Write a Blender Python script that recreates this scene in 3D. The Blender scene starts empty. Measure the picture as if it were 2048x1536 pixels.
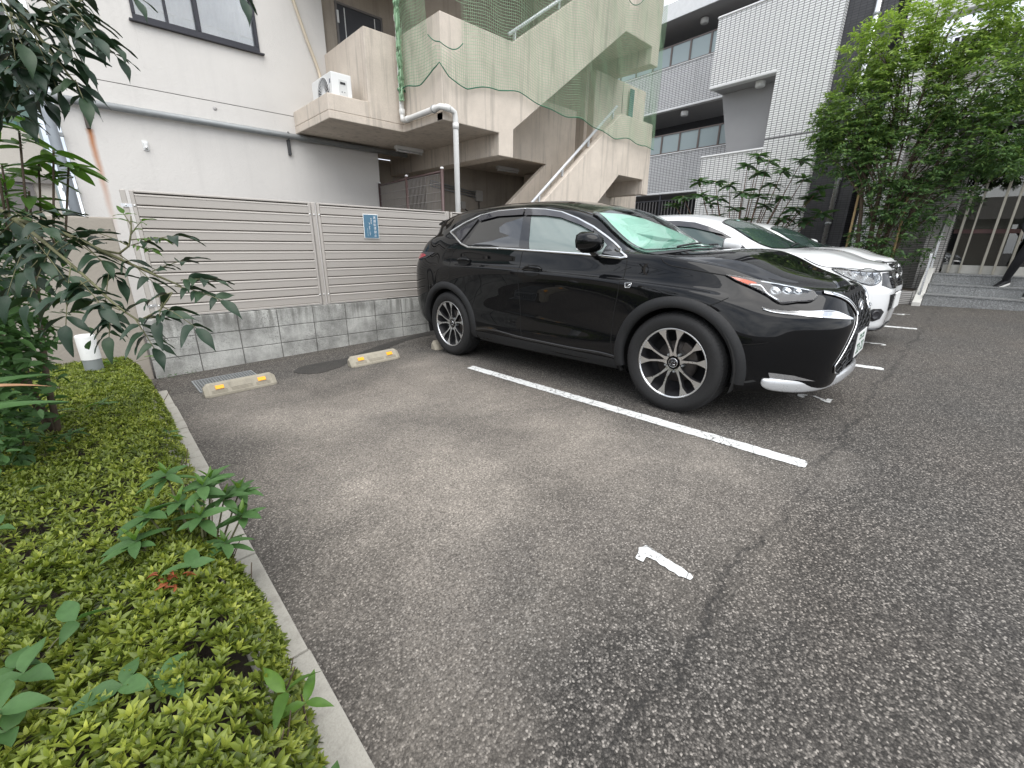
import bpy, bmesh, math, random
import numpy as np
from mathutils import Vector, Matrix
from mathutils.bvhtree import BVHTree
random.seed(7); RNG = np.random.default_rng(7)
R = math.radians
SC = bpy.context.scene
COL = SC.collection

# ------------------------------------------------------------------ camera
cam_d = bpy.data.cameras.new('camera'); cam = bpy.data.objects.new('camera', cam_d); COL.objects.link(cam)
_f = Vector((0.65204935, 0.6892619, -0.31583173)); _r = Vector((0.72952222, -0.68381812, 0.01378809)); _u = Vector((0.20646786, 0.23939678, 0.94871503))
cam.matrix_world = Matrix(((_r.x, _u.x, -_f.x, -0.205356), (_r.y, _u.y, -_f.y, -5.464583), (_r.z, _u.z, -_f.z, 1.370413), (0, 0, 0, 1)))
cam_d.sensor_width = 36.0; cam_d.lens = 36.0 * 854.664 / 2048.0; cam_d.clip_start = 0.05; cam_d.clip_end = 2000
SC.camera = cam

# ------------------------------------------------------------------ sky and sun (bright overcast)
SUN_EL, SUN_AZ = R(62), R(205)          # azimuth measured clockwise from +Y
w = bpy.data.worlds.new('World'); SC.world = w; w.use_nodes = True
nt = w.node_tree; nt.nodes.clear()
wo = nt.nodes.new('ShaderNodeOutputWorld'); bg = nt.nodes.new('ShaderNodeBackground')
sky = nt.nodes.new('ShaderNodeTexSky'); sky.sky_type = 'NISHITA'; sky.sun_disc = False
sky.sun_elevation = SUN_EL; sky.sun_rotation = SUN_AZ; sky.air_density = 1.0; sky.dust_density = 2.5; sky.ozone_density = 1.0
tc = nt.nodes.new('ShaderNodeTexCoord')
n1 = nt.nodes.new('ShaderNodeTexNoise'); n1.inputs['Scale'].default_value = 2.6; n1.inputs['Detail'].default_value = 7; n1.inputs['Roughness'].default_value = .58
mp = nt.nodes.new('ShaderNodeMapping'); mp.inputs['Scale'].default_value = (1, 1, 2.2)
nt.links.new(tc.outputs['Generated'], mp.inputs['Vector']); nt.links.new(mp.outputs[0], n1.inputs['Vector'])
cr = nt.nodes.new('ShaderNodeValToRGB')
cr.color_ramp.elements[0].position = .34; cr.color_ramp.elements[0].color = (3.6, 4.1, 5.0, 1)
cr.color_ramp.elements[1].position = .66; cr.color_ramp.elements[1].color = (11.5, 11.6, 11.7, 1)
nt.links.new(n1.outputs['Fac'], cr.inputs[0])
mx = nt.nodes.new('ShaderNodeMix'); mx.data_type = 'RGBA'; mx.inputs[0].default_value = .86
nt.links.new(sky.outputs[0], mx.inputs[6]); nt.links.new(cr.outputs[0], mx.inputs[7])
nt.links.new(mx.outputs[2], bg.inputs['Color']); bg.inputs['Strength'].default_value = .105
nt.links.new(bg.outputs[0], wo.inputs[0])
sd = bpy.data.lights.new('sun', 'SUN'); sd.energy = 1.5; sd.angle = R(70); sd.color = (1, .97, .92)
sun = bpy.data.objects.new('sun', sd); COL.objects.link(sun)
_sd = Vector((math.sin(SUN_AZ) * math.cos(SUN_EL), math.cos(SUN_AZ) * math.cos(SUN_EL), math.sin(SUN_EL)))
sun.rotation_euler = (-_sd).to_track_quat('-Z', 'Y').to_euler()
SC.view_settings.view_transform = 'Standard'; SC.view_settings.look = 'None'; SC.view_settings.gamma = 1.0
SC.view_settings.exposure = 1.0; SC.view_settings.use_curve_mapping = False
SC.render.engine = 'CYCLES'; SC.cycles.use_denoising = True
SC.cycles.max_bounces = 6; SC.cycles.transparent_max_bounces = 10

# ------------------------------------------------------------------ helpers
GX, GY = 0.022364, -0.034009
def gz(x, y): return GX * x + GY * y            # the lot falls towards the drain by the block wall
class MB:
    def __init__(s): s.v = []; s.f = []
    def add(s, vs, fs):
        o = len(s.v); s.v += [tuple(p) for p in vs]; s.f += [tuple(i + o for i in f) for f in fs]; return s
    def box(s, x0, x1, y0, y1, z0, z1):
        return s.add([(x, y, z) for z in (z0, z1) for y in (y0, y1) for x in (x0, x1)],
                     [(0, 2, 3, 1), (4, 5, 7, 6), (0, 1, 5, 4), (2, 6, 7, 3), (0, 4, 6, 2), (1, 3, 7, 5)])
    def prism(s, poly, ax, a, b):
        """poly in the two other axes (in order), extruded along ax from a to b"""
        def P(p, t): q = list(p); q.insert('xyz'.index(ax), t); return q
        n = len(poly); ar = sum(poly[i][0] * poly[(i + 1) % n][1] - poly[(i + 1) % n][0] * poly[i][1] for i in range(n))
        if (ar < 0) != (ax == 'y'): poly = poly[::-1]
        vs = [P(p, a) for p in poly] + [P(p, b) for p in poly]
        return s.add(vs, [tuple(range(n))[::-1], tuple(range(n, 2 * n))] + [(i, (i + 1) % n, n + (i + 1) % n, n + i) for i in range(n)])
    def tube(s, path, r, n=8, closed=False, up=(0, 0, 1), flat=1.0):
        path = [Vector(p) for p in path]; m = len(path); rs = r if isinstance(r, (list, tuple)) else [r] * m
        vs = []; U = Vector(up)
        for i, p in enumerate(path):
            t = (path[(i + 1) % m] - path[i - 1]) if closed else (path[min(i + 1, m - 1)] - path[max(i - 1, 0)])
            if t.length < 1e-9: t = Vector((0, 0, 1))
            t.normalize()
            a = U - t * U.dot(t)
            if a.length < 1e-3: a = Vector((1, 0, 0)) - t * t.x
            if a.length < 1e-3: a = Vector((0, 1, 0)) - t * t.y
            a.normalize(); b = t.cross(a)
            if i and not closed: pass
            vs += [p + (a * math.cos(2 * math.pi * k / n) * flat + b * math.sin(2 * math.pi * k / n)) * rs[i] for k in range(n)]
        fs = [(i * n + k, i * n + (k + 1) % n, ((i + 1) % m) * n + (k + 1) % n, ((i + 1) % m) * n + k) for i in range(m if closed else m - 1) for k in range(n)]
        if not closed: fs += [tuple(range(n))[::-1], tuple(range((m - 1) * n, m * n))]
        return s.add(vs, fs)
    def lathe(s, prof, n=24, o=(0, 0, 0), ax='z'):
        vs = []
        for r, h in prof:
            for k in range(n):
                a = 2 * math.pi * k / n; c, d = r * math.cos(a), r * math.sin(a)
                q = {'z': (c, d, h), 'y': (c, h, d), 'x': (h, c, d)}[ax]; vs.append((q[0] + o[0], q[1] + o[1], q[2] + o[2]))
        fs = [(i * n + k, i * n + (k + 1) % n, (i + 1) * n + (k + 1) % n, (i + 1) * n + k) for i in range(len(prof) - 1) for k in range(n)]
        if ax == 'y': fs = [f[::-1] for f in fs]
        return s.add(vs, fs)
    def build(s, name, mat, parent=None, smooth=False, bevel=0, seg=1, loc=None):
        me = bpy.data.meshes.new(name); me.from_pydata(s.v, [], s.f); me.update()
        if bevel:
            bm = bmesh.new(); bm.from_mesh(me)
            es = [e for e in bm.edges if len(e.link_faces) == 2 and e.calc_face_angle(0) > .5]
            bmesh.ops.bevel(bm, geom=es, offset=bevel, segments=seg, affect='EDGES', profile=.6, clamp_overlap=True)
            bm.to_mesh(me); bm.free()
        if smooth: me.shade_smooth()
        if smooth == 'auto':
            me.set_sharp_from_angle(angle=R(38))
        if mat: me.materials.append(mat)
        o = bpy.data.objects.new(name, me); COL.objects.link(o)
        if parent: o.parent = parent
        if loc: o.location = loc
        return o
def np_obj(name, V, F, mat, parent=None, smooth=False, attr=None):
    """V (n,3), F (m,k) -> mesh, fast"""
    me = bpy.data.meshes.new(name); V = np.asarray(V, np.float32); F = np.asarray(F, np.int32); k = F.shape[1]
    me.vertices.add(len(V)); me.vertices.foreach_set('co', V.ravel())
    me.loops.add(F.size); me.loops.foreach_set('vertex_index', F.ravel())
    me.polygons.add(len(F)); me.polygons.foreach_set('loop_start', np.arange(len(F), dtype=np.int32) * k)
    if attr is not None:
        a = me.attributes.new('tint', 'FLOAT', 'POINT'); a.data.foreach_set('value', np.asarray(attr, np.float32))
    me.update(calc_edges=True); me.validate()
    if smooth: me.shade_smooth()
    for m in (mat if isinstance(mat, list) else [mat]): me.materials.append(m)
    o = bpy.data.objects.new(name, me); COL.objects.link(o)
    if parent: o.parent = parent
    return o
def tag(o, label=None, cat=None, group=None, kind=None):
    if label: o['label'] = label
    if cat: o['category'] = cat
    if group: o['group'] = group
    if kind: o['kind'] = kind
    return o
def thing(name, label, cat, loc=(0, 0, 0), rz=0, group=None):
    o = bpy.data.objects.new(name, None); COL.objects.link(o); o.location = loc; o.rotation_euler = (0, 0, rz); o.empty_display_size = .1
    return tag(o, label, cat, group)
def inst(o, parent=None, M=None, name=None):
    c = o.copy(); COL.objects.link(c); c.parent = parent
    if M is not None: c.matrix_local = M
    return c
def copy_tree(o, parent=None):
    c = o.copy(); COL.objects.link(c); c.parent = parent
    for ch in list(o.children): copy_tree(ch, c)
    return c

def cspline(t, ts, P):
    """Catmull-Rom (non uniform, finite difference tangents)"""
    ts = np.asarray(ts, float); P = np.asarray(P, float); h = np.diff(ts).reshape((-1,) + (1,) * (P.ndim - 1))
    d = np.diff(P, axis=0) / h; m = np.zeros_like(P); m[0] = d[0]; m[-1] = d[-1]
    m[1:-1] = (d[:-1] * h[1:] + d[1:] * h[:-1]) / (h[1:] + h[:-1])
    i = np.clip(np.searchsorted(ts, t, side='right') - 1, 0, len(h) - 1); H = h[i]; u = ((t - ts[i])).reshape((-1,) + (1,) * (P.ndim - 1)) / H
    return (2 * u**3 - 3 * u**2 + 1) * P[i] + (u**3 - 2 * u**2 + u) * H * m[i] + (-2 * u**3 + 3 * u**2) * P[i + 1] + (u**3 - u**2) * H * m[i + 1]

def dens(pts, step=.02, closed=False, smooth=False):
    P = np.array(pts, float)
    if closed: P = np.vstack([P, P[:1]])
    L = np.concatenate([[0], np.cumsum(np.linalg.norm(np.diff(P, axis=0), axis=1))]); n = max(2, int(L[-1] / step) + 1)
    t = np.linspace(0, L[-1], n)
    if not smooth: t = np.unique(np.concatenate([t, L]))
    if smooth and len(P) > 2: Q = cspline(t, L, P)
    else: Q = np.stack([np.interp(t, L, P[:, k]) for k in range(P.shape[1])], -1)
    return Q[:-1] if closed else Q
# ------------------------------------------------------------------ materials
class NT:
    def __init__(s, name):
        s.m = bpy.data.materials.new(name); s.m.use_nodes = True; s.t = s.m.node_tree; s.t.nodes.clear()
        s.out = s.t.nodes.new('ShaderNodeOutputMaterial'); s.b = s.t.nodes.new('ShaderNodeBsdfPrincipled'); s.t.links.new(s.b.outputs[0], s.out.inputs[0])
        s._p = None
    def n(s, ty, **kw):
        x = s.t.nodes.new(ty)
        for k, v in kw.items(): setattr(x, k, v)
        return x
    def link(s, a, b): s.t.links.new(a, b)
    def pos(s, scale=(1, 1, 1), obj=False, loc=(0, 0, 0), rot=(0, 0, 0)):
        if obj: src = s.n('ShaderNodeTexCoord').outputs['Object']
        else: src = s.n('ShaderNodeNewGeometry').outputs['Position']
        m = s.n('ShaderNodeMapping'); m.inputs['Scale'].default_value = scale; m.inputs['Location'].default_value = loc; m.inputs['Rotation'].default_value = rot
        s.link(src, m.inputs[0]); return m.outputs[0]
    def noise(s, vec, scale, detail=3, rough=.55, dist=0):
        x = s.n('ShaderNodeTexNoise'); x.inputs['Scale'].default_value = scale; x.inputs['Detail'].default_value = detail; x.inputs['Roughness'].default_value = rough; x.inputs['Distortion'].default_value = dist
        s.link(vec, x.inputs['Vector']); return x.outputs['Fac']
    def voro(s, vec, scale, feature='F1', out='Distance'):
        x = s.n('ShaderNodeTexVoronoi', feature=feature); x.inputs['Scale'].default_value = scale; s.link(vec, x.inputs['Vector']); return x.outputs[out]
    def ramp(s, fac, *stops):
        x = s.n('ShaderNodeValToRGB'); e = x.color_ramp.elements
        while len(e) < len(stops): e.new(.5)
        for el, (p, c) in zip(e, stops):
            el.position = p; el.color = (c, c, c, 1) if isinstance(c, (int, float)) else (*c, 1)
        s.link(fac, x.inputs[0]); return x.outputs[0]
    def mix(s, fac, a, b, blend='MIX'):
        x = s.n('ShaderNodeMix', data_type='RGBA', blend_type=blend)
        for sock, v in ((x.inputs[0], fac), (x.inputs[6], a), (x.inputs[7], b)):
            if isinstance(v, (int, float)): sock.default_value = v if sock == x.inputs[0] else (v, v, v, 1)
            elif isinstance(v, tuple): sock.default_value = (*v, 1)
            else: s.link(v, sock)
        return x.outputs[2]
    def math(s, op, a, b=0, c=0, clamp=False):
        x = s.n('ShaderNodeMath', operation=op, use_clamp=clamp)
        for sock, v in zip(x.inputs, (a, b, c)):
            if isinstance(v, (int, float)): sock.default_value = v
            else: s.link(v, sock)
        return x.outputs[0]
    def xyz(s, vec):
        x = s.n('ShaderNodeSeparateXYZ'); s.link(vec, x.inputs[0]); return x.outputs
    def bump(s, h, strength=.3, dist=.01, prev=None):
        x = s.n('ShaderNodeBump'); x.inputs['Strength'].default_value = strength; x.inputs['Distance'].default_value = dist
        s.link(h, x.inputs['Height'])
        if prev is not None: s.link(prev, x.inputs['Normal'])
        s.link(x.outputs[0], s.b.inputs['Normal']); return x.outputs[0]
    def set(s, **kw):
        for k, v in kw.items():
            k = {'base': 'Base Color', 'rough': 'Roughness', 'metal': 'Metallic', 'spec': 'Specular IOR Level', 'coat': 'Coat Weight', 'coatr': 'Coat Roughness', 'coatior': 'Coat IOR', 'trans': 'Transmission Weight', 'ior': 'IOR', 'alpha': 'Alpha', 'emit': 'Emission Color', 'emits': 'Emission Strength', 'sheen': 'Sheen Weight'}[k]
            i = s.b.inputs[k]
            if isinstance(v, (int, float)): i.default_value = v
            elif isinstance(v, tuple): i.default_value = (*v, 1)
            else: s.link(v, i)
        return s
def simple(name, col, rough=.5, metal=0, var=.12, vs=9, bump=0, bs=60, coat=0, obj=False, spec=.5, rv=.1):
    t = NT(name); p = t.pos(obj=obj)
    f = t.noise(p, vs, 4)
    c0 = tuple(x * (1 - var) for x in col); c1 = tuple(min(1, x * (1 + var)) for x in col)
    t.set(base=t.mix(f, c0, c1), metal=metal, coat=coat, spec=spec)
    t.set(rough=t.ramp(t.noise(p, vs * 2.3, 3), (.2, max(0, rough - rv)), (.8, min(1, rough + rv))))
    if bump: t.bump(t.noise(p, bs, 3), bump, .004)
    return t.m
def glass_mat(name, tint=(.9, .95, .93), rough=.0, ior=1.62):
    t = NT(name)
    g = t.n('ShaderNodeBsdfGlossy'); g.inputs['Roughness'].default_value = rough
    tr = t.n('ShaderNodeBsdfTransparent'); tr.inputs['Color'].default_value = (*tint, 1)
    fr = t.n('ShaderNodeFresnel'); fr.inputs['IOR'].default_value = ior
    mx = t.n('ShaderNodeMixShader'); t.link(fr.outputs[0], mx.inputs[0]); t.link(tr.outputs[0], mx.inputs[1]); t.link(g.outputs[0], mx.inputs[2])
    t.link(mx.outputs[0], t.out.inputs[0]); return t.m

chrome = simple('chrome', (.72, .73, .74), .12, 1, .05, rv=.04)
alu = simple('brushed_aluminium', (.76, .77, .78), .30, 1, .08)
galv = simple('galvanised_steel', (.27, .285, .29), .5, .25, .2, 14)
white_plastic = simple('white_plastic', (.74, .75, .74), .42, 0, .05, 5)
black_plastic = simple('black_plastic', (.018, .018, .02), .5, 0, .2, 30, .15, 200)
dark_metal = simple('dark_bronze_metal', (.035, .035, .04), .38, .3, .15, 12)
gap_m = NT('panel_gap'); gap_m.set(base=(.002, .002, .002), rough=.9); gap_m = gap_m.m
# ================================================================== surface materials
def asphalt_mat(wet=False):
    t = NT('wet_asphalt' if wet else 'asphalt'); p = t.pos()
    big = t.noise(p, .55, 5, .6); mid = t.noise(p, 2.6, 5, .62); warm = t.noise(t.pos(loc=(7, 3, 0)), .8, 3)
    cell = t.n('ShaderNodeTexVoronoi', feature='F1'); cell.inputs['Scale'].default_value = 160; cell.inputs['Randomness'].default_value = 1; t.link(p, cell.inputs['Vector'])
    h = t.n('ShaderNodeSeparateColor'); t.link(cell.outputs['Color'], h.inputs[0])
    stone = t.ramp(h.outputs[0], (.0, .30), (.40, .58), (.74, 1.05), (.90, 1.8), (1.0, 3.0))
    edge = t.ramp(cell.outputs['Distance'], (.15, 1.0), (.62, .50))
    tone = t.ramp(big, (.30, .90), (.52, 1.0), (.70, 1.12)); tone2 = t.ramp(mid, (.3, .93), (.7, 1.08))
    base = t.mix(t.ramp(warm, (.35, 0), (.65, 1)), (.126, .118, .108), (.140, .126, .111))
    c = t.mix(1.0, base, stone, 'MULTIPLY'); c = t.mix(1.0, c, edge, 'MULTIPLY')
    # pale dusty bay where cars stand, darker where tyres turn
    q = t.xyz(p); nz = t.math('MULTIPLY', t.math('SUBTRACT', t.noise(p, 1.5, 4, .6), .5), 1.5)
    dx = t.math('ABSOLUTE', t.math('SUBTRACT', q[0], 1.28)); dy = t.math('ABSOLUTE', t.math('ADD', q[1], 3.0))
    dd = t.math('ADD', t.math('MAXIMUM', t.math('MULTIPLY', dx, 1.55), dy), nz)
    dust = t.math('MULTIPLY', t.ramp(t.math('MULTIPLY', dd, .3), (.30, 1), (.66, 0)), t.ramp(t.noise(t.pos(loc=(1, 5, 0)), 1.1, 5, .65), (.32, .35), (.60, 1)))
    c = t.mix(t.math('MULTIPLY', dust, .75), c, t.mix(1.0, t.mix(t.ramp(t.noise(p, 95, 4, .8), (.36, 0), (.64, 1)), (.15, .132, .112), (.46, .412, .357)), t.ramp(h.outputs[1], (.0, .62), (.8, 1.1), (1, 1.5)), 'MULTIPLY'))
    c = t.mix(1.0, c, tone, 'MULTIPLY'); c = t.mix(1.0, c, tone2, 'MULTIPLY')
    s = t.xyz(p)
    # long wandering crack parallel to the wall, plus fine tyre scuffs
    wob = t.math('MULTIPLY', t.math('SUBTRACT', t.noise(t.pos((1.3, .2, 1)), 2.2, 6, .7), .5), .34)
    d = t.math('ABSOLUTE', t.math('ADD', t.math('ADD', s[1], 5.11), wob))
    gate = t.ramp(t.noise(t.pos(loc=(3, 9, 0)), 2.1, 3), (.34, .25), (.56, 1))
    crack = t.math('MULTIPLY', t.ramp(d, (.0, 1), (.005, .8), (.012, .25), (.035, 0)), gate)
    crack2 = t.ramp(t.voro(t.pos(loc=(2, 1, 0)), .42, 'DISTANCE_TO_EDGE'), (.0, .55), (.0022, .0))
    c = t.mix(t.math('MULTIPLY', crack, .75), c, (.02, .019, .018))
    if wet: c = t.mix(.72, c, (.020, .019, .018))
    t.set(base=c, rough=.45 if wet else t.ramp(mid, (.3, .80), (.7, .94)), spec=.35)
    b1 = t.bump(t.math('SUBTRACT', 1, cell.outputs['Distance']), .55, .004)
    t.bump(t.noise(p, 26, 4), .25, .006, b1)
    return t.m
asphalt = asphalt_mat(); asphalt_wet = asphalt_mat(True)
def concrete_mat(name, col, streak=.5, fine=120, scale=1.0, dark=(.12, .11, .095), green=0):
    t = NT(name); p = t.pos(); s = t.xyz(p)
    a = t.noise(p, 1.6 * scale, 6, .62); b = t.noise(p, fine, 3, .6); st = t.noise(t.pos((7, 7, .45)), 1.6, 5, .6); sp = t.noise(p, 9, 5, .65)
    c = t.mix(t.ramp(a, (.3, 0), (.72, 1)), tuple(x * .84 for x in col), tuple(min(1, x * 1.08) for x in col))
    c = t.mix(t.math('MULTIPLY', t.ramp(st, (.52, 0), (.72, 1)), streak), c, dark)
    c = t.mix(t.math('MULTIPLY', t.ramp(sp, (.55, 0), (.8, 1)), .25), c, tuple(x * .6 for x in col))
    c = t.mix(t.ramp(b, (.25, .30), (.6, 0)), c, tuple(x * .45 for x in col))
    t.set(base=c, rough=.88, spec=.3)
    b1 = t.bump(b, .35, .004); t.bump(sp, .2, .006, b1); return t.m
concrete = concrete_mat('beige_concrete', (.68, .605, .52), .40, 130)
kerb_m = concrete_mat('kerb_concrete', (.41, .39, .345), .45, 160)
stop_m = concrete_mat('wheel_stop_concrete', (.36, .33, .265), .35, 170)
def block_mat():
    t = NT('weathered_block'); p = t.pos(); s = t.xyz(p)
    fine = t.noise(p, 150, 3, .7); spk = t.noise(p, 55, 4, .75); pat = t.noise(p, 3.0, 5, .65); st = t.noise(t.pos((11, 1, .9)), 1.5, 5, .65)
    c = t.mix(t.ramp(pat, (.36, 0), (.60, 1)), (.25, .25, .235), (.54, .54, .51))
    up = t.math('MULTIPLY', t.ramp(t.math('SUBTRACT', s[2], .30), (.0, .15), (.30, 1)), t.ramp(st, (.44, 0), (.62, 1)))
    c = t.mix(t.math('MULTIPLY', up, .8), c, (.115, .112, .10))
    c = t.mix(t.math('MULTIPLY', t.ramp(spk, (.50, 0), (.66, 1)), t.ramp(t.noise(t.pos(loc=(4, 0, 2)), 2.2, 4), (.42, .1), (.62, 1))), c, (.15, .15, .14))
    c = t.mix(t.ramp(fine, (.3, .45), (.55, 0)), c, (.12, .12, .115))
    t.set(base=c, rough=.92, spec=.25); b1 = t.bump(fine, .5, .004); t.bump(spk, .3, .004, b1); return t.m
block_m = block_mat()
mortar_m = concrete_mat('mortar', (.20, .195, .185), .3, 150)
def stucco_mat(name, col, rust=False, fine=70):
    t = NT(name); p = t.pos(); s = t.xyz(p)
    a = t.noise(p, .7, 5, .6); b = t.noise(p, fine, 4, .65); st = t.noise(t.pos((5, 5, .3)), 1.2, 4)
    c = t.mix(t.ramp(a, (.3, 0), (.7, 1)), tuple(x * .93 for x in col), tuple(min(1, x * 1.03) for x in col))
    c = t.mix(t.math('MULTIPLY', t.ramp(st, (.55, 0), (.75, 1)), .10), c, tuple(x * .55 for x in col))
    c = t.mix(t.math('MULTIPLY', t.ramp(t.noise(p, 6, 5, .7), (.62, 0), (.78, 1)), .2), c, tuple(x * .6 for x in col))
    if rust:
        dx = t.math('ABSOLUTE', t.math('ADD', t.math('SUBTRACT', s[0], .105), t.math('MULTIPLY', t.math('SUBTRACT', t.noise(t.pos((1, 1, 1)), 7, 3), .5), .03)))
        m = t.math('MULTIPLY', t.ramp(dx, (.0, 1), (.018, .7), (.05, 0)), t.ramp(t.math('MULTIPLY', t.math('SUBTRACT', s[2], 1.2), .5), (.05, 0), (.30, .35), (.70, .9), (.768, 1), (.772, 0)))
        c = t.mix(m, c, (.42, .15, .035))
    t.set(base=c, rough=.9, spec=.25); b1 = t.bump(b, .55, .006); t.bump(t.noise(p, 22, 4), .3, .008, b1); return t.m
stucco = stucco_mat('white_stucco', (.67, .65, .62), True)
rough_wall = stucco_mat('tan_sprayed_wall', (.36, .325, .28), False, 55)
fence_m = simple('taupe_fence_paint', (.46, .43, .395), .42, .15, .04, 3)
fence_dark = simple('fence_gap_backing', (.07, .062, .058), .6)
def marking_mat():
    t = NT('white_road_paint'); p = t.pos()
    n = t.noise(p, 42, 5, .7); m = t.noise(p, 3.5, 3); k = t.voro(p, 5.5, 'DISTANCE_TO_EDGE')
    wear = t.math('MULTIPLY', t.ramp(n, (.50, 0), (.62, 1)), t.ramp(m, (.36, 0), (.60, 1)))
    c = t.mix(wear, t.mix(t.noise(p, 9, 3), (.62, .63, .62), (.74, .75, .74)), (.12, .115, .11))
    c = t.mix(t.ramp(k, (.0, .95), (.016, 0)), c, (.14, .135, .13))
    t.set(base=c, rough=.75); t.bump(t.noise(p, 130, 3), .4, .003); return t.m
marking = marking_mat()

# ================================================================== ground
gx = np.unique(np.concatenate([[-160, -60, -20, -8], np.linspace(-4, 14, 10), [18, 30, 70, 160]])); gy = np.unique(np.concatenate([[-160, -60, -25, -14], np.linspace(-9, 1, 6), [4, 10, 20, 60, 160]]))
V = [(x, y, gz(min(max(x, -4), 14), min(max(y, -9), 1))) for y in gy for x in gx]; nx = len(gx)
F = [(j * nx + i, j * nx + i + 1, (j + 1) * nx + i + 1, (j + 1) * nx + i) for j in range(len(gy) - 1) for i in range(nx - 1)]
tag(MB().add(V, F).build('asphalt_ground', asphalt), kind='structure')
def on_ground(poly, lift): return [(x, y, gz(x, y) + lift) for x, y in poly]
def sheet(name, poly, mat, lift=.004):
    n = len(poly); ar = sum(poly[i][0] * poly[(i + 1) % n][1] - poly[(i + 1) % n][0] * poly[i][1] for i in range(n))
    if ar < 0: poly = poly[::-1]
    return MB().add(on_ground(poly, lift), [tuple(range(n))]).build(name, mat)
wp = dens([(1.06, -.80), (1.17, -.67), (1.45, -.64), (1.67, -.66), (1.93, -.50), (2.26, -.33), (2.63, -.19), (3.4, -.08), (3.4, -.20), (2.9, -.26), (2.64, -.34), (2.13, -.62), (1.66, -.82), (1.47, -1.0), (1.24, -1.06), (1.10, -.96)], .04, True, True)
wp = [(x + RNG.normal(0, .006), y + RNG.normal(0, .006)) for x, y in wp]
tag(sheet('wet_pavement', wp, asphalt_wet), 'dark damp streak on asphalt running from block wall past the wheel stop', 'damp patch', kind='structure')
# painted bay lines and numbers
def ragged(poly, j=.004, st=.03):
    return [(x + RNG.normal(0, j), y + RNG.normal(0, j)) for x, y in dens(poly, st, True)]
for i, (xc, lab) in enumerate(((2.417, 'white painted bay line on asphalt in front of the black SUV'), (4.97, 'white painted bay line end showing past the black SUV front lip'), (7.58, 'short white bay line end showing beside the white compact SUV'))):
    o = sheet('bay_line', ragged([(xc - .05, -2.07), (xc + .05, -2.04), (xc + .05, -3.5), (xc + .052, -5.03), (xc + .03, -5.055), (xc - .04, -5.06), (xc - .05, -5.03), (xc - .05, -3.5)], .0028), marking); tag(o, lab, 'road marking', 'painted bay lines')
def glyph(name, polys, label):
    r = thing(name, label, 'road marking', group='painted bay numbers')
    for p in polys: o = sheet('stroke', ragged(p, .003, .02), marking); o.parent = r
    return r
glyph('bay_number', [[(1.108, -4.796), (1.176, -4.775), (1.205, -4.788), (1.197, -4.86), (1.184, -4.976), (1.171, -5.003), (1.150, -5.006), (1.142, -4.97), (1.148, -4.90), (1.150, -4.828), (1.115, -4.828)]], 'white painted numeral 1 on the empty bay')
def two(cx, cy):
    return [[(cx - .055, cy + .06), (cx - .03, cy + .10), (cx + .02, cy + .11), (cx + .05, cy + .075), (cx + .045, cy + .045), (cx + .015, cy + .05), (cx + .0, cy + .075), (cx - .025, cy + .05)],
            [(cx + .045, cy + .02), (cx + .01, cy - .03), (cx - .045, cy - .085), (cx - .05, cy - .115), (cx + .055, cy - .115), (cx + .055, cy - .085), (cx + .0, cy - .082), (cx + .03, cy - .05), (cx + .065, cy + .005)]]
glyph('bay_number', two(3.66, -4.80), 'white painted numeral 2 under the black SUV nose')
def three(cx, cy): return [[(cx - .05, cy + .08), (cx - .03, cy + .11), (cx + .03, cy + .11), (cx + .055, cy + .07), (cx + .03, cy + .015), (cx + .055, cy - .04), (cx + .03, cy - .11), (cx - .03, cy - .115), (cx - .055, cy - .08), (cx - .03, cy - .07), (cx - .01, cy - .085), (cx + .02, cy - .07), (cx + .025, cy - .03), (cx - .02, cy + .0), (cx - .02, cy + .02), (cx + .02, cy + .04), (cx + .02, cy + .075), (cx - .01, cy + .085), (cx - .03, cy + .07)]]
glyph('bay_number', three(6.20, -4.80), 'white painted numeral 3 ahead of the white compact SUV')
glyph('bay_number', [[(8.95, -4.62), (8.98, -4.62), (8.91, -4.76), (9.0, -4.76), (9.0, -4.79), (8.87, -4.79), (8.87, -4.765)], [(8.955, -4.70), (8.98, -4.70), (8.98, -4.755), (8.955, -4.755)], [(8.955, -4.795), (8.98, -4.795), (8.98, -4.85), (8.955, -4.85)]], 'white painted numeral 4 ahead of the farthest white car')

# planting bed soil and kerb
soil_m = simple('dark_leaf_mould', (.035, .026, .018), .95, 0, .5, 30, .8, 90)
bed = MB(); bxs = np.linspace(-6, -.12, 16); bys = np.linspace(-9, -.0, 24)
bed.add([(x, y, gz(x, y) + .03 + .025 * math.sin(3.1 * x + 2.3 * y)) for y in bys for x in bxs], [(j * 16 + i, j * 16 + i + 1, (j + 1) * 16 + i + 1, (j + 1) * 16 + i) for j in range(23) for i in range(15)])
tag(bed.build('soil_ground', soil_m), kind='structure')
kerb = thing('kerb', 'pale concrete kerb edging the planting bed beside the asphalt', 'kerb'); kerb['kind'] = 'structure'
y = -.72; k = 0
while y > -8.4:
    L = .598; j = RNG.normal(0, .0015)
    m = MB(); x0, x1 = -.118 + j, .026 + j
    m.add([(x, yy, gz(x, yy) + z) for z in (-.08, .045 + RNG.normal(0, .0015)) for yy in (y - L, y) for x in (x0, x1)], [(0, 2, 3, 1), (4, 5, 7, 6), (0, 1, 5, 4), (2, 6, 7, 3), (0, 4, 6, 2), (1, 3, 7, 5)])
    m.build('kerb_stone', kerb_m, kerb, False, .007, 2); y -= L + .006; k += 1

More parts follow.
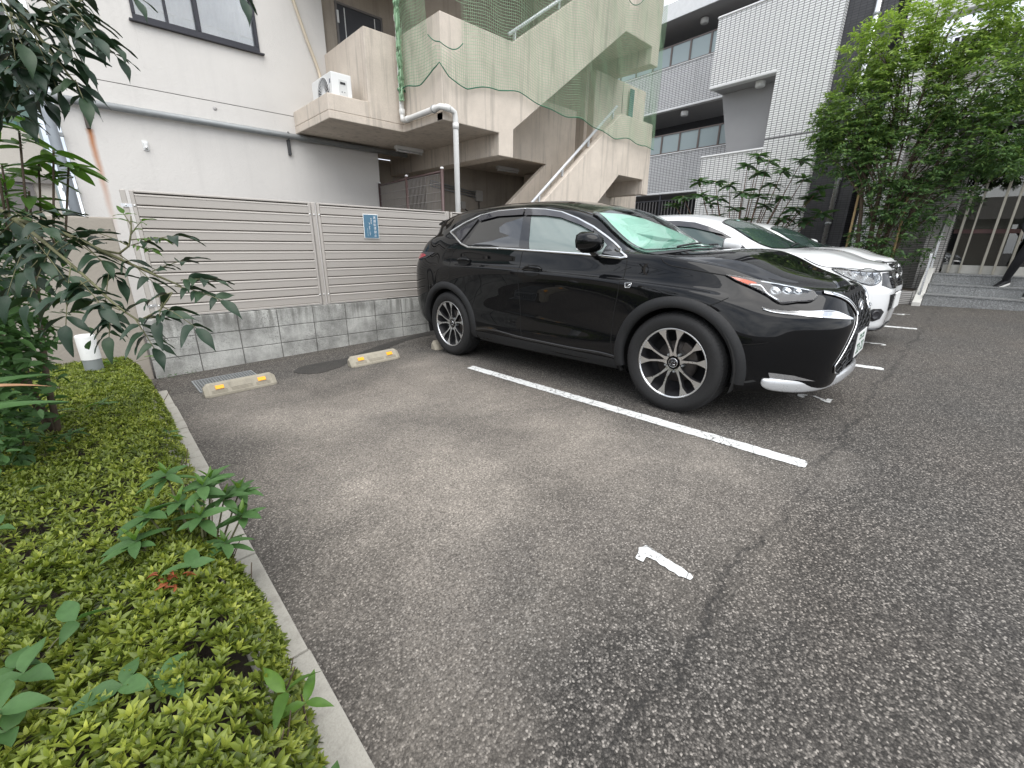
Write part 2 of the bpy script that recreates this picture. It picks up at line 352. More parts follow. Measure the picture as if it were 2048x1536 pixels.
# ================================================================== block wall
bw = thing('block_wall', 'low weathered grey concrete block wall under the slatted fence', 'wall')
ZB = .195
MB().box(.004, 9.6, .012, .108, -.2, ZB + .392).build('mortar', mortar_m, bw)
blk = MB().box(-.1965, .1965, 0, .12, -.097, .097).build('block', block_m, bw, False, .006, 2); bm0 = blk; first = True
for r_ in range(3):
    for i in range(24):
        cx = .2 + .4011 * i; cz = ZB + .1 + .2 * (r_ - 1)
        o = blk if first else inst(bm0, bw); first = False
        o.location = (cx, RNG.normal(0, .0012), cz)
# tan wall beyond the bed
lw = MB().box(-6, -.012, .03, .18, -.3, 1.53).build('rendered_wall', rough_wall, None, False, .012, 2); tag(lw, 'tan rough-rendered boundary wall behind the hedge and bollard light', 'wall')

# ================================================================== slatted fence
fence = thing('slatted_fence', 'taupe horizontal slat metal fence on top of the block wall', 'fence')
TOP, BOT = 1.77, .612
def fence_panel(x0, x1):
    pn = bpy.data.objects.new('fence_panel', None); COL.objects.link(pn); pn.parent = fence; pn.empty_display_size = .1
    MB().box(x0 + .003, x1 - .003, .058, .062, BOT + .01, TOP - .01).build('backing', fence_dark, pn)
    for (a, b, c, d, nm) in ((x0, x0 + .030, BOT, TOP, 'stile'), (x1 - .030, x1, BOT, TOP, 'stile'), (x0 + .0305, x1 - .0305, TOP - .018, TOP, 'top_rail'), (x0 + .0305, x1 - .0305, BOT, BOT + .012, 'bottom_rail')):
        MB().box(a, b, .024 if nm == 'stile' else .012, .057, c, d).build(nm, fence_m, pn, False, .003)
    n = 11; pitch = (TOP - BOT - .034) / n
    for k in range(n):
        zt = TOP - .020 - k * pitch; pr = [(.052, zt - .006), (.020, zt - .010), (.013, zt - .016), (.012, zt - .024), (.0165, zt - .030), (.0200, zt - pitch + .006), (.024, zt - pitch + .001), (.052, zt - pitch + .001)]
        MB().prism(pr, 'x', x0 + .031, x1 - .031).build('slat', fence_m, pn)
    for bx in (x0 + .015, x1 - .015):
        for bz in (TOP - .13, BOT + .11): MB().lathe([(.0, -.006), (.007, -.005), (.009, .0), (.009, .003)], 10, (bx, .022, bz), 'y').build('bolt', alu, pn, True)
for (a, b) in ((.150, 1.737), (1.811, 3.64), (3.71, 5.53), (5.60, 7.42), (7.49, 9.3)): fence_panel(a, b)
for px in (.105, 1.774, 3.675, 5.565, 7.455):
    MB().box(px - .02, px + .02, .045, .095, ZB + .392, TOP + .004).build('post', fence_m, fence, False, .004)
    for bz in (TOP - .13, BOT + .11):
        if px < .2: MB().box(px - .035, px + .055, .037, .044, bz - .014, bz + .014).build('clamp', alu, fence)
        MB().lathe([(.0, -.007), (.007, -.006), (.009, .0), (.009, .006)], 10, (px, .040, bz), 'y').build('bolt', alu, fence, True)
# sign on the fence
sign = thing('parking_notice', 'small blue notice with white vertical Japanese lettering on the slatted fence', 'sign')
MB().box(2.353, 2.556, .004, .010, 1.384, 1.677).build('plate', white_plastic, sign, False, .003)
MB().box(2.361, 2.548, .0025, .0035, 1.392, 1.669).build('face', simple('sign_blue', (.075, .17, .25), .35), sign)
sign_white = simple('sign_white', (.8, .82, .84), .5)
def text(body, size, loc, parent, mat, rot=(R(90), 0, 0), name='lettering', ext=.0006, align='CENTER'):
    cu = bpy.data.curves.new(name, 'FONT'); cu.body = body; cu.size = size; cu.align_x = align; cu.align_y = 'CENTER'; cu.extrude = ext
    q = bpy.data.objects.new(name, cu); me = bpy.data.meshes.new_from_object(q); bpy.data.objects.remove(q); me.materials.clear(); me.materials.append(mat)
    o = bpy.data.objects.new(name, me); COL.objects.link(o); o.parent = parent; o.location = loc; o.rotation_euler = rot; return o
for i, ch in enumerate('迷惑駐車禁止'): text(ch, .037, (2.505, .0016, 1.634 - i * .043), sign, sign_white)
for i, ch in enumerate('無断駐車'): text(ch, .017, (2.459, .0016, 1.622 - i * .019), sign, sign_white)
for i, ch in enumerate('固くお断りします'): text(ch, .017, (2.432, .0016, 1.566 - i * .0195), sign, sign_white)
MB().box(2.400, 2.4045, .0012, .0022, 1.41, 1.51).build('fine_print', simple('sign_grey', (.35, .45, .52), .5), sign)

# ================================================================== wheel stops, drain
orange = NT('orange_reflector'); orange.set(base=(.98, .40, .0), rough=.45); orange = orange.m
def wheel_stop(x0, label):
    L = .575; ys = -1.150; t = thing('wheel_stop', label, 'wheel stop', (x0, ys, gz(x0, ys)), group='concrete wheel stops')
    t.rotation_euler = (-math.atan(.034) * 0, -math.atan(GX), 0)
    pr = [(.0, .0), (.004, .022), (.062, .096), (.074, .104), (.108, .104), (.120, .094), (.135, .0)]
    n = len(pr); vs = []
    for x_, k in ((0, .72), (.035, 1.0), (L - .035, 1.0), (L, .72)):
        for (a, b) in pr: vs.append((x_, .0675 + (a - .0675) * (k if k < 1 else 1), b * k))
    fs = [(i * n + j, i * n + (j + 1) % n, (i + 1) * n + (j + 1) % n, (i + 1) * n + j) for i in range(3) for j in range(n)] + [tuple(range(n))[::-1], tuple(range(3 * n, 4 * n))]
    m = MB().add(vs, fs); m.f = [f[::-1] for f in m.f]; m.build('body', stop_m, t, False, .005, 2)
    sl = math.atan2(.074, .058); nrm = Vector((0, -math.sin(sl), math.cos(sl)))
    def onface(x_, f): p = Vector((x_, .004 + .058 * f, .022 + .074 * f)); return p
    groove = simple('groove_shadow', (.16, .14, .105), .95)
    def pad(xa, xb, f0, f1, th, mat, nm):
        a, b, c, d = onface(xa, f0), onface(xb, f0), onface(xb, f1), onface(xa, f1); q = [p + nrm * .0004 for p in (a, b, c, d)] + [p + nrm * th for p in (a, b, c, d)]
        MB().add(q, [(0, 3, 2, 1), (4, 5, 6, 7), (0, 1, 5, 4), (1, 2, 6, 5), (2, 3, 7, 6), (3, 0, 4, 7)]).build(nm, mat, t)
    for (xa, xb) in ((.055, .175), (.400, .520)):
        for f in (.10, .22, .34): pad(xa, xb, f, f + .045, .0010, groove, 'groove')
    for f in (.12, .24): pad(.205, .375, f, f + .04, .0010, groove, 'groove')
    pad(.200, .375, .40, .86, .0035, stop_m, 'raised_panel')
    for xa in (.095, .430): pad(xa - .006, xa + .058, .48, .84, .008, orange, 'reflector')
    return t
wheel_stop(.246, 'concrete wheel stop with orange reflectors in front of the drain grate')
wheel_stop(1.546, 'concrete wheel stop with orange reflectors on the damp streak, nearer the SUV')
wheel_stop(2.60, 'wheel stop mostly hidden behind the black SUV rear tyre')
gr = thing('drain_grate', 'galvanised steel drain grate set in asphalt behind the wheel stop', 'drain grate', (.50, -.66, gz(.50, -.66) + .004)); gr.rotation_euler = (math.atan(GY), -math.atan(GX), 0)
MB().box(-.255, .255, -.235, .235, -.02, -.0165).build('pit', gap_m, gr)
for (a, b, c, d) in ((-.262, .262, .230, .245), (-.262, .262, -.245, -.230), (-.262, -.25, -.2295, .2295), (.25, .262, -.2295, .2295)): MB().box(a, b, c, d, -.016, .006).build('frame_bar', galv, gr)
b0 = MB().box(-.003, .003, -.229, .229, -.012, .004).build('bearing_bar', galv, gr); b0.location.x = -.235
for i in range(1, 20): o = inst(b0, gr); o.location.x = -.235 + i * .0247
c0 = MB().box(-.249, .249, -.003, .003, -.010, .0025).build('cross_bar', galv, gr); c0.location.y = -.19
for i in range(1, 9): o = inst(c0, gr); o.location.y = -.19 + i * .0475
# ================================================================== white rendered house
YH = 3.25
house = thing('white_house', 'white stucco house wall with dark framed window behind the fence', 'house', (0, 0, 0))
def wall_box(x0, x1, z0, z1, nm='wall', m=None, y0=YH, y1=YH + .2, par=None): return MB().box(x0, x1, y0, y1, z0, z1).build(nm, m or stucco, par or house)
XL, XR = -.165, 3.48
wall_box(XL, 4.30, -.2, 3.085, 'lower_wall'); wall_box(XL, XR, 3.0855, 3.352, 'band_wall')
wall_box(XL, .85, 3.362, 8.6, 'upper_wall'); wall_box(2.39, XR, 3.362, 8.6, 'upper_wall'); wall_box(.8505, 2.3895, 3.362, 4.17, 'upper_wall'); wall_box(.8505, 2.3895, 5.55, 8.6, 'upper_wall')
MB().box(XL + .02, XR - .02, YH + .01, YH + .1, 3.351, 3.363).build('joint', mortar_m, house)
MB().box(XL + .01, XR, YH + .2, 9.0, -.2, 8.58).build('house_body', stucco, house)
# window
win = bpy.data.objects.new('window', None); COL.objects.link(win); win.parent = house; win.empty_display_size = .1
frame_m = simple('bronze_window_frame', (.035, .035, .042), .35, .4, .1)
for (a, b, c, d, nm) in ((.845, 2.395, 4.165, 4.235, 'bottom_frame'), (.845, .885, 4.2355, 5.5, 'side_frame'), (2.355, 2.395, 4.2355, 5.5, 'side_frame'), (.845, 2.395, 5.5, 5.55, 'top_frame'), (1.585, 1.635, 4.2355, 5.4995, 'meeting_stile')):
    MB().box(a, b, YH - .025, YH + .07, c, d).build(nm, frame_m, win, False, .004)
MB().box(1.228, 1.255, YH + .0, YH + .04, 4.236, 5.499).build('sash_bar', frame_m, win)
MB().box(.80, 2.45, YH - .06, YH + .0, 4.140, 4.163).build('sill', frame_m, win, False, .003)
wg = glass_mat('house_glass', (.97, .98, .98), ior=2.3)
for a, b in ((.886, 1.584), (1.636, 2.354)): MB().box(a, b, YH + .045, YH + .05, 4.236, 5.499).build('pane', wg, win)
cur = MB(); n = 120
for (xa, xb) in ((.86, 2.39),):
    pts = [(xa + (xb - xa) * i / n, YH + .085 + .018 * math.sin(i * .55) + .01 * math.sin(i * .23 + 1)) for i in range(n + 1)]
    cur.add([(x, y, z) for z in (4.1, 5.6) for x, y in pts], [(i, i + 1, n + 2 + i, n + 1 + i) for i in range(n)])
cur.build('curtain', simple('pale_curtain', (.74, .77, .79), .8, 0, .12, 5), win, True)
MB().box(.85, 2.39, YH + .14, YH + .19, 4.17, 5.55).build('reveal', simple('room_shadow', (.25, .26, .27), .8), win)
MB().tube([(.886, YH + .075, 4.39), (2.354, YH + .075, 4.36)], .009, 8).build('curtain_rail', white_plastic, win, True)
# galvanised conduit and its brackets, downpipe, small wall fittings
con = thing('conduit_pipe', 'long galvanised conduit running across the white house wall', 'pipe')
MB().tube([(-.30, YH - .07, 3.045), (4.9, YH - .07, 3.02)], .047, 14).build('pipe', galv, con, True)
for bx, rz_ in ((.10, 0), (2.64, 1)):
    MB().box(bx - .022, bx + .022, YH - .055, YH - .0005, 2.74, 2.975).build('bracket', simple('dark_bracket', (.07, .072, .075), .6, .3) if rz_ else simple('rusty_bracket', (.10, .085, .075), .7, .3, .4, 30), con, False, .003)
    MB().tube([(bx, YH - .07 + .056 * math.cos(a), 3.035 + .056 * math.sin(a)) for a in np.linspace(-2.0, 2.6, 14)], .006, 6).build('clip', dark_metal, con, True)
dp = thing('corner_downpipe', 'grey downpipe at the left corner of the white house', 'pipe')
MB().tube([(-.33, YH + .02, 3.3), (-.30, YH - .02, 3.05), (-.262, YH - .06, 2.85), (-.255, YH - .06, -.1)], .058, 14).build('pipe', simple('grey_pvc', (.28, .31, .34), .5), dp, True)
for z in (2.62, 1.95): MB().box(-.33, -.166, YH - .08, YH - .0, z - .02, z + .02).build('strap', galv, dp)
MB().tube([(-.36, YH + .6, 5.6), (-.34, YH + .3, 3.3)], .05, 10).build('upper_pipe', white_plastic, dp, True)
sc = thing('wall_socket', 'small white outdoor socket cover on the white house wall', 'socket')
MB().box(.635, .705, YH - .012, YH - .0005, 2.55, 2.68).build('plate', white_plastic, sc, False, .004); MB().box(.648, .692, YH - .045, YH - .0125, 2.57, 2.655).build('cover', white_plastic, sc, False, .008, 2); MB().lathe([(0, -.06), (.014, -.058), (.016, -.045)], 12, (.67, YH, 2.585), 'y').build('nozzle', alu, sc, True)
pg = MB().lathe([(0, -.012), (.02, -.011), (.028, -.002), (.028, .0)], 16, (1.632, YH - .0006, 3.262), 'y').build('wall_plug', simple('grey_plug', (.42, .41, .40), .7), None, True); tag(pg, 'small round plug on the white house wall below the window', 'wall plug')
cab = thing('refrigerant_duct', 'cream wrapped pipe running down the white wall to the air conditioner', 'pipe')
MB().tube(dens([(2.86, YH - .03, 5.6), (3.0, YH - .035, 5.05), (3.10, YH - .04, 4.7), (3.16, YH - .045, 4.5), (3.24, YH - .04, 4.28), (3.29, YH - .06, 4.08), (3.16, 2.9, 3.72), (3.02, 2.62, 3.62)], .05, False, True).tolist(), .024, 10).build('pipe', simple('cream_wrap', (.62, .54, .42), .6), cab, True)

# ================================================================== concrete stair block
st = thing('stair_building', 'beige concrete apartment stairwell with balconies and open flights', 'building')
YB, YA, T_ = .60, 1.75, .15
def conc(m, nm, bev=.008): return m.build(nm, concrete, st, False, bev)
# balcony floor slab and parapets (one storey above street)
def storey(dz, full=True):
    conc(MB().prism([(2.79, YA), (4.03, YA), (4.03, YB), (5.15, YB), (5.15, 4.35), (3.482, 4.35), (3.482, YH - .002), (2.79, YH - .002)], 'z', 3.09 + dz, 3.20 + dz), 'balcony_slab')
    conc(MB().box(2.79, 3.44, YA, YA + .10, 3.2005 + dz, 3.42 + dz), 'ledge_upstand'); conc(MB().box(2.79, 2.89, YA + .1005, YH - .003, 3.2005 + dz, 3.42 + dz), 'ledge_upstand')
    conc(MB().box(3.44, 4.03, YA, YA + T_, 3.2005 + dz, 4.41 + dz), 'parapet'); conc(MB().box(3.44, 3.58, YA + T_ + .0005, YH + .09, 3.2005 + dz, 4.41 + dz), 'parapet')
    conc(MB().box(4.03, 4.18, YB + T_ + .0005, YA + T_, 3.2005 + dz, 4.43 + dz), 'parapet')
storey(0); storey(2.60)
# front faces: parapet running into the rising flight
conc(MB().prism([(4.03, 3.0905), (5.15, 3.0905), (5.15, 2.755), (5.48, 2.755), (5.48, 3.19), (8.56, 5.43), (9.58, 5.43), (9.58, 5.115), (9.87, 5.115), (9.87, 6.68), (8.72, 6.68), (5.45, 4.43), (4.03, 4.43)], 'y', YB - .001, YB + T_), 'upper_flight_parapet')
conc(MB().prism([(5.15, 2.76), (5.478, 2.76), (5.478, 3.20), (8.555, 5.435), (9.582, 5.435), (9.582, 5.12), (9.865, 5.12), (9.865, 5.60), (8.50, 5.60), (5.30, 3.27), (5.15, 3.27)], 'y', YB + T_ + .0005, 1.80), 'upper_flight')
conc(MB().prism([(5.15, 5.70), (5.48, 5.36), (5.48, 5.80), (8.56, 8.03), (9.87, 8.03), (9.87, 9.2), (8.7, 9.2), (5.45, 7.03), (4.03, 7.03), (4.03, 5.70)], 'y', YB - .001, YB + T_), 'top_flight_parapet')
conc(MB().prism([(8.2, 5.44), (9.582, 5.44), (9.582, 5.12), (9.865, 5.12), (9.865, 5.60), (8.2, 5.60)], 'y', 1.8005, 3.2), 'upper_landing')
conc(MB().prism([(5.155, 2.76), (5.475, 2.76), (5.475, 3.2), (5.155, 3.2)], 'y', 1.8005, 4.35), 'drop_beam')
# lower flight
conc(MB().prism([(5.25, .20), (5.70, .20), (8.72, 2.815), (9.73, 2.815), (9.73, 2.495), (10.0, 2.495), (9.93, 4.0), (8.64, 4.0), (5.25, 1.285)], 'y', YB - .001, YB + T_), 'lower_flight_parapet')
conc(MB().prism([(5.72, .22), (8.725, 2.82), (9.728, 2.82), (9.728, 2.50), (9.985, 2.50), (9.985, 3.0), (8.62, 3.0), (5.42, .22)], 'y', YB + T_ + .0005, 1.80), 'lower_flight')
conc(MB().prism([(8.3, 2.82), (9.728, 2.82), (9.728, 2.50), (9.985, 2.50), (9.985, 3.0), (8.3, 3.0)], 'y', 1.8005, 3.2), 'lower_landing')
conc(MB().prism([(5.16, 3.03), (7.63, 3.03), (6.49, 2.13), (5.6, 1.43), (5.9, 1.0), (8.6, 3.1), (8.6, 4.24), (5.16, 4.24)], 'y', 1.801, 1.93), 'inner_parapet')
# stair treads of the lower flight (seen from the side)
for i in range(14):
    x = 5.55 + i * .215; z = .42 + i * .182; conc(MB().box(x, x + .30, YB + T_ + .001, 1.799, z, z + .05), 'tread', 0)
# back walls, deep recess
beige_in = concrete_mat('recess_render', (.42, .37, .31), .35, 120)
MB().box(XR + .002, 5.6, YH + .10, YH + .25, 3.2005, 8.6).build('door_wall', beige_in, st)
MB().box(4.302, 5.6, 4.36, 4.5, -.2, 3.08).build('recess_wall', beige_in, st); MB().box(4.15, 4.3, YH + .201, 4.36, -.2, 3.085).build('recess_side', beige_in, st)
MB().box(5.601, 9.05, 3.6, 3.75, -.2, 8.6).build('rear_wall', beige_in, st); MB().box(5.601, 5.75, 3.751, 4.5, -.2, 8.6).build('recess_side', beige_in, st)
MB().box(5.16, 9.05, 1.9305, 3.6, 3.03, 3.20).build('floor_slab', concrete, st)
conc(MB().box(9.0, 11.15, 1.62, 1.80, -.2, 5.11), 'end_wall'); conc(MB().box(8.9, 9.06, 1.802, 3.599, -.2, 8.6), 'end_wall')
for z in (1.75, 3.45): MB().box(9.01, 11.14, 1.612, 1.619, z, z + .012).build('formwork_joint', mortar_m, st)
MB().box(10.1, 10.112, 1.612, 1.619, .2, 5.1).build('formwork_joint', mortar_m, st)
conc(MB().prism([(2.79, YA), (4.03, YA), (4.03, YB), (9.87, YB), (9.87, 4.35), (2.79, 4.35)], 'z', 8.3, 8.5), 'roof_slab')
# door
door = bpy.data.objects.new('door', None); COL.objects.link(door); door.parent = st; door.empty_display_size = .1
MB().box(3.78, 4.60, YH + .085, YH + .0995, 3.22, 5.26).build('leaf', simple('dark_door', (.045, .047, .055), .45), door)
for a in (3.90, 4.47): MB().box(a, a + .016, YH + .078, YH + .0845, 3.22, 5.235).build('line', white_plastic, door)
for (a, b, c, d) in ((3.745, 3.779, 3.22, 5.295), (4.601, 4.635, 3.22, 5.295), (3.7795, 4.6005, 5.261, 5.295)): MB().box(a, b, YH + .07, YH + .0995, c, d).build('frame', simple('door_frame', (.16, .15, .145), .5), door)
MB().box(3.76, 3.79, YH + .05, YH + .0695, 4.98, 5.16).build('hinge_guard', white_plastic, door)
MB().box(4.70, 4.92, YH + .085, YH + .0995, 4.98, 5.07).build('name_plate', simple('plate_blue', (.10, .15, .2), .4), door)
# handrails on the flights
def rail(p0, p1, posts, drop):
    r = bpy.data.objects.new('handrail', None); COL.objects.link(r); r.parent = st; r.empty_display_size = .1
    p0, p1 = Vector(p0), Vector(p1); MB().tube([p0, p1], .028, 10).build('rail', alu_white, r, True)
    for t in posts: p = p0.lerp(p1, t); MB().box(p.x - .012, p.x + .012, p.y - .02, p.y + .02, p.z - drop, p.z).build('baluster', alu_white, r)
alu_white = simple('white_aluminium', (.66, .68, .70), .35, .3, .05)
rail((5.42, YB + .08, 4.545), (8.7, YB + .08, 6.80), (.04, .36, .68, .96), .13)
rail((5.35, YB + .08, 1.50), (8.56, YB + .08, 4.13), (.08, .28, .48, .72, .96), .15)
# fluorescent lights, junction boxes under the slab
for (x0, y0, x1, y1, z, lab) in ((4.43, 2.77, 5.02, 2.70, 3.06, 'fluorescent batten lamp under the balcony slab above the mesh fence'), (7.0, 2.75, 7.66, 2.85, 3.0, 'fluorescent batten lamp in the dark recess under the stairs')):
    l = thing('batten_lamp', lab, 'lamp', group='batten lamps')
    MB().box(x0, x1, y0 - .05, y0 + .05, z - .035, z + .029).build('housing', white_plastic, l, False, .006); MB().tube([(x0 + .03, y0, z - .055), (x1 - .03, y0, z - .055)], .016, 10).build('tube', white_plastic, l, True)
    for x in (x0 + .012, x1 - .03): MB().box(x, x + .018, y0 - .018, y0 + .018, z - .075, z - .0355).build('socket', white_plastic, l)
jb = thing('junction_boxes', 'grey junction box with conduits on the dark wall under the stairs', 'junction box')
MB().box(7.0, 7.2, 3.52, 3.599, 2.32, 2.56).build('box', simple('box_grey', (.42, .40, .37), .6), jb, False, .006); MB().box(6.55, 6.67, 3.54, 3.599, 2.12, 2.28).build('small_box', simple('box_grey2', (.42, .40, .37), .6), jb, False, .006)
for z in (2.40, 2.46, 2.51): MB().tube([(5.7, 3.56, z + .15), (6.99, 3.56, z)], .014, 8).build('conduit', galv, jb, True)
MB().tube(dens([(7.1, 3.56, 2.315), (7.08, 3.55, 2.1), (6.9, 3.55, 2.0), (6.66, 3.56, 2.12)], .05, False, True).tolist(), .012, 8).build('cable', black_plastic, jb, True)
# downpipe wrapping the balcony corner
dp2 = thing('white_downpipe', 'white downpipe stepping round the concrete balcony corner', 'pipe')
pvc = simple('white_pvc', (.70, .70, .675), .42, 0, .07, 7)
XP = 3.955
run = [(3.965, 1.655, 8.0), (3.965, 1.655, 3.33), (3.96, 1.64, 3.245), (3.955, 1.56, 3.225), (3.945, .62, 3.23), (3.95, .55, 3.235), (4.0, .525, 3.235), (4.13, .525, 3.225), (4.19, .525, 3.20), (4.205, .525, 3.12), (4.225, .525, -.1)]
MB().tube(run, .042, 16).build('pipe', pvc, dp2, True)
for z in (3.36, 4.62, 4.1): MB().lathe([(.043, -.04), (.049, -.035), (.049, .035), (.043, .04)], 16, (3.965, 1.655, z)).build('coupling', pvc, dp2, True)
for (p, q) in (((3.955, 1.52, 3.226), (3.954, 1.44, 3.226)), ((3.946, .74, 3.23), (3.945, .66, 3.23)), ((4.02, .525, 3.236), (4.10, .525, 3.23)), ((4.206, .525, 3.06), (4.208, .525, 2.98))): MB().tube([p, q], .049, 16).build('coupling', pvc, dp2, True)
MB().tube([(3.945 + .0, .72, 3.23 + .0)] + [(3.945 + .052 * math.cos(a), .70, 3.23 + .052 * math.sin(a)) for a in np.linspace(0, 5.5, 14)], .005, 6).build('strap', galv, dp2, True)
# air conditioner
ac = thing('air_conditioner', 'white air conditioner outdoor unit on the concrete ledge', 'air conditioner', (2.93, 1.88, 3.205))
MB().box(0, .31, 0, .78, .03, .545).build('casing', white_plastic, ac, False, .012, 2)
for y in (.1, .6): MB().box(.02, .29, y, y + .06, 0, .0295).build('foot', black_plastic, ac)
fanm = simple('fan_grille_white', (.66, .67, .67), .5); MB().lathe([(0, -.004), (.222, -.004), (.222, -.001)], 36, (0, .31, .29), 'x').build('fan_recess', simple('fan_dark', (.10, .105, .11), .6), ac)
for r_ in (.07, .225): MB().tube([(-.012, .31 + r_ * math.cos(a), .29 + r_ * math.sin(a)) for a in np.linspace(0, 2 * math.pi, 32, endpoint=False)], .006, 6, True).build('grille_ring', fanm, ac, True)
sp0 = MB().tube([(-.012, 0, .06), (-.012, 0, .222)], .0035, 5).build('grille_spoke', fanm, ac); sp0.location = (0, .31, .29)
for i in range(1, 26): o = inst(sp0, ac); o.location = (0, .31, .29); o.rotation_euler = (2 * math.pi * i / 26, 0, 0)
MB().lathe([(0, -.014), (.06, -.014), (.065, -.006)], 20, (0, .31, .29), 'x').build('fan_hub', fanm, ac)
MB().box(-.003, -.0005, .045, .075, .40, .455).build('badge', simple('badge_navy', (.03, .04, .08), .4), ac)
MB().box(.11, .235, -.004, -.0005, .16, .46).build('service_cover', simple('cover_white', (.6, .61, .6), .45), ac); MB().box(.13, .21, -.008, -.0045, .40, .43).build('grip', black_plastic, ac)
for (x, z) in ((.15, .30), (.19, .30), (.17, .24), (.21, .22)): MB().lathe([(0, -.010), (.008, -.010), (.009, -.0045)], 8, (x, 0, z), 'y').build('valve', galv, ac)
# brown mesh fence under the balcony
mf = thing('mesh_fence', 'brown framed wire mesh fence under the concrete balcony', 'fence')
brown = simple('brown_powder_coat', (.075, .045, .042), .45, .1)
pts = [Vector((4.27, 3.22, 0)), Vector((4.12, 1.90, 0)), Vector((4.05, .70, 0))]
for p in pts: MB().tube([(p.x, p.y, .1), (p.x, p.y, 2.44)], .026, 10).build('post', brown, mf, True); MB().lathe([(.0, .03), (.024, .022), (.03, .0)], 12, (p.x, p.y, 2.44)).build('post_cap', white_plastic, mf, True)
wirem = simple('wire_grey', (.30, .28, .265), .45, .2)
for a, b in zip(pts, pts[1:]):
    MB().tube([(a.x, a.y, 2.40), (b.x, b.y, 2.40)], .018, 8).build('top_rail', brown, mf, True)
    wm = MB(); n = int((b - a).length / .048)
    for i in range(1, n): p = a.lerp(b, i / n); wm.tube([(p.x, p.y, 1.15), (p.x, p.y, 2.39)], .0034, 4)
    for z in np.arange(1.2, 2.38, .13): wm.tube([(a.x - .004, a.y, z), (b.x - .004, b.y, z)], .0042, 4)
    tag(wm.build('wire_mesh', wirem, mf), kind='stuff')
ob = thing('recess_unit', 'dark outdoor unit in the recess behind the mesh fence', 'outdoor unit', (4.75, 3.6, .2)); MB().box(0, .7, 0, .3, 0, 1.55).build('casing', simple('unit_grey', (.06, .06, .062), .6), ob, False, .02, 2); MB().box(.05, .65, -.004, -.0005, .9, 1.45).build('grille', black_plastic, ob)

# ================================================================== green safety net
net = thing('safety_net', 'green bird netting hung over the concrete stairwell', 'net')
net_m = simple('green_twine', (.26, .42, .26), .7, 0, .15); rope_m = simple('green_rope', (.02, .14, .075), .7, 0, .2, 30)
def net_xy(s):
    if s < 1.05: return (3.955 - .008 * s, 1.60 - s)
    u = s - 1.05; return (3.947 + u, .545 + .03 * math.sin(u * 1.7) ** 2)
S_END = 1.05 + 6.02
def low(s):
    if s < 1.05: return 3.62 + .09 * (s / 1.05) + .03 * math.cos(s * 6) - .05 * math.sin(math.pi * s / 1.05)
    u = s - 1.05
    return float(np.interp(u, [0, .15, .5, 1.0, 1.6, 2.2, 3.0, 3.8, 4.5, 5.0, 5.5, 6.02], [3.77, 3.66, 3.60, 3.66, 3.70, 3.68, 3.60, 3.56, 3.52, 3.50, 3.47, 3.52]))
def hole(s, z):
    u = s - 1.05
    if -.30 < u < .42: return z > 4.0 + .30 * max(0, abs(u - .10) / .45) ** 2 and z < 4.62 and (u > -.22)
    if 4.55 < u < 4.98: return z > 5.86 + 2.2 * (u - 4.765) ** 2
    return False
def net_pt(s, z):
    x, y = net_xy(s); sag = .012 * math.sin(s * 9 + z * 4) + .02 * math.sin(s * 2.1 + z * 1.3); return (x - (.010 + abs(sag) if s < 1.05 else 0), y - (.012 + abs(sag) if s >= 1.05 else 0), z + .035 * math.sin(s * 3.3) + .02 * math.sin(s * 7.7))
nm = MB(); CELL = .040
def thread(pts, r=.0025):
    seg = []
    for p in pts + [None]:
        if p is None or p[2]:
            if len(seg) > 1: nm.tube(seg, r, 3)
            seg = []
        if p is not None and not p[2]: seg.append(net_pt(p[0], p[1]))
for s in np.arange(0, S_END, CELL):
    z0 = low(s); thread([(s, z, hole(s, z)) for z in np.arange(z0, 7.2, .12)])
for z in np.arange(3.45, 7.2, CELL):
    thread([(s, z, z < low(s) or hole(s, z)) for s in np.arange(0, S_END + .01, .06)])
tag(nm.build('twine', net_m, net), kind='stuff')
MB().tube([net_pt(s, low(s)) for s in np.arange(0, S_END, .05)], .0085, 6).build('edge_rope', rope_m, net, True)
for lab, f in (('hole_rope', [(1.05 + u, 4.0 + .30 * max(0, abs(u - .10) / .45) ** 2) for u in np.linspace(-.22, .44, 24)]), ('hole_rope', [(1.05 + u, 5.86 + 2.2 * (u - 4.765) ** 2) for u in np.linspace(4.50, 5.03, 20)])):
    MB().tube([net_pt(*p) for p in f], .007, 6).build(lab, rope_m, net, True)
bun = MB()
for k in range(3): bun.tube([(3.93 + .03 * math.cos(k * 2.1) + RNG.normal(0, .008), 1.60 + .03 * math.sin(k * 2.1) - .02, z) for z in np.arange(3.5, 7.2, .08)], .02, 5)
bun.build('gathered_net', net_m, net)
MB().tube([(3.965 + .055 * math.cos(a), 1.64 + .055 * math.sin(a), 3.66 + .02 * math.sin(3 * a)) for a in np.linspace(0, 6.28, 20)], .010, 6).build('tie_rope', rope_m, net, True)
nb = MB()
for k in range(4): nb.tube([(10.35 + k * .045, 1.56, z) for z in np.arange(3.9, 5.1, .1)], .02, 6)
nb.build('hanging_bundle', simple('teal_net_bundle', (.10, .20, .20), .7), net)
bun2 = MB().tube([(10.3 + .02 * math.sin(z * 5), 1.55, z) for z in np.arange(.6, 2.4, .1)], .05, 8); bun2.build('hanging_bundle', simple('teal_net_bundle2', (.12, .18, .22), .7), net)

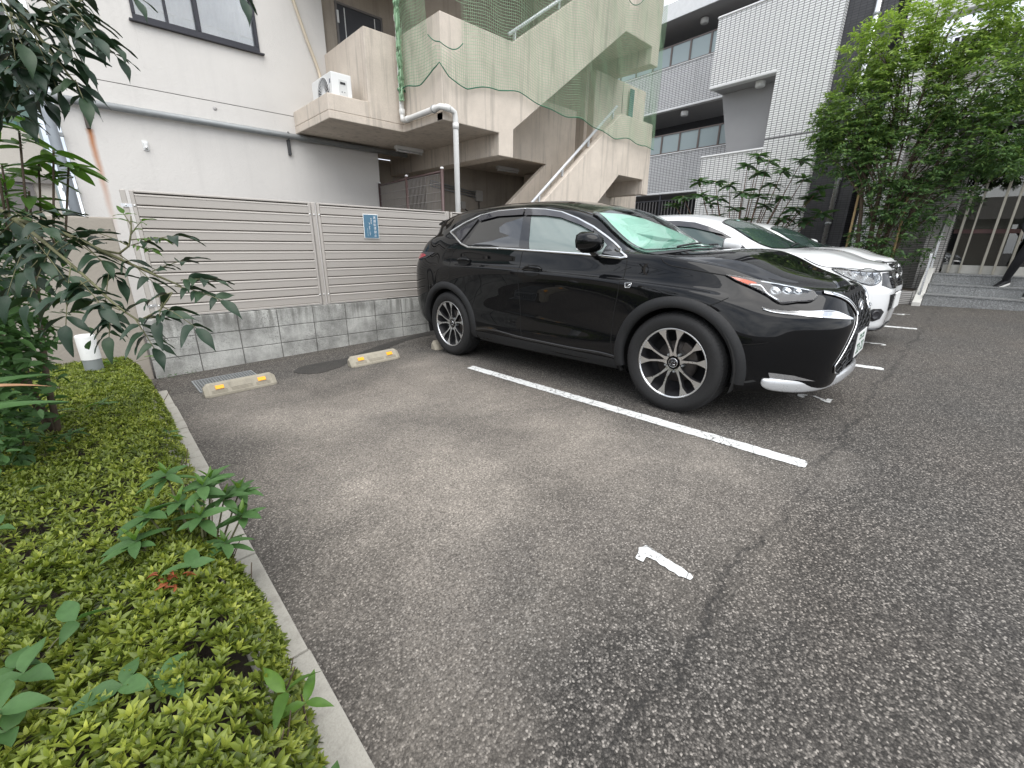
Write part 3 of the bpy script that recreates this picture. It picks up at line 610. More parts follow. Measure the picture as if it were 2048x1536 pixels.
# ================================================================== neighbours at the far left
nh = thing('neighbour_wall', 'off-white neighbouring wall beyond the grey downpipe', 'wall')
MB().box(-4.5, -.45, 5.6, 5.8, -.3, 3.0).build('wall', stucco_mat('cream_stucco', (.58, .55, .50)), nh); MB().box(-4.5, -.45, 5.5, 5.599, 2.18, 2.30).build('ledge', simple('ledge_grey', (.20, .19, .18), .7), nh)
MB().box(-3.9, -.7, 5.55, 5.598, 1.3, 2.17).build('shutter', simple('shutter_grey', (.16, .15, .145), .5), nh)
tb_ = thing('teal_building', 'teal metal-clad building far left behind the leaves', 'building')
MB().box(-7.5, -.55, 8.2, 13, -.3, 5.2).build('wall', simple('teal_cladding', (.13, .21, .19), .5, .1, .1, 2), tb_)
for x in np.arange(-7.4, -.6, .3): MB().box(x, x + .03, 8.17, 8.199, 0, 5.2).build('seam', simple('teal_seam', (.08, .2, .18), .5) if x < -7.3 else bpy.data.materials['teal_seam'], tb_)
MB().prism([(-7.8, 5.2), (-.3, 5.2), (-4, 6.9)], 'y', 8.0, 13.2).build('roof', simple('grey_roof', (.12, .12, .125), .6), tb_)
# house across the side lane (seen mirrored in the car windows)
oh = thing('lane_house', 'low house across the side lane beyond the planting bed', 'house')
MB().box(-20, -13.5, -6, 12, -.4, 2.9).build('wall', stucco_mat('sand_stucco', (.42, .38, .32)), oh)
MB().prism([(-21, 2.9), (-12.8, 2.9), (-16.7, 4.3)], 'y', -6.6, 12.6).build('roof', simple('brown_roof', (.07, .055, .045), .7), oh)
for y in (-4, -.5, 3, 6.2):
    wv = MB().box(-13.499, -13.46, y, y + 1.5, 1.2, 2.3).build('window', frame_m, oh)
    MB().box(-13.459, -13.44, y - .06, y + 1.56, 2.3, 2.38).build('frame', frame_m, wv)
# ================================================================== tiled apartment block on the right
TA = R(5); KS = 1.18
TT = Vector((math.sin(TA), math.cos(TA), 0)); TN = Vector((math.cos(TA), -math.sin(TA), 0))
CAMP = Vector((-0.205356, -5.464583, 1.370413)); O0 = Vector((10.66, -1.63, 0))
O1 = Vector((CAMP.x + KS * (O0.x - CAMP.x), CAMP.y + KS * (O0.y - CAMP.y), 0))
def zt(z): return CAMP.z + KS * (z - CAMP.z)
# the block has its own frame: u runs away from the street along the facade, v into the building
apt = thing('tiled_apartment', 'white tiled apartment building with grey access galleries behind the parked cars', 'building')
apt.matrix_world = Matrix(((TT.x, TN.x, 0, O1.x), (TT.y, TN.y, 0, O1.y), (0, 0, 1, 0), (0, 0, 0, 1)))
def tile_mat(name, c1, c2, mortar, tw, th, ms=.005, rough=.32, offset=0.0, obj=True, bumpk=.6):
    t = NT(name); p = t.pos(obj=obj); s = t.xyz(p)
    cx = t.n('ShaderNodeCombineXYZ'); t.link(t.math('ADD', s[0], s[1]), cx.inputs[0]); t.link(s[2], cx.inputs[1])
    b = t.n('ShaderNodeTexBrick', offset=offset, squash=1.0); b.inputs['Scale'].default_value = 1; b.inputs['Mortar Size'].default_value = ms; b.inputs['Mortar Smooth'].default_value = .15
    b.inputs['Brick Width'].default_value = tw; b.inputs['Row Height'].default_value = th; b.inputs['Bias'].default_value = 0
    b.inputs['Color1'].default_value = (*c1, 1); b.inputs['Color2'].default_value = (*c2, 1); b.inputs['Mortar'].default_value = (*mortar, 1); t.link(cx.outputs[0], b.inputs['Vector'])
    st_ = t.noise(t.pos((5, 5, .35), obj=obj), 1.1, 5)
    c = t.mix(t.math('MULTIPLY', t.ramp(st_, (.55, 0), (.75, 1)), .18), b.outputs['Color'], tuple(x * .55 for x in c1))
    t.set(base=c, rough=t.ramp(b.outputs['Fac'], (0, rough), (1, .85))); t.bump(t.math('SUBTRACT', 1, b.outputs['Fac']), bumpk, .004); return t.m
tile_white = tile_mat('white_glazed_tile', (.80, .805, .805), (.84, .845, .84), (.15, .155, .16), .12, .0495, .0072, bumpk=.05)
tile_grey = tile_mat('pale_grey_tile', (.55, .555, .56), (.60, .605, .61), (.12, .12, .125), .12, .0495, .0072, bumpk=.05)
tile_dark = tile_mat('charcoal_tile', (.050, .050, .056), (.066, .066, .072), (.035, .035, .038), .12, .0495, .004, bumpk=.12)
coping = simple('white_coping', (.70, .71, .71), .4); soffit_m = simple('grey_soffit_paint', (.34, .34, .345), .8, 0, .08, 2); dark_in = simple('dark_gallery_wall', (.055, .056, .062), .7, 0, .15, 3)
def tb(u0, u1, v0, v1, z0, z1, m, nm, bev=0): return MB().box(u0 * KS, u1 * KS, v0 * KS, v1 * KS, zt(z0), zt(z1)).build(nm, m, apt, False, bev)
# wing wall, upper box, lower parapet
tb(-1.03, -.02, 0, .35, -.5, 8.6, tile_white, 'wing_wall')
tb(-1.031, -.019, -.004, -.0005, 3.49, 3.51, simple('tile_joint', (.12, .12, .125), .8), 'movement_joint')
tb(-.0195, 1.40, 0, .14, 4.76, 6.02, tile_white, 'balcony_front'); tb(-.03, 1.425, -.02, .17, 6.0205, 6.07, coping, 'coping', .02); tb(-.0195, 1.41, -.012, .16, 4.70, 4.7595, coping, 'drip_edge', .015)
tb(1.26, 1.40, .1405, 1.25, 4.76, 6.02, tile_white, 'balcony_side'); tb(-.0195, 1.40, .1605, 1.25, 4.715, 4.755, soffit_m, 'soffit')
tb(-.0195, 1.36, 0, .14, -.5, 3.30, tile_white, 'lower_parapet'); tb(-.03, 1.385, -.02, .16, 3.3005, 3.35, coping, 'coping', .02); tb(1.22, 1.36, .1405, 1.25, -.5, 3.30, tile_white, 'lower_side')
MB().prism([(.22 * KS, zt(3.2)), (1.0 * KS, zt(3.2)), (1.38 * KS, zt(4.71)), (.0 * KS, zt(4.71))], 'y', .55 * KS, .75 * KS).build('inner_pier', soffit_m, apt)
tb(-.0195, 1.22, 1.26, 1.34, -.5, 8.6, soffit_m, 'stair_rear_wall')
for (u, v, z) in ((.42, .32, 4.66), (2.7, .95 + .6, 6.80), (2.95, .95 + .6, 4.78)):
    l = MB().lathe([(0, -.07), (.10, -.07), (.115, -.05), (.115, .058)], 24, (u * KS, v * KS, zt(z))); l.build('ceiling_lamp', white_plastic, apt, True)
# galleries
G = 1.32; UE = 7.5
for (zb, ztp, nm) in ((4.90, 5.93, 'upper_gallery'), (2.76, 3.80, 'lower_gallery')):
    tb(1.2, UE, G, G + .12, zb + .03, ztp - .03, tile_grey, nm + '_parapet'); tb(1.19, UE, G - .02, G + .14, ztp - .0295, ztp, coping, 'coping', .012); tb(1.19, UE, G - .012, G + .13, zb - .02, zb + .0295, coping, 'drip_edge', .01)
    tb(1.2, UE, G + .1305, 2.9, zb - .015, zb + .05, soffit_m, nm + '_floor')
    for u in (1.42, 2.6, 3.95, 5.2): tb(u, u + .006, G - .003, G - .0003, zb + .03, ztp - .03, simple('joint_dark', (.10, .10, .105), .8) if u < 1.5 and zb > 4 else bpy.data.materials['joint_dark'], 'tile_joint')
    # frosted screens on the parapet
    g0 = ztp + .02; g1 = ztp + .48; ub = np.arange(1.18, UE, .56)
    fr_m = simple('brown_screen_frame', (.13, .105, .095), .45) if zb > 4 else bpy.data.materials['brown_screen_frame']
    fg_m = simple('frosted_screen', (.30, .365, .375), .35, 0, .05, 2) if zb > 4 else bpy.data.materials['frosted_screen']
    tb(1.18, UE, G + .03, G + .07, g1, g1 + .03, fr_m, 'screen_rail'); tb(1.18, UE, G + .03, G + .07, ztp + .0005, g0 + .015, fr_m, 'screen_rail')
    for i in range(len(ub) - 1):
        tb(ub[i], ub[i] + .045, G + .025, G + .075, g0 + .0155, g1 - .0005, fr_m, 'screen_post'); tb(ub[i] + .0455, ub[i + 1] - .0005, G + .046, G + .052, g0 + .0155, g1 - .0005, fg_m, 'screen_pane')
tb(1.2, UE, 2.90, 3.0, -.5, 8.2, dark_in, 'gallery_wall')
for (u, z) in ((1.9, 4.95), (3.3, 4.95), (1.9, 2.85), (3.3, 2.85), (4.6, 4.95)): tb(u, u + .75, 2.87, 2.899, z, z + 1.7, simple('gallery_door', (.10, .09, .085), .5) if u < 2 and z > 4 else bpy.data.materials['gallery_door'], 'flat_door')
tb(.9, UE, G - .30, 3.0, 6.88, 6.96, soffit_m, 'roof_soffit'); tb(.9, UE, G - .33, G - .3005, 6.86, 7.22, coping, 'roof_fascia'); tb(.9, UE, G - .3, 3.0, 6.9605, 7.2, soffit_m, 'roof_slab'); tb(-.02, .899, G + .03, 3.0, 6.86, 7.2, coping, 'roof_fascia')
# ground floor rail
for z in (2.56, 1.45): tb(1.4, UE, G + .02, G + .05, z, z + .03, dark_metal, 'rail')
pk = tb(1.4, 1.4 + .016, G + .025, G + .045, 1.4805, 2.5595, simple('picket_grey', (.17, .165, .165), .5), 'picket')
for i in range(1, 46): o = inst(pk, apt); o.location = (i * .105 * KS, 0, 0)
for u in (2.05, 3.25, 4.5): tb(u, u + .05, G + .015, G + .055, -.5, 2.74, dark_metal, 'rail_post')
tb(1.361, UE, G + .25, G + .35, -.5, 1.40, dark_in, 'plinth')
# dark pier, downpipe, white pier, wall behind the tree
tb(-1.78, -1.0305, .10, .5, -.5, 8.6, tile_dark, 'dark_pier'); tb(-2.10, -1.7805, .50, .62, -.5, 8.6, tile_dark, 'dark_recess')
tb(-2.35, -1.98, .02, .4995, -.5, 8.6, tile_white, 'white_pier'); tb(-3.2, -2.3505, .35, .5, -.5, 4.3, tile_mat('grey_border_tile', (.30, .29, .28), (.37, .36, .345), (.10, .10, .10), .24, .035, .006, .6, .5), 'border_wall')
rp = thing('silver_downpipe', 'silver downpipe on the charcoal tiled pier', 'pipe'); rp.matrix_world = apt.matrix_world
MB().tube([(-1.52 * KS, .03 * KS, zt(-.3)), (-1.52 * KS, .03 * KS, zt(8.5))], .055, 14).build('pipe', alu, rp, True)
for z in (1.8, 2.6, 3.6, 5.2): MB().lathe([(.056, -.03), (.064, -.025), (.064, .025), (.056, .03)], 14, (-1.52 * KS, .03 * KS, zt(z))).build('collar', galv, rp, True)
# upper floor over the entrance with a balcony rail
tb(-7.5, -2.3505, .36, .6, 5.05, 8.6, tile_white, 'upper_front'); tb(-7.5, -2.36, .32, .62, 4.99, 5.0495, coping, 'coping', .01)
tb(-7.5, -2.3505, .30, .6, 3.35, 3.85, tile_white, 'balcony_fascia'); tb(-7.5, -2.34, .28, .62, 3.8505, 3.90, coping, 'coping', .01)
tb(-7.5, -2.3505, 1.6, 1.7, 3.9, 5.0, dark_in, 'balcony_rear_wall'); tb(-7.5, -2.3505, .6005, 1.6, 3.84, 3.90, soffit_m, 'balcony_floor')
br = simple('white_balcony_rail', (.62, .63, .64), .4, .2)
tb(-7.5, -2.36, .36, .40, 4.66, 4.70, br, 'balcony_rail'); tb(-7.5, -2.36, .37, .39, 3.96, 3.98, br, 'balcony_rail')
pk2 = tb(-2.45, -2.43, .37, .39, 3.9805, 4.6595, br, 'baluster')
for i in range(1, 40): o = inst(pk2, apt); o.location = (-i * .115 * KS, 0, 0)
tb(-7.5, -2.3505, .5, .6, 2.75, 3.3495, soffit_m, 'entrance_lintel')

# ================================================================== entrance with granite steps
ent = thing('entrance', 'recessed glass entrance with pale metal fins above the granite steps', 'entrance')
fin_m = simple('champagne_fin', (.36, .34, .285), .4, .5, .08, 6); mull_m = simple('entrance_black', (.012, .012, .014), .35)
granite_l = simple('lobby_floor_stone', (.20, .195, .185), .3)
border_tile = tile_mat('narrow_grey_tile', (.40, .385, .365), (.47, .455, .435), (.13, .125, .12), .22, .034, .006, .55, .0, False, .6)
MB().box(11.25, 11.62, -4.90, -4.60, .3, 3.2).build('tiled_pier', border_tile, ent, False, .004)
eg = glass_mat('entrance_glass', (.62, .64, .63), ior=1.9)
MB().box(11.55, 11.57, -9.5, -4.901, .99, 3.35).build('glass_wall', eg, ent)
MB().box(11.9, 12.0, -9.5, -4.62, 1.72, 2.42).build('reflection_panel', simple('pale_reflection', (.55, .53, .48), .8), ent); MB().box(12.2, 12.3, -9.5, -4.62, .9, 3.4).build('lobby_rear', simple('dark_lobby', (.06, .055, .05), .6), ent); MB().box(11.6, 12.25, -9.5, -4.62, .88, .925).build('lobby_floor', granite_l, ent); MB().box(11.75, 12.0, -7.2, -5.2, .93, 1.55).build('lobby_counter', simple('dark_counter', (.035, .032, .03), .5), ent)  # the pale upper panel imitates the opposite building's reflection in the glass
MB().box(11.50, 11.549, -9.5, -4.93, .93, 1.075).build('threshold', simple('pale_threshold', (.50, .49, .45), .4, .3), ent)
MB().box(11.3, 12.4, -9.5, -4.58, 3.36, 3.5).build('canopy', soffit_m, ent)
for i, (y, wd) in enumerate(((-5.02, .036), (-5.17, .025), (-5.44, .036), (-5.60, .034), (-5.77, .036), (-6.15, .05), (-6.5, .05), (-6.9, .05))):
    MB().box(11.40, 11.495, y - wd / 2, y + wd / 2, .93, 3.355).build('fin', fin_m, ent, False, .003)
MB().box(11.52, 11.549, -9.5, -4.93, 1.63, 1.70).build('reflected_beam', simple('reflected_beam_red', (.10, .045, .04), .5), ent)  # red-brown beam of the mirrored building, its reflection built as a coloured bar
granite = None
def granite_mat():
    t = NT('grey_granite'); p = t.pos(); v = t.voro(p, 120, 'F1', 'Color'); h = t.n('ShaderNodeSeparateColor'); t.link(v, h.inputs[0])
    c = t.mix(t.noise(p, 3, 5), (.19, .195, .195), (.27, .275, .27)); c = t.mix(1.0, c, t.ramp(h.outputs[0], (.1, .6), (.8, 1.15), (1, 1.6)), 'MULTIPLY'); t.set(base=c, rough=.6); return t.m
granite = granite_mat(); nose_m = simple('pale_step_nosing', (.33, .335, .33), .7, 0, .15, 20)
stp = thing('granite_steps', 'grey granite entrance steps at the right edge', 'steps')
rs = [(10.36, .60), (10.66, .765), (10.96, .93)]; z_prev = .2
for i, (x, z) in enumerate(rs):
    y = -4.86
    while y > -9.4:
        L = .60 if i % 2 else .62; MB().box(x, x + (.303 if i < 2 else .60), y - L, y - .003, .1, z - .022).build('riser_slab', granite, stp, False, .002); MB().box(x - .012, x + (.30 if i < 2 else .545), y - L, y - .003, z - .0215, z).build('tread_slab', granite, stp, False, .003); y -= L
    MB().box(x - .0135, x + .03, -9.4, -4.863, z + .0005, z + .003).build('nosing', nose_m, stp)
# white stringer and steel handrail beside the steps
sw = thing('white_stringer', 'sloping white concrete stringer at the left end of the granite steps', 'stringer')
MB().prism([(10.22, .2), (11.25, .2), (11.25, 1.02), (10.98, 1.02), (10.34, .50), (10.22, .46)], 'y', -4.855, -4.74).build('stringer', simple('white_stringer_paint', (.62, .61, .57), .7, 0, .1, 6), sw, False, .008)
hr = thing('steel_handrail', 'flat steel handrail rising beside the granite steps', 'handrail')
MB().prism([(10.30, 1.27), (10.34, 1.30), (11.2, 1.96), (11.25, 1.96), (11.25, 1.90), (11.21, 1.89), (10.34, 1.235), (10.30, 1.20)], 'y', -4.815, -4.78).build('rail', alu, hr, False, .004)
for x, z0, z1 in ((10.42, .56, 1.31), (11.12, 1.02, 1.84)): MB().box(x, x + .035, -4.812, -4.784, z0, z1).build('post', alu, hr)
# low planter behind the last car
pl = thing('tree_planter', 'low tiled planter at the foot of the leafy tree', 'planter'); MB().box(10.42, 11.2, -4.735, -1.2, .2, .62).build('planter_wall', border_tile, pl, False, .006); MB().box(10.5, 11.15, -4.69, -1.25, .6205, .63).build('planter_soil', soil_m, pl)
# ================================================================== cars
# rows run from the rear centre line round the right flank to the nose; x forward from the rear axle, y = half width, z up
SUV = np.array([
 # r0 floor edge
 [(-.80,0,.30),(-.80,.40,.30),(-.72,.62,.28),(-.5,.66,.26),(-.2,.68,.24),(.3,.70,.22),(.8,.70,.21),(1.3,.70,.21),(1.75,.70,.21),(2.2,.70,.21),(2.45,.70,.22),(2.8,.68,.22),(3.05,.64,.21),(3.18,.52,.20),(3.28,.34,.20),(3.33,0,.20)],
 # r1 bottom edge
 [(-.97,0,.34),(-.96,.42,.33),(-.82,.74,.32),(-.55,.80,.30),(-.2,.82,.27),(.3,.83,.235),(.8,.835,.225),(1.3,.835,.22),(1.75,.835,.22),(2.2,.835,.22),(2.45,.83,.22),(2.8,.81,.22),(3.08,.77,.215),(3.27,.63,.205),(3.41,.40,.195),(3.48,0,.19)],
 # r2 sill
 [(-1.01,0,.42),(-1.0,.45,.41),(-.86,.79,.40),(-.58,.865,.38),(-.2,.885,.34),(.3,.885,.30),(.8,.88,.29),(1.3,.88,.285),(1.75,.88,.28),(2.2,.88,.28),(2.45,.88,.28),(2.8,.87,.28),(3.1,.82,.27),(3.30,.68,.26),(3.45,.43,.25),(3.52,0,.24)],
 # r3 lower door
 [(-1.05,0,.52),(-1.03,.48,.52),(-.89,.81,.51),(-.6,.89,.49),(-.2,.905,.46),(.3,.90,.43),(.8,.892,.42),(1.3,.892,.41),(1.75,.895,.40),(2.2,.90,.40),(2.45,.90,.40),(2.8,.89,.39),(3.12,.83,.37),(3.32,.69,.35),(3.47,.44,.335),(3.535,0,.32)],
 # r4 concave
 [(-1.065,0,.63),(-1.04,.5,.63),(-.9,.815,.63),(-.62,.895,.62),(-.2,.918,.60),(.3,.900,.57),(.8,.880,.56),(1.3,.878,.55),(1.75,.882,.54),(2.2,.898,.53),(2.45,.908,.53),(2.8,.90,.52),(3.13,.835,.49),(3.33,.695,.47),(3.485,.44,.45),(3.55,0,.44)],
 # r5 crease
 [(-1.06,0,.76),(-1.04,.5,.77),(-.9,.81,.78),(-.62,.895,.79),(-.2,.922,.78),(.3,.908,.76),(.8,.894,.74),(1.3,.893,.725),(1.75,.896,.71),(2.2,.910,.70),(2.45,.918,.69),(2.8,.905,.67),(3.13,.83,.63),(3.335,.69,.60),(3.495,.43,.575),(3.56,0,.56)],
 # r6 shoulder
 [(-1.04,0,.92),(-1.02,.5,.93),(-.88,.80,.95),(-.62,.885,.97),(-.2,.912,.97),(.3,.912,.955),(.8,.910,.945),(1.3,.909,.93),(1.75,.909,.91),(2.2,.910,.89),(2.45,.906,.865),(2.8,.88,.83),(3.11,.805,.775),(3.33,.67,.725),(3.495,.41,.69),(3.555,0,.67)],
 # r7 below belt
 [(-1.03,0,1.0),(-1.0,.48,1.02),(-.86,.76,1.05),(-.62,.845,1.08),(-.2,.872,1.09),(.3,.885,1.075),(.8,.892,1.055),(1.3,.892,1.03),(1.75,.888,1.00),(2.2,.878,.97),(2.45,.865,.955),(2.8,.835,.91),(3.09,.765,.85),(3.30,.635,.79),(3.465,.39,.755),(3.53,0,.75)],
 # r8 belt line / fender top
 [(-1.0,0,1.09),(-.97,.45,1.11),(-.82,.69,1.15),(-.58,.775,1.21),(-.2,.815,1.245),(.3,.845,1.19),(.8,.858,1.165),(1.3,.858,1.145),(1.75,.845,1.115),(2.2,.815,1.08),(2.45,.80,1.06),(2.8,.77,.985),(3.05,.70,.915),(3.25,.575,.850),(3.42,.36,.822),(3.485,0,.835)],
 # r9 lower glass / hood edge
 [(-.90,0,1.27),(-.87,.42,1.28),(-.73,.62,1.30),(-.5,.71,1.33),(-.18,.755,1.345),(.3,.785,1.31),(.8,.795,1.30),(1.3,.79,1.285),(1.75,.765,1.235),(2.2,.735,1.115),(2.45,.725,1.08),(2.8,.70,1.015),(3.02,.63,.945),(3.21,.51,.876),(3.39,.32,.842),(3.455,0,.853)],
 # r10 rail
 [(-.74,0,1.42),(-.72,.40,1.42),(-.60,.555,1.425),(-.4,.62,1.445),(-.15,.655,1.475),(.3,.672,1.515),(.8,.675,1.525),(1.3,.66,1.495),(1.75,.635,1.375),(2.2,.605,1.135),(2.45,.60,1.088),(2.8,.58,1.03),(3.0,.52,.965),(3.18,.42,.893),(3.36,.27,.855),(3.43,0,.862)],
 # r11 roof shoulder
 [(-.66,0,1.49),(-.64,.38,1.485),(-.52,.50,1.485),(-.35,.555,1.51),(-.12,.585,1.545),(.3,.602,1.58),(.8,.603,1.588),(1.3,.59,1.558),(1.75,.565,1.43),(2.2,.46,1.150),(2.45,.45,1.098),(2.8,.43,1.042),(2.99,.40,.978),(3.16,.32,.905),(3.34,.21,.865),(3.41,0,.868)],
 # r12 roof quarter
 [(-.64,0,1.515),(-.62,.20,1.515),(-.48,.26,1.53),(-.3,.29,1.56),(-.1,.30,1.588),(.3,.31,1.622),(.8,.31,1.632),(1.3,.30,1.602),(1.75,.29,1.47),(2.2,.24,1.165),(2.45,.23,1.105),(2.8,.22,1.052),(2.98,.20,.988),(3.15,.16,.915),(3.33,.11,.872),(3.40,0,.872)],
 # r13 centre line
 [(-.63,0,1.52),(-.61,0,1.52),(-.46,0,1.54),(-.28,0,1.57),(-.08,0,1.60),(.3,0,1.633),(.8,0,1.643),(1.3,0,1.613),(1.75,0,1.485),(2.2,0,1.172),(2.45,0,1.108),(2.8,0,1.055),(2.98,0,.992),(3.15,0,.919),(3.33,0,.875),(3.395,0,.874)],
])
ROWT = np.array([0, 1, 1.6, 2.3, 3.1, 4.0, 5.0, 5.7, 6.3, 7.4, 8.5, 9.2, 10.2, 11.2])

# shaping offsets applied to the drawn rows
def _adj(T):
    T = T.copy()
    T[1:10, 2, 0] += .13; T[1:10, 1, 0] += .09; T[1:10, 0, 0] += .05; T[3:7, 2, 1] -= .01
    T[8, 2] = (-.66, .66, 1.135); T[9, 2] = (-.53, .60, 1.285); T[10, 2] = (-.47, .54, 1.415)
    T[8, 3, 1] -= .015; T[9, 3] = (-.42, .685, 1.335); T[3:8, 3, 0] += .03
    for st, dz in ((5, -.012), (6, -.022), (7, -.035), (8, -.038)): T[10:, st, 2] += dz * np.array([.6, .9, 1, 1])
    for st, dz in ((9, .01), (10, .022), (11, .066), (12, .085), (13, .082), (14, .062), (15, .05)):
        T[9:, st, 2] += dz * np.array([.55, .85, 1, 1, 1]); T[8, st, 2] += dz * .3; T[7, st, 2] += dz * .1
    for st in range(5, 12): T[6, st, 2] += .030; T[7, st, 2] -= .022; T[7, st, 1] -= .010; T[6, st, 1] += .004
    T[2:9, 14, 0] += .035; T[2:9, 14, 1] += .02; T[2:9, 15, 0] -= .012
    return T
SUV = _adj(SUV)

def car_grid(T, ns=190, nr=96):
    P = T.transpose(1, 0, 2)                      # station, row, xyz
    st = np.concatenate([[0], np.cumsum(np.linalg.norm(np.diff(P[:, 5], axis=0), axis=1))])
    ts = np.linspace(0, st[-1], ns); A = cspline(ts, st, P)     # ns,row,3
    rt = np.linspace(0, ROWT[-1], nr); B = cspline(rt, ROWT, A.transpose(1, 0, 2))   # nr,ns,3
    B[:, :, 1] = np.maximum(B[:, :, 1], 0); B[:, 0, 1] = 0; B[:, -1, 1] = 0; B[-1, :, 1] = 0
    return B
def car_body(T, arches, name, mat, parent):
    """arches: [(x, z, r)]; returns body object and a BVH of the right half (y<0)"""
    B = car_grid(T); nr, ns, _ = B.shape
    for (ax, az, ar) in arches:                   # snap the wheel opening to a clean circle
        X, Z, Y = B[:, :, 0], B[:, :, 2], B[:, :, 1]
    V = B.reshape(-1, 3); idx = np.arange(nr * ns).reshape(nr, ns)
    q = np.stack([idx[:-1, :-1], idx[:-1, 1:], idx[1:, 1:], idx[1:, :-1]], -1).reshape(-1, 4)
    c = V[q].mean(1); keep = np.ones(len(q), bool)
    Vn = V.copy()
    for (ax, az, ar) in arches:
        d = np.hypot(V[:, 0] - ax, V[:, 2] - az); inside = (d < ar) & (V[:, 1] > .6)
        allin = inside[q].all(1); keep &= ~allin
        part = inside[q].any(1) & ~allin
        mv = np.zeros(len(V), bool); mv[q[part].ravel()] = True; mv &= inside
        s = ar / np.maximum(d[mv], 1e-6)
        Vn[mv, 0] = ax + (V[mv, 0] - ax) * s; Vn[mv, 2] = az + (V[mv, 2] - az) * s
    V = Vn; q = q[keep]
    VR = V * np.array([1, -1, 1]); VL = V
    off = len(V)
    F = np.concatenate([q, (q + off)[:, ::-1]])
    bm = bmesh.new(); me = bpy.data.meshes.new(name)
    me.from_pydata(np.concatenate([VR, VL]).tolist(), [], F.tolist()); bm.from_mesh(me)
    bmesh.ops.remove_doubles(bm, verts=bm.verts, dist=.0006)
    bmesh.ops.delete(bm, geom=[v for v in bm.verts if not v.link_faces], context='VERTS')
    bmesh.ops.recalc_face_normals(bm, faces=bm.faces)
    ctr = sum((f.calc_center_median().z * 0 + (f.normal.dot(f.calc_center_median() - Vector((1.2, 0, .8)))) * f.calc_area() for f in bm.faces))
    if ctr < 0: bmesh.ops.reverse_faces(bm, faces=bm.faces)
    bm.to_mesh(me); me.shade_smooth(); me.materials.append(mat)
    bvh = BVHTree.FromBMesh(bm); bm.free()
    o = bpy.data.objects.new(name, me); COL.objects.link(o); o.parent = parent
    return o, bvh
class Skin:
    """project drawings on to the body shell"""
    def __init__(s, bvh): s.b = bvh
    def hit(s, o, d):
        h = s.b.ray_cast(Vector(o), Vector(d)); return h if h[0] is not None else None
    def side(s, x, z):                      # right flank
        h = s.hit((x, -3, z), (0, 1, 0)); 
        if h: return h[0], h[1]
        h = s.b.find_nearest(Vector((x, -.8, z))); return h[0], h[1]
    def top(s, x, y):
        h = s.hit((x, y, 4), (0, 0, -1)); 
        if h: return h[0], h[1]
        h = s.b.find_nearest(Vector((x, y, 1))); return h[0], h[1]
    def front(s, y, z):
        h = s.hit((6, y, z), (-1, 0, 0)); 
        if h: return h[0], h[1]
        h = s.b.find_nearest(Vector((3.4, y, z))); return h[0], h[1]
    def diag(s, u, z):                      # right front corner, looking along (-1, 1, 0)
        h = s.hit((.70711 * u + 3, .70711 * u - 3, z), (-.70711, .70711, 0))
        if h: return h[0], h[1]
        h = s.b.find_nearest(Vector((.70711 * u + .4, .70711 * u - .4, z))); return h[0], h[1]
    def at(s, p):
        p = Vector(p); h = s.b.find_nearest(p); return h[0], h[1]
def patch(fn, poly, off, step=.03):
    """fill a 2d drawing polygon with a grid that follows the shell: fn(u,v)->(co,no)"""
    bm = bmesh.new(); vs = [bm.verts.new((p[0], p[1], 0)) for p in poly]; bm.faces.new(vs)
    lo = np.min(poly, 0); hi = np.max(poly, 0)
    for ax in (0, 1):
        for t in np.arange(math.ceil(lo[ax] / step) * step, hi[ax], step):
            co = [0, 0, 0]; no = [0, 0, 0]; co[ax] = t; no[ax] = 1
            bmesh.ops.bisect_plane(bm, geom=bm.verts[:] + bm.edges[:] + bm.faces[:], plane_co=co, plane_no=no, dist=1e-5)
    out = MB(); bm.verts.ensure_lookup_table()
    for i, v in enumerate(bm.verts): v.index = i
    V = []
    for v in bm.verts:
        c, n = fn(v.co.x, v.co.y); V.append(c + n * off)
    F = [tuple(v.index for v in f.verts) for f in bm.faces]
    c0, n0 = V[0], None
    out.add(V, F); bm.free()
    if F:                                     # orient outward
        f = max(F, key=len); a, b, c = V[f[0]], V[f[1]], V[f[2]]; nn = (b - a).cross(c - a); _, n = fn(*np.mean(poly, 0))
        if nn.dot(n) < 0: out.f = [g[::-1] for g in out.f]
    return out
def strip(fn, pts, r, off=0.0, closed=False, step=.02, flat=1.0, n=6, smooth=True, mb=None):
    mb = mb or MB(); Q = dens(pts, step, closed, smooth); C = []; ns = []
    for p in Q:
        c, nn = fn(*p); C.append(c + nn * off); ns.append(nn)
    if flat == 1.0: return mb.tube(C, r, n, closed)
    m = len(C); vs = []; fs = []
    for i in range(m):
        t = (C[(i + 1) % m] - C[i - 1]) if closed else (C[min(i + 1, m - 1)] - C[max(0, i - 1)]); t.normalize(); nn = ns[i]; b = nn.cross(t).normalized()
        for k in range(n):
            a = 2 * math.pi * k / n; vs.append(C[i] + b * math.cos(a) * r + nn * math.sin(a) * r * flat)
    for i in range(m if closed else m - 1):
        for k in range(n): j = (i + 1) % m; fs.append((i * n + k, j * n + k, j * n + (k + 1) % n, i * n + (k + 1) % n))
    return mb.add(vs, fs)
def mirror(mb):
    o = MB(); o.v = [(x, -y, z) for x, y, z in mb.v]; o.f = [f[::-1] for f in mb.f]; return o
def both(mb, name, mat, parent, smooth=True):
    a = mb.build(name, mat, parent, smooth); mirror(mb).build(name, mat, parent, smooth); return a

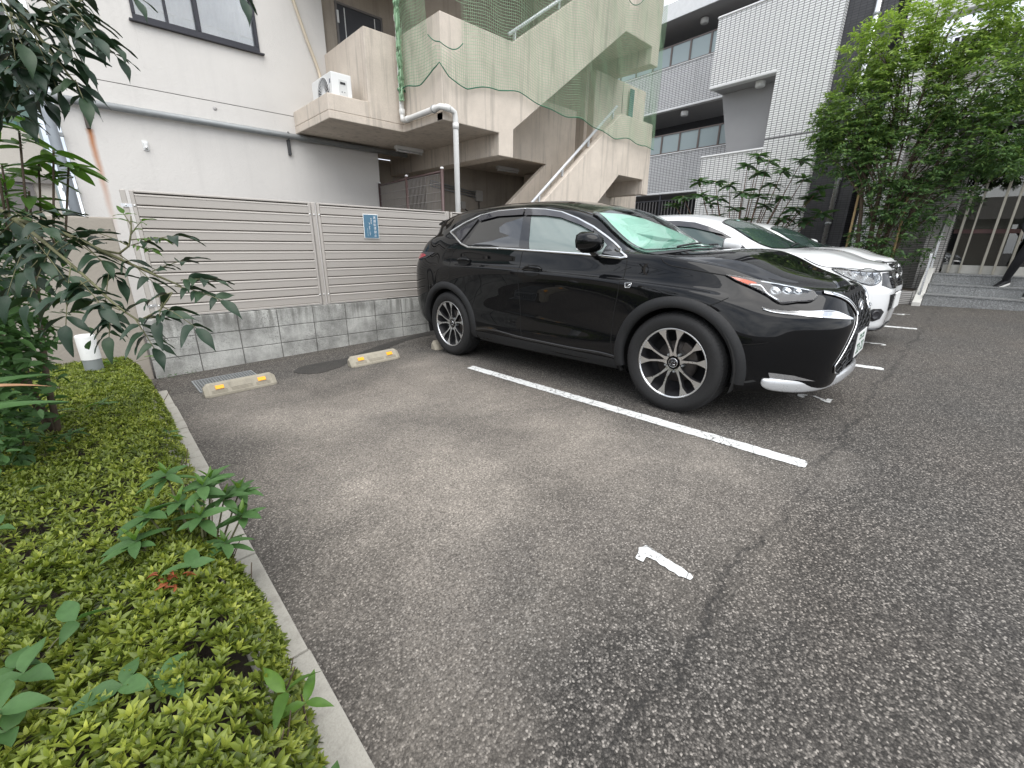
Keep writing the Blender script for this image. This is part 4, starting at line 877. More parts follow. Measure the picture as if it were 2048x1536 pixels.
# ---- car materials
def paint(name, col, flake=0):
    t = NT(name); p = t.pos()
    t.set(base=col, rough=.35, coat=1.0, coatr=.015, coatior=1.5 if flake else 1.40, metal=.0, spec=.5 if flake else .0)
    return t.m
black_paint = paint('black_pearl_paint', (.0045, .0048, .0055))
white_paint = paint('white_pearl_paint', (.72, .73, .735), 1)
tyre_m = simple('tyre_rubber', (.013, .013, .0135), .75, 0, .2, 40, .1, 300)
clad_m = simple('grained_cladding', (.009, .0095, .0105), .66, 0, .15, 40, .2, 400)
privacy = NT('privacy_glass'); privacy.set(base=(.006, .007, .008), rough=.01, ior=2.0); privacy = privacy.m
trim_black = NT('gloss_black_trim'); trim_black.set(base=(.008, .008, .009), rough=.12, coat=.5); trim_black = trim_black.m
visor_m = NT('smoked_visor'); visor_m.set(base=(.03, .03, .036), rough=.08, coat=.6); visor_m = visor_m.m
car_glass = glass_mat('car_glass', (.78, .86, .83))
lamp_glass = glass_mat('lamp_lens', (.95, .97, .98))
lamp_in = simple('lamp_reflector', (.75, .77, .8), .14, .9, .1)
lamp_dark = NT('lamp_housing'); lamp_dark.set(base=(.03, .03, .034), rough=.25); lamp_dark = lamp_dark.m
amber = NT('amber_lens'); amber.set(base=(.75, .10, .015), rough=.12, coat=1); amber = amber.m
redlens = NT('red_lens'); redlens.set(base=(.30, .012, .015), rough=.12, coat=1); redlens = redlens.m
silver_paint = simple('silver_paint', (.50, .51, .52), .30, .45, .04, coat=.7)
shade_m = simple('pale_green_sunshade', (.50, .74, .66), .55, 0, .10, 6)
interior_m = simple('grey_cabin', (.05, .052, .055), .7)
brake_m = simple('brake_iron', (.10, .09, .085), .5, .7, .3, 30)

def arc(cx, cz, r, a0, a1, n=24): return [(cx + r * math.cos(R(a0 + (a1 - a0) * i / n)), cz + r * math.sin(R(a0 + (a1 - a0) * i / n))) for i in range(n + 1)]
WHEELS = {}
def make_wheel(parent, x, y, rad, key, emblem=True, spoke_mat=None):
    """wheel centred on its own origin, outer face towards -y; mirrored copies turn by 180 deg"""
    w = bpy.data.objects.new('wheel', None); COL.objects.link(w); w.parent = parent; w.location = (x, y, rad); w.empty_display_size = .1
    if y > 0: w.rotation_euler = (0, 0, math.pi)
    if key in WHEELS:
        for ch in WHEELS[key].children:
            c = ch.copy(); COL.objects.link(c); c.parent = w
            for g in ch.children: d = g.copy(); COL.objects.link(d); d.parent = c
        return w
    WHEELS[key] = w; k = rad / .363; rr = .256 * k; W = .11
    prof = [(rr * .985, -.085), (rr * 1.01, -.098), (rr * 1.05, -.106), (.305 * k, -.113), (.322 * k, -.112), (.340 * k, -.104), (.352 * k, -.09), (.360 * k, -.068), (.363 * k, -.04), (.363 * k, .04), (.360 * k, .068), (.35 * k, .095), (.32 * k, .112), (rr * 1.05, .106), (rr * .98, .085)]
    ty = MB().lathe(prof, 72, ax='y').build('tyre', tyre_m, w, True)
    tb = MB()                                       # shoulder tread blocks, raised a little
    for i in range(80):
        a = 2 * math.pi * i / 80; c, s_ = math.cos(a), math.sin(a); t = Vector((-s_, 0, c)); rv = Vector((c, 0, s_))
        for (y0, y1) in ((-.094, -.052), (-.044, -.004), (.004, .044), (.052, .094)):
            vs = []
            for yy in (y0, y1):
                r0 = (.3545 if abs(yy) > .09 else .3645) * k
                for tt in (-.0105, .0105):
                    for dr in (-.012, .0012): vs.append(rv * (r0 + dr) + t * tt + Vector((0, yy + (.006 if tt > 0 else 0), 0)))
            tb.add(vs, [(0, 1, 3, 2), (4, 6, 7, 5), (1, 5, 7, 3), (0, 2, 6, 4), (0, 4, 5, 1), (2, 3, 7, 6)])
    t2 = tb.build('tread', tyre_m, ty)
    rim = MB().lathe([(rr * .985, -.085), (rr * .99, -.093), (rr * 1.0, -.099), (rr * .985, -.100), (rr * .955, -.097), (rr * .945, -.088)], 64, ax='y').build('rim', alu, w, True)
    MB().lathe([(rr * .946, -.088), (rr * .90, -.05), (rr * .85, .0), (rr * .84, .06), (.05, .06), (.0, .06)], 40, ax='y').build('barrel', black_plastic, rim, True)
    # five twin spokes: machined face and dark flanks
    face = MB(); flank = MB()
    def spoke(poly, y_in, y_out):
        n = len(poly); vs = []
        for (x_, z_) in poly:
            r_ = math.hypot(x_, z_) / rr; yy = y_in + (y_out - y_in) * min(1, max(0, (r_ - .18) / .75)); vs.append((x_, yy, z_))
        face.add(vs, [tuple(range(n))])
        vb = [(x_ * 1, yy + .035, z_) for (x_, yy, z_) in vs]
        flank.add(vs + vb, [(i, n + i, n + (i + 1) % n, (i + 1) % n) for i in range(n)])
    for s_ in range(5):
        a0 = R(90 + 72 * s_ + 6)
        for sg in (-1, 1):
            def pt(r_, da): a = a0 + sg * R(da); return (r_ * rr * math.cos(a), r_ * rr * math.sin(a))
            pl = [pt(.20, -1), pt(.29, 2), pt(.34, 5.5), pt(.62, 11), pt(.70, 12.5), pt(.80, 11), pt(.955, 8), pt(.955, 23), pt(.82, 20), pt(.68, 16.8), pt(.45, 15), pt(.30, 18), pt(.20, 34)]
            if sg < 0: pl = pl[::-1]
            spoke(pl, -.058, -.088)
    face.f = [f if (Vector(face.v[f[1]]) - Vector(face.v[f[0]])).cross(Vector(face.v[f[2]]) - Vector(face.v[f[0]])).y < 0 else f[::-1] for f in face.f]
    face.build('spoke_face', spoke_mat or alu, rim); flank.build('spoke_flank', black_plastic, rim)
    MB().lathe([(.0, -.066), (.030, -.066), (.034, -.062), (.036, -.05), (.036, -.03)], 28, ax='y').build('centre_cap', trim_black, rim, True)
    if emblem:
        MB().lathe([(.031, -.0665), (.0335, -.068), (.0345, -.0655)], 28, ax='y').tube([(-.004, -.068, .014), (-.016, -.068, -.011), (.018, -.068, -.013)], .0028, 6).tube([(-.020, -.068, .012), (.019, -.068, .013), (.006, -.068, -.001)], .0026, 6).build('cap_emblem', chrome, rim, True)
    for i in range(5):
        a = R(90 + 72 * i + 42); x_, z_ = .066 * math.cos(a), .066 * math.sin(a)
        MB().lathe([(.0, -.060), (.0075, -.060), (.0105, -.052), (.0105, -.02)], 6, (x_, 0, z_), 'y').build('lug_nut', galv, rim)
    MB().lathe([(.05, -.01), (.15, -.01), (.15, .012), (.05, .012)], 40, ax='y').build('brake_disc', brake_m, w, True)
    MB().prism(arc(0, 0, .165, 10, 70, 8) + arc(0, 0, .10, 70, 10, 8), 'y', -.035, .03).build('brake_caliper', brake_m, w, False, .006)
    return w
def car_matrix(X, Y, h):
    n = Vector((-GX, -GY, 1)).normalized(); fw = Vector((math.sin(h), -math.cos(h), 0)); fw = (fw - n * fw.dot(n)).normalized(); lf = n.cross(fw)
    return Matrix(((fw.x, lf.x, n.x, X), (fw.y, lf.y, n.y, Y), (fw.z, lf.z, n.z, gz(X, Y)), (0, 0, 0, 1)))
def xz(p): return [(a[0], a[2]) for a in p]
def dg(p): return [((a[0] + a[1]) * .70711, a[2]) for a in p]
def handle(parent, sk, x, z, L, m):
    """pull handle: shallow cup and a bowed grip"""
    cup = [(x + L * .5 * math.cos(a), z + L * .23 * math.sin(a)) for a in np.linspace(0, 2 * math.pi, 20, endpoint=False)]
    c = patch(sk.side, cup, .0012, .03); c.build('handle_cup', gap_m, parent, True); mirror(c).build('handle_cup', gap_m, parent, True)
    mb = MB(); pts = []; rs = []
    for i in range(9):
        t = i / 8; co, n = sk.side(x - L * .52 + t * L * 1.04, z + .012 - .01 * (2 * t - 1) ** 2); pts.append(co + n * (.012 + .026 * math.sin(math.pi * t))); rs.append(.007 + .008 * math.sin(math.pi * t) ** .6)
    mb.tube(pts, rs, 10); both(mb, 'door_handle', m, parent)
def door_mirror(parent, m, at, sc=1.0, glassm=None, band=True):
    """housing, foot, chrome band, mirror face (right side, then mirrored)"""
    x, y, z = at
    prof = [  # outline seen from the front (y,z) offsets, thickness centre
        (-.005, -.055), (.06, -.066), (.14, -.055), (.195, -.02), (.205, .03), (.19, .075), (.14, .098), (.06, .092), (.0, .07), (-.02, .0)]
    mb = MB(); rings = [(-.02, 1.0), (.0, 1.02), (.05, .97), (.10, .82), (.135, .55), (.15, .2)]
    vs = []; n = len(prof); cy, cz = .095, .018
    for dx, s_ in rings:
        for (py, pz) in prof: vs.append((x + dx * sc, y - (cy + (py - cy) * s_) * sc, z + (cz + (pz - cz) * s_) * sc))
    fs = [(i * n + k, i * n + (k + 1) % n, (i + 1) * n + (k + 1) % n, (i + 1) * n + k) for i in range(len(rings) - 1) for k in range(n)]
    fs += [tuple(range(n))[::-1], tuple(range((len(rings) - 1) * n, len(rings) * n))]
    mb.add(vs, fs)
    far = mirror(mb)
    if band: far.v = [(a - .05, b - .10, c - .07) for a, b, c in far.v]          # far mirror is folded in
    for q, sgn in ((mb, 1), (far, -1)):
        me = q.build('door_mirror', m, parent, True)
        mod = me.modifiers.new('sub', 'SUBSURF'); mod.levels = 2; mod.render_levels = 2
        if band and sgn < 0: continue
        f = MB().tube([(x + .03, -sgn * -(y + .03), z - .10), (x + .03, sgn * (y - .05 * sc), z - .05)], [.035, .03], 8, flat=.6).build('mirror_foot', trim_black, me, True)
        if band: MB().tube([(x - .015, sgn * (y - .0 * sc), z - .05), (x - .015, sgn * (y - .10 * sc), z - .055), (x - .015, sgn * (y - .185 * sc), z - .03)], .007, 6).build('chrome_band', chrome, me, True)
        g = MB(); g.add([(x - .0215 * sc, sgn * (y - (cy + (py - cy) * .9) * sc), z + (cz + (pz - cz) * .9) * sc) for py, pz in prof], [tuple(range(n)) if sgn > 0 else tuple(range(n))[::-1]]); g.build('mirror_glass', chrome, me)
suv = thing('parked_suv', 'glossy black crossover SUV with silver front lip parked in bay 2', 'car')
suv.matrix_world = car_matrix(3.504, -1.446, .0144)
suv_body, _bvh = car_body(SUV, [(0, .363, .405), (2.66, .363, .405)], 'body', black_paint, suv)
SK = Skin(_bvh)
def build_suv(S, sk):
    # wheels, wells and underside
    for x in (0, 2.66):
        for y in (-.80, .80): make_wheel(suv, x, y, .363, 'suv')
    for x in (0, 2.66):
        for sg in (-1, 1):
            pr = arc(x, .363, .425, -18, 198, 22); vs = [(a, sg * .93 if 0 else sg * .905, b) for a, b in pr] + [(a, sg * .55, b) for a, b in pr]; n = len(pr)
            MB().add(vs, [(i, i + 1, n + i + 1, n + i) for i in range(n - 1)]).add([(a, sg * .55, b) for a, b in pr], [tuple(range(n))]).build('wheel_well', gap_m, S)
    MB().box(-.75, 3.2, -.66, .66, .2, .26).build('underbody', gap_m, S)
    # window area
    dlo = [(-.051, 1.355), (.145, 1.432), (.393, 1.496), (.654, 1.518), (1.019, 1.514), (1.26, 1.489), (1.435, 1.456), (1.611, 1.394), (1.784, 1.319), (1.933, 1.237), (2.089, 1.148), (2.205, 1.088), (2.159, 1.08), (2.06, 1.089), (1.82, 1.112), (1.497, 1.133), (1.177, 1.153), (.836, 1.173), (.517, 1.183), (.36, 1.19), (.238, 1.223), (.089, 1.296)]
    both(patch(sk.side, dlo, .003, .04), 'window_surround', trim_black, S)
    rear = [(.30, 1.225), (.42, 1.43), (.7, 1.462), (1.03, 1.458), (1.115, 1.175), (.83, 1.185), (.52, 1.197), (.37, 1.205)]
    front = [(1.13, 1.44), (1.30, 1.43), (1.47, 1.402), (1.70, 1.327), (1.87, 1.247), (1.985, 1.172), (1.99, 1.105), (1.715, 1.125), (1.245, 1.158)]
    both(patch(sk.side, rear, .006, .04), 'rear_door_window', privacy, S)
    both(patch(sk.side, front, .006, .04), 'front_door_window', front_glass, S)
    both(patch(sk.side, [(2.005, 1.168), (2.09, 1.135), (2.17, 1.098), (2.15, 1.09), (2.01, 1.10)], .006, .04), 'quarter_window', privacy, S)
    both(patch(sk.side, [(.06, 1.345), (.375, 1.468), (.235, 1.245), (.135, 1.287)], .006, .04), 'rear_quarter_panel', visor_m, S)
    vr = [(.405, 1.485), (.66, 1.508), (1.02, 1.504), (1.035, 1.452), (.69, 1.460), (.42, 1.43)]
    vf = [(1.04, 1.503), (1.265, 1.48), (1.439, 1.447), (1.617, 1.383), (1.80, 1.30), (1.815, 1.27), (1.69, 1.325), (1.466, 1.400), (1.30, 1.428), (1.055, 1.448)]
    for p in (vr, vf): both(patch(sk.side, p, .022, .03), 'window_visor', visor_m, S)
    both(patch(sk.side, [(1.035, 1.452), (1.13, 1.44), (1.245, 1.158), (1.115, 1.172)], .008, .04), 'centre_pillar', trim_black, S)
    both(strip(sk.side, dlo, .011, .006, True, .02, .7, 8, smooth=False), 'chrome_window_trim', chrome, S)
    for p in ([(.21, 1.245), (.40, 1.475)],): both(strip(sk.side, p, .009, .008, False, .03), 'window_divider', trim_black, S)
    # windscreen with a sunshade behind it and a painted reflection
    ws = [(1.60, 0), (1.61, .25), (1.66, .50), (1.70, .555), (1.96, .605), (2.18, .655), (2.30, .685), (2.37, .5), (2.42, .25), (2.43, 0), (2.42, -.25), (2.37, -.5), (2.30, -.685), (2.18, -.655), (1.96, -.605), (1.70, -.555), (1.66, -.50), (1.61, -.25)]
    patch(sk.top, ws, .003, .06).build('windscreen_surround', trim_black, S, True)
    sh = [(1.70, -.47), (1.86, -.535), (2.10, -.585), (2.24, -.615), (2.33, -.45), (2.37, -.2), (2.37, .25), (2.32, .5), (2.24, .60), (2.05, .50), (1.90, .1), (1.80, -.15)]
    patch(sk.top, sh, .008, .05).build('sunshade', shade_m, S, True)
    patch(sk.top, [(2.02, -.40), (2.12, -.12), (2.18, .12), (2.20, -.05), (2.16, -.28)], .010, .04).build('windscreen_reflection', simple('reflection_green', (.20, .40, .34), .6), S, True)  # dark green reflection in the glass, painted as a patch over the sunshade
    patch(sk.top, ws, .016, .05).build('windscreen', car_glass, S, True)
    for pts in ([(2.40, -.42), (2.36, -.1), (2.33, .15)], [(2.43, .1), (2.37, .40), (2.30, .60)]):
        strip(sk.top, pts, .008, .026, False, .03).build('wiper', black_plastic, S, True)
    patch(sk.top, [(2.31, -.70), (2.38, -.5), (2.44, -.2), (2.45, 0), (2.44, .2), (2.38, .5), (2.31, .70), (2.40, .72), (2.47, .5), (2.51, 0), (2.47, -.5), (2.40, -.72)], .004, .05).build('cowl', black_plastic, S, True)
    # rear window and spoiler
    patch(lambda y, z: sk.hit((-4, y, z), (1, 0, 0))[:2] if sk.hit((-4, y, z), (1, 0, 0)) else sk.at((-.8, y, z)), [(-.55, 1.16), (.55, 1.16), (.45, 1.40), (-.45, 1.40)], .004, .06).build('rear_window', privacy, S, True)
    sp = MB(); ny = 13; vs = []
    for i in range(ny):
        y = -.56 + 1.12 * i / (ny - 1); k = abs(y / .56) ** 2.4
        vs += [(-.36 + .03 * k, y, 1.552 - .040 * k), (-.52 + .05 * k, y, 1.538 - .045 * k), (-.66 + .12 * k, y, 1.510 - .042 * k), (-.67 + .12 * k, y, 1.495 - .042 * k), (-.50 + .08 * k, y, 1.470 - .035 * k), (-.36 + .03 * k, y, 1.49 - .03 * k)]
    fs = [(i * 6 + j, i * 6 + (j + 1) % 6, (i + 1) * 6 + (j + 1) % 6, (i + 1) * 6 + j) for i in range(ny - 1) for j in range(6)] + [tuple(range(6))[::-1], tuple(range((ny - 1) * 6, ny * 6))]
    sp.add(vs, fs); sp.build('rear_spoiler', black_paint, S, 'auto')
    # shut lines
    for p in ([(2.214, 1.078), (2.221, .954), (2.209, .838), (2.175, .67), (2.156, .448), (2.177, .331)], [(1.16, 1.14), (1.147, 1.065), (1.14, .777), (1.136, .502), (1.16, .34)], [(.17, 1.20), (.109, 1.15), (.082, .963), (.10, .82)], [(.30, .62), (.40, .48), (.52, .36)]):
        both(strip(sk.side, p, .0035, -.001, False, .02), 'panel_gap', gap_m, S)
    for p in ([(2.97, -.83, .835), (2.915, -.864, .804), (2.85, -.885, .78)],): both(strip(lambda *a: sk.at(a), p, .0035, -.001, False, .02), 'panel_gap', gap_m, S)
    hg = [(2.42, -.72, 1.10), (2.505, -.803, 1.05), (2.684, -.797, 1.011), (2.912, -.756, .971), (3.092, -.681, .925), (3.24, -.582, .878), (3.347, -.454, .862), (3.445, -.264, .851), (3.474, -.1, .83), (3.478, 0, .83)]
    both(strip(lambda *a: sk.at(a), hg, .0042, -.001, False, .02), 'hood_gap', gap_m, S)
    fl = [(-.55, .86), (-.52, .70), (-.10, .67)]
    # arches and sill
    for cx in (0, 2.66):
        a0, a1 = (-12, 190) if cx == 0 else (-10, 192)
        pts = arc(cx, .363, .437, a0, a1, 40); mb = MB(); Q = []
        rings = [(.395, -.02), (.400, .012), (.418, .020), (.455, .016), (.475, .0)]
        for (rr_, of) in rings:
            row = []
            for k in range(41):
                a = R(a0 + (a1 - a0) * k / 40); x_, z_ = cx + rr_ * math.cos(a), .363 + rr_ * math.sin(a)
                xs_, zs_ = cx + max(rr_, .412) * math.cos(a), .363 + max(rr_, .412) * math.sin(a)
                c, n = sk.side(xs_, max(zs_, .24)); row.append((x_, c.y - of, z_))
            Q.append(row)
        vs = [p for row in Q for p in row]; fs = [(i * 41 + k, (i + 1) * 41 + k, (i + 1) * 41 + k + 1, i * 41 + k + 1) for i in range(4) for k in range(40)]
        mb.add(vs, fs); both(mb, 'arch_cladding', clad_m, S)
    both(strip(sk.side, [(.46, .35), (.52, .362), (1.17, .352), (1.757, .342), (2.157, .34), (2.23, .33)], .012, .002, False, .05, .5, 8), 'sill_trim', trim_black, S)
    both(patch(sk.side, [(.47, .34), (1.2, .33), (2.2, .32), (2.2, .235), (.5, .245)], .004, .06), 'sill_cladding', clad_m, S)
    # handles, emblem, lamps
    handle(S, sk, .31, 1.055, .20, black_paint); handle(S, sk, 1.315, .978, .21, black_paint)
    em = [(2.266, .909), (2.316, .911), (2.311, .880), (2.270, .878)]
    e = strip(sk.side, em, .0035, .003, True, .02, smooth=False); strip(sk.side, [(2.283, .884), (2.290, .90), (2.308, .902)], .004, .003, mb=e); strip(sk.side, [(2.29, .892), (2.302, .892)], .003, .003, mb=e); both(e, 'side_emblem', chrome, S)
    both(patch(sk.side, [(-.60, 1.145), (-.42, 1.15), (-.24, 1.142), (-.40, 1.085), (-.60, 1.06)], .006, .03), 'tail_lamp', lamp_dark, S)
    both(patch(sk.side, [(-.60, 1.135), (-.46, 1.13), (-.40, 1.11), (-.52, 1.08), (-.60, 1.07)], .010, .03), 'tail_lamp_lens', redlens, S)
    hl = dg([(2.91, -.757, .971), (3.001, -.723, .953), (3.081, -.679, .935), (3.155, -.621, .917), (3.223, -.56, .9), (3.289, -.509, .879), (3.334, -.476, .862), (3.357, -.485, .836), (3.352, -.526, .817), (3.301, -.614, .811), (3.225, -.703, .81), (3.151, -.718, .857), (3.057, -.74, .904), (2.981, -.755, .936)])
    for sg in (1, -1):
        def put(mb, nm, m, par): return (mb if sg > 0 else mirror(mb)).build(nm, m, par, True)
        h = put(patch(sk.diag, hl, .003, .03), 'headlamp', lamp_dark, S)
        put(patch(sk.diag, dg([(2.927, -.754, .966), (3.004, -.728, .948), (3.072, -.698, .927), (3.098, -.703, .906), (3.04, -.743, .912), (2.98, -.753, .939)]), .007, .03), 'amber_lens', amber, h)
        put(strip(lambda *a: sk.at(a), [(3.045, -.735, .910), (3.11, -.70, .905), (3.15, -.715, .865), (3.22, -.70, .822)], .009, .007, False, .02), 'reflector_blade', lamp_in, h)
        for (px, py, pz, rr_) in ((3.175, -.655, .868, .026), (3.225, -.60, .862, .024), (3.270, -.55, .853, .021)):
            c, n = sk.at((px, py, pz)); m_ = MB().lathe([(0, .0), (rr_ * .6, .004), (rr_, .010), (rr_ * 1.25, .013), (rr_ * 1.25, .0)], 20)
            q = n.to_track_quat('Z', 'Y'); m_.v = [tuple(c + q @ Vector(v)) for v in m_.v]; put(m_, 'projector', lamp_in, h)
        put(strip(lambda *a: sk.at(a), [(3.09, -.675, .928), (3.223, -.565, .893), (3.33, -.485, .856)], .005, .008, False, .02), 'lamp_light_bar', lamp_in, h)
        put(patch(sk.diag, hl, .016, .03), 'lamp_lens', lamp_glass, h)
        put(strip(sk.diag, hl, .004, .010, True, .03), 'lamp_bezel', trim_black, h)
        dr = dg([(3.148, -.778, .787), (3.19, -.757, .774), (3.271, -.702, .763), (3.357, -.61, .757), (3.459, -.43, .747), (3.495, -.373, .72), (3.524, -.294, .692), (3.438, -.516, .716), (3.285, -.704, .742), (3.198, -.76, .758)])
        d = put(patch(sk.diag, dr, .004, .03), 'running_light', lamp_dark, S)
        lo_ = dg([(3.16, -.772, .775), (3.20, -.756, .762), (3.285, -.702, .748), (3.36, -.612, .742), (3.44, -.50, .728), (3.50, -.352, .702)])
        put(strip(sk.diag, lo_, .0045, .006, False, .02), 'running_light_bar', lamp_in, d)
        put(strip(sk.diag, [dr[3], dr[4], dr[5]], .004, .006, False, .02), 'running_light_edge', lamp_in, d)
        put(patch(sk.diag, dr, .013, .03), 'running_light_lens', lamp_glass, d)
        put(patch(sk.diag, dg([(3.244, -.759, .379), (3.272, -.737, .376), (3.359, -.648, .358), (3.398, -.587, .337), (3.434, -.512, .314), (3.376, -.617, .327), (3.254, -.745, .338)]), .004, .03), 'fog_lamp', lamp_in, S)
        # silver lip: a solid moulding standing proud of the bumper
        lp = [(3.215, -.785, .345, .290), (3.25, -.762, .344, .262), (3.30, -.715, .338, .250), (3.37, -.640, .328, .238), (3.44, -.530, .316, .232), (3.49, -.420, .312, .234), (3.535, -.280, .326, .248), (3.558, -.120, .342, .268), (3.562, 0, .345, .273)]
        m_ = MB(); vs = []; n_ = len(lp)
        for i, (x_, y_, zt_, zb_) in enumerate(lp):
            t_ = Vector((lp[min(i + 1, n_ - 1)][0] - lp[max(i - 1, 0)][0], lp[min(i + 1, n_ - 1)][1] - lp[max(i - 1, 0)][1], 0)).normalized(); o_ = Vector((t_.y, -t_.x, 0)); p_ = Vector((x_, y_, 0)); k_ = .3 if i == 0 else 1
            for (of, zz) in ((-.02, zt_), (.006 * k_, zt_ - .003), (.013 * k_, zt_ - (zt_ - zb_) * .35), (.012 * k_, zb_ + .010), (.003 * k_, zb_), (-.03, zb_ + .004)): vs.append(p_ + o_ * of + Vector((0, 0, zz)))
        m_.add(vs, [(i * 6 + j, (i + 1) * 6 + j, (i + 1) * 6 + (j + 1) % 6, i * 6 + (j + 1) % 6) for i in range(n_ - 1) for j in range(6)] + [tuple(range(6))])
        q_ = put(m_, 'front_lip', silver_paint, S); q_.data.shade_smooth(); md = q_.modifiers.new('sub', 'SUBSURF'); md.levels = 2; md.render_levels = 2
    # spindle grille: dark opening, lattice, chrome frame, badge, plate
    half = [(.40, .846), (.30, .80), (.20, .725), (.205, .70), (.29, .61), (.37, .505), (.43, .40), (.40, .355), (.30, .325)]
    gp = [(-a, b) for a, b in half] + [(a, b) for a, b in half[::-1]]
    gr = patch(sk.front, gp, .004, .04).build('grille', gap_m, S, True)
    lat = MB()
    def halfw(z):
        zs = [p[1] for p in half]; 
        if z > .7: return float(np.interp(z, [.70, .725, .80, .846], [.205, .20, .30, .40]))
        return float(np.interp(z, [.325, .355, .40, .505, .61, .70], [.30, .40, .43, .37, .29, .205]))
    rowz = list(np.arange(.345, .84, .036))
    for i, z in enumerate(rowz):
        wv = halfw(z); n = max(4, int(wv * 2 / .05)); p = []
        for k in range(n * 4 + 1):
            y = -wv + 2 * wv * k / (n * 4); zz = z + .011 * math.cos(math.pi * (y / .05 + (i % 2))); p.append((y, zz))
        strip(sk.front, p, .0038, .009, False, .02, mb=lat, smooth=False, n=4)
    for i in range(len(rowz) - 1):
        z = rowz[i] + .018; wv = halfw(z)
        for j in range(-12, 13):
            y = (j + (.5 if i % 2 else 0)) * .05 * 2
            for s2 in (-1, 1):
                yy = y + .05 * 0
                if abs(y) < wv - .02: strip(sk.front, [(y, rowz[i] + .006), (y, rowz[i + 1] - .006)], .0034, .008, False, .02, mb=lat, n=4); break
    tag(lat.build('grille_lattice', lattice_m, gr, True), kind='stuff')
    fr = [(-.40, .852), (-.30, .806), (-.20, .732), (-.205, .704), (-.29, .612), (-.37, .507), (-.437, .405), (-.41, .355), (-.29, .325)]
    for sg in (1, -1):
        strip(sk.front, [(sg * a, b) for a, b in fr[:4]], .0105, .008, False, .015, .8, 8, smooth=False).build('grille_frame', chrome, gr, True)
        strip(sk.front, [(sg * a, b) for a, b in fr[3:]], .0055, .006, False, .015, .8, 8, smooth=False).build('grille_frame', chrome, gr, True)
    for sg in (1, -1): strip(sk.front, [(sg * a, b) for a, b in [(-.435, .862), (-.375, .842), (-.30, .803), (-.24, .757), (-.205, .722)]], .019, .006, False, .015, .28, 8).build('grille_brow', chrome, gr, True)
    c, n = sk.front(0, .735); MB().lathe([(.0, .012), (.052, .012), (.06, .006), (.06, 0)], 28, ax='x').build('badge_disc', trim_black, gr, True, loc=c)
    ring = [(c.x + .014, c.y + .055 * math.cos(a), c.z + .042 * math.sin(a)) for a in np.linspace(0, 2 * math.pi, 32, endpoint=False)]
    MB().tube(ring, .0045, 6, True).tube([(c.x + .015, .028, c.z + .028), (c.x + .015, -.012, c.z - .026), (c.x + .015, .035, c.z - .03)], .0045, 6).build('badge', chrome, gr, True)
    c, n = sk.front(0, .50)
    MB().box(c.x + .008, c.x + .03, -.175, .175, .405, .585).build('plate_bracket', black_plastic, S, False, .006)
    pl = MB().box(c.x + .031, c.x + .036, -.165, .165, .415, .58).build('number_plate', white_plastic, S, False, .003)
    tx = MB()
    for (y0, y1, z0, z1) in ((-.13, -.09, .435, .50), (-.075, -.035, .435, .50), (-.02, .0, .463, .472), (.015, .055, .435, .50), (.07, .11, .435, .50), (-.09, -.02, .525, .56), (.01, .07, .525, .56)):
        for (a0, a1, b0, b1) in ((y0, y1, z1 - .012, z1), (y1 - .012, y1, z0, z1 - .013), (y0, y1 - .013, z0, z0 + .012)) if (z1 - z0) > .02 else ((y0, y1, z0, z1),):
            tx.box(c.x + .0365, c.x + .0375, a0, a1, b0, b1)
    tag(tx.build('plate_characters', simple('plate_green', (.02, .12, .06), .5), pl), kind='stuff')
    door_mirror(S, black_paint, (1.93, -.865, 1.185))
lattice_m = simple('grille_lattice_black', (.03, .031, .033), .25, .3)
front_glass = NT('front_door_glass'); front_glass.set(base=(.14, .18, .165), rough=.01, ior=2.0); front_glass = front_glass.m
build_suv(suv, SK)
def variant(T, sx, sy, sz, hood=0, ws=0):
    U = T.copy(); U[..., 0] *= sx; U[..., 1] *= sy; U[..., 2] *= sz
    for st, k in ((10, .5), (11, 1), (12, 1), (13, .6)): U[9:, st, 2] -= hood * k
    for st, k in ((8, .35), (9, 1), (10, .6)): U[8:, st, 0] += ws * k; U[9:, st, 2] += ws * .12 * k
    return U
V3 = variant(SUV, .94, .965, .965, .03, .08); V4 = variant(SUV, .93, .985, .935, .02, .05)
white_suv = thing('white_suv', 'white compact SUV with black grille parked right beside the black SUV', 'car')
white_suv.matrix_world = car_matrix(6.25, -1.55, 0)
pale_car = thing('white_car', 'farthest white parked car, half hidden behind the white compact SUV', 'car')
pale_car.matrix_world = car_matrix(8.95, -1.30, 0)
body3, bvh3 = car_body(V3, [(0, .335, .385), (2.50, .335, .385)], 'body', white_paint, white_suv)
body4, bvh4 = car_body(V4, [(0, .335, .385), (2.47, .335, .385)], 'body', white_paint, pale_car)
ws_glass = NT('windscreen_glass'); ws_glass.set(base=(.035, .06, .052), rough=.01, ior=1.9); ws_glass = ws_glass.m
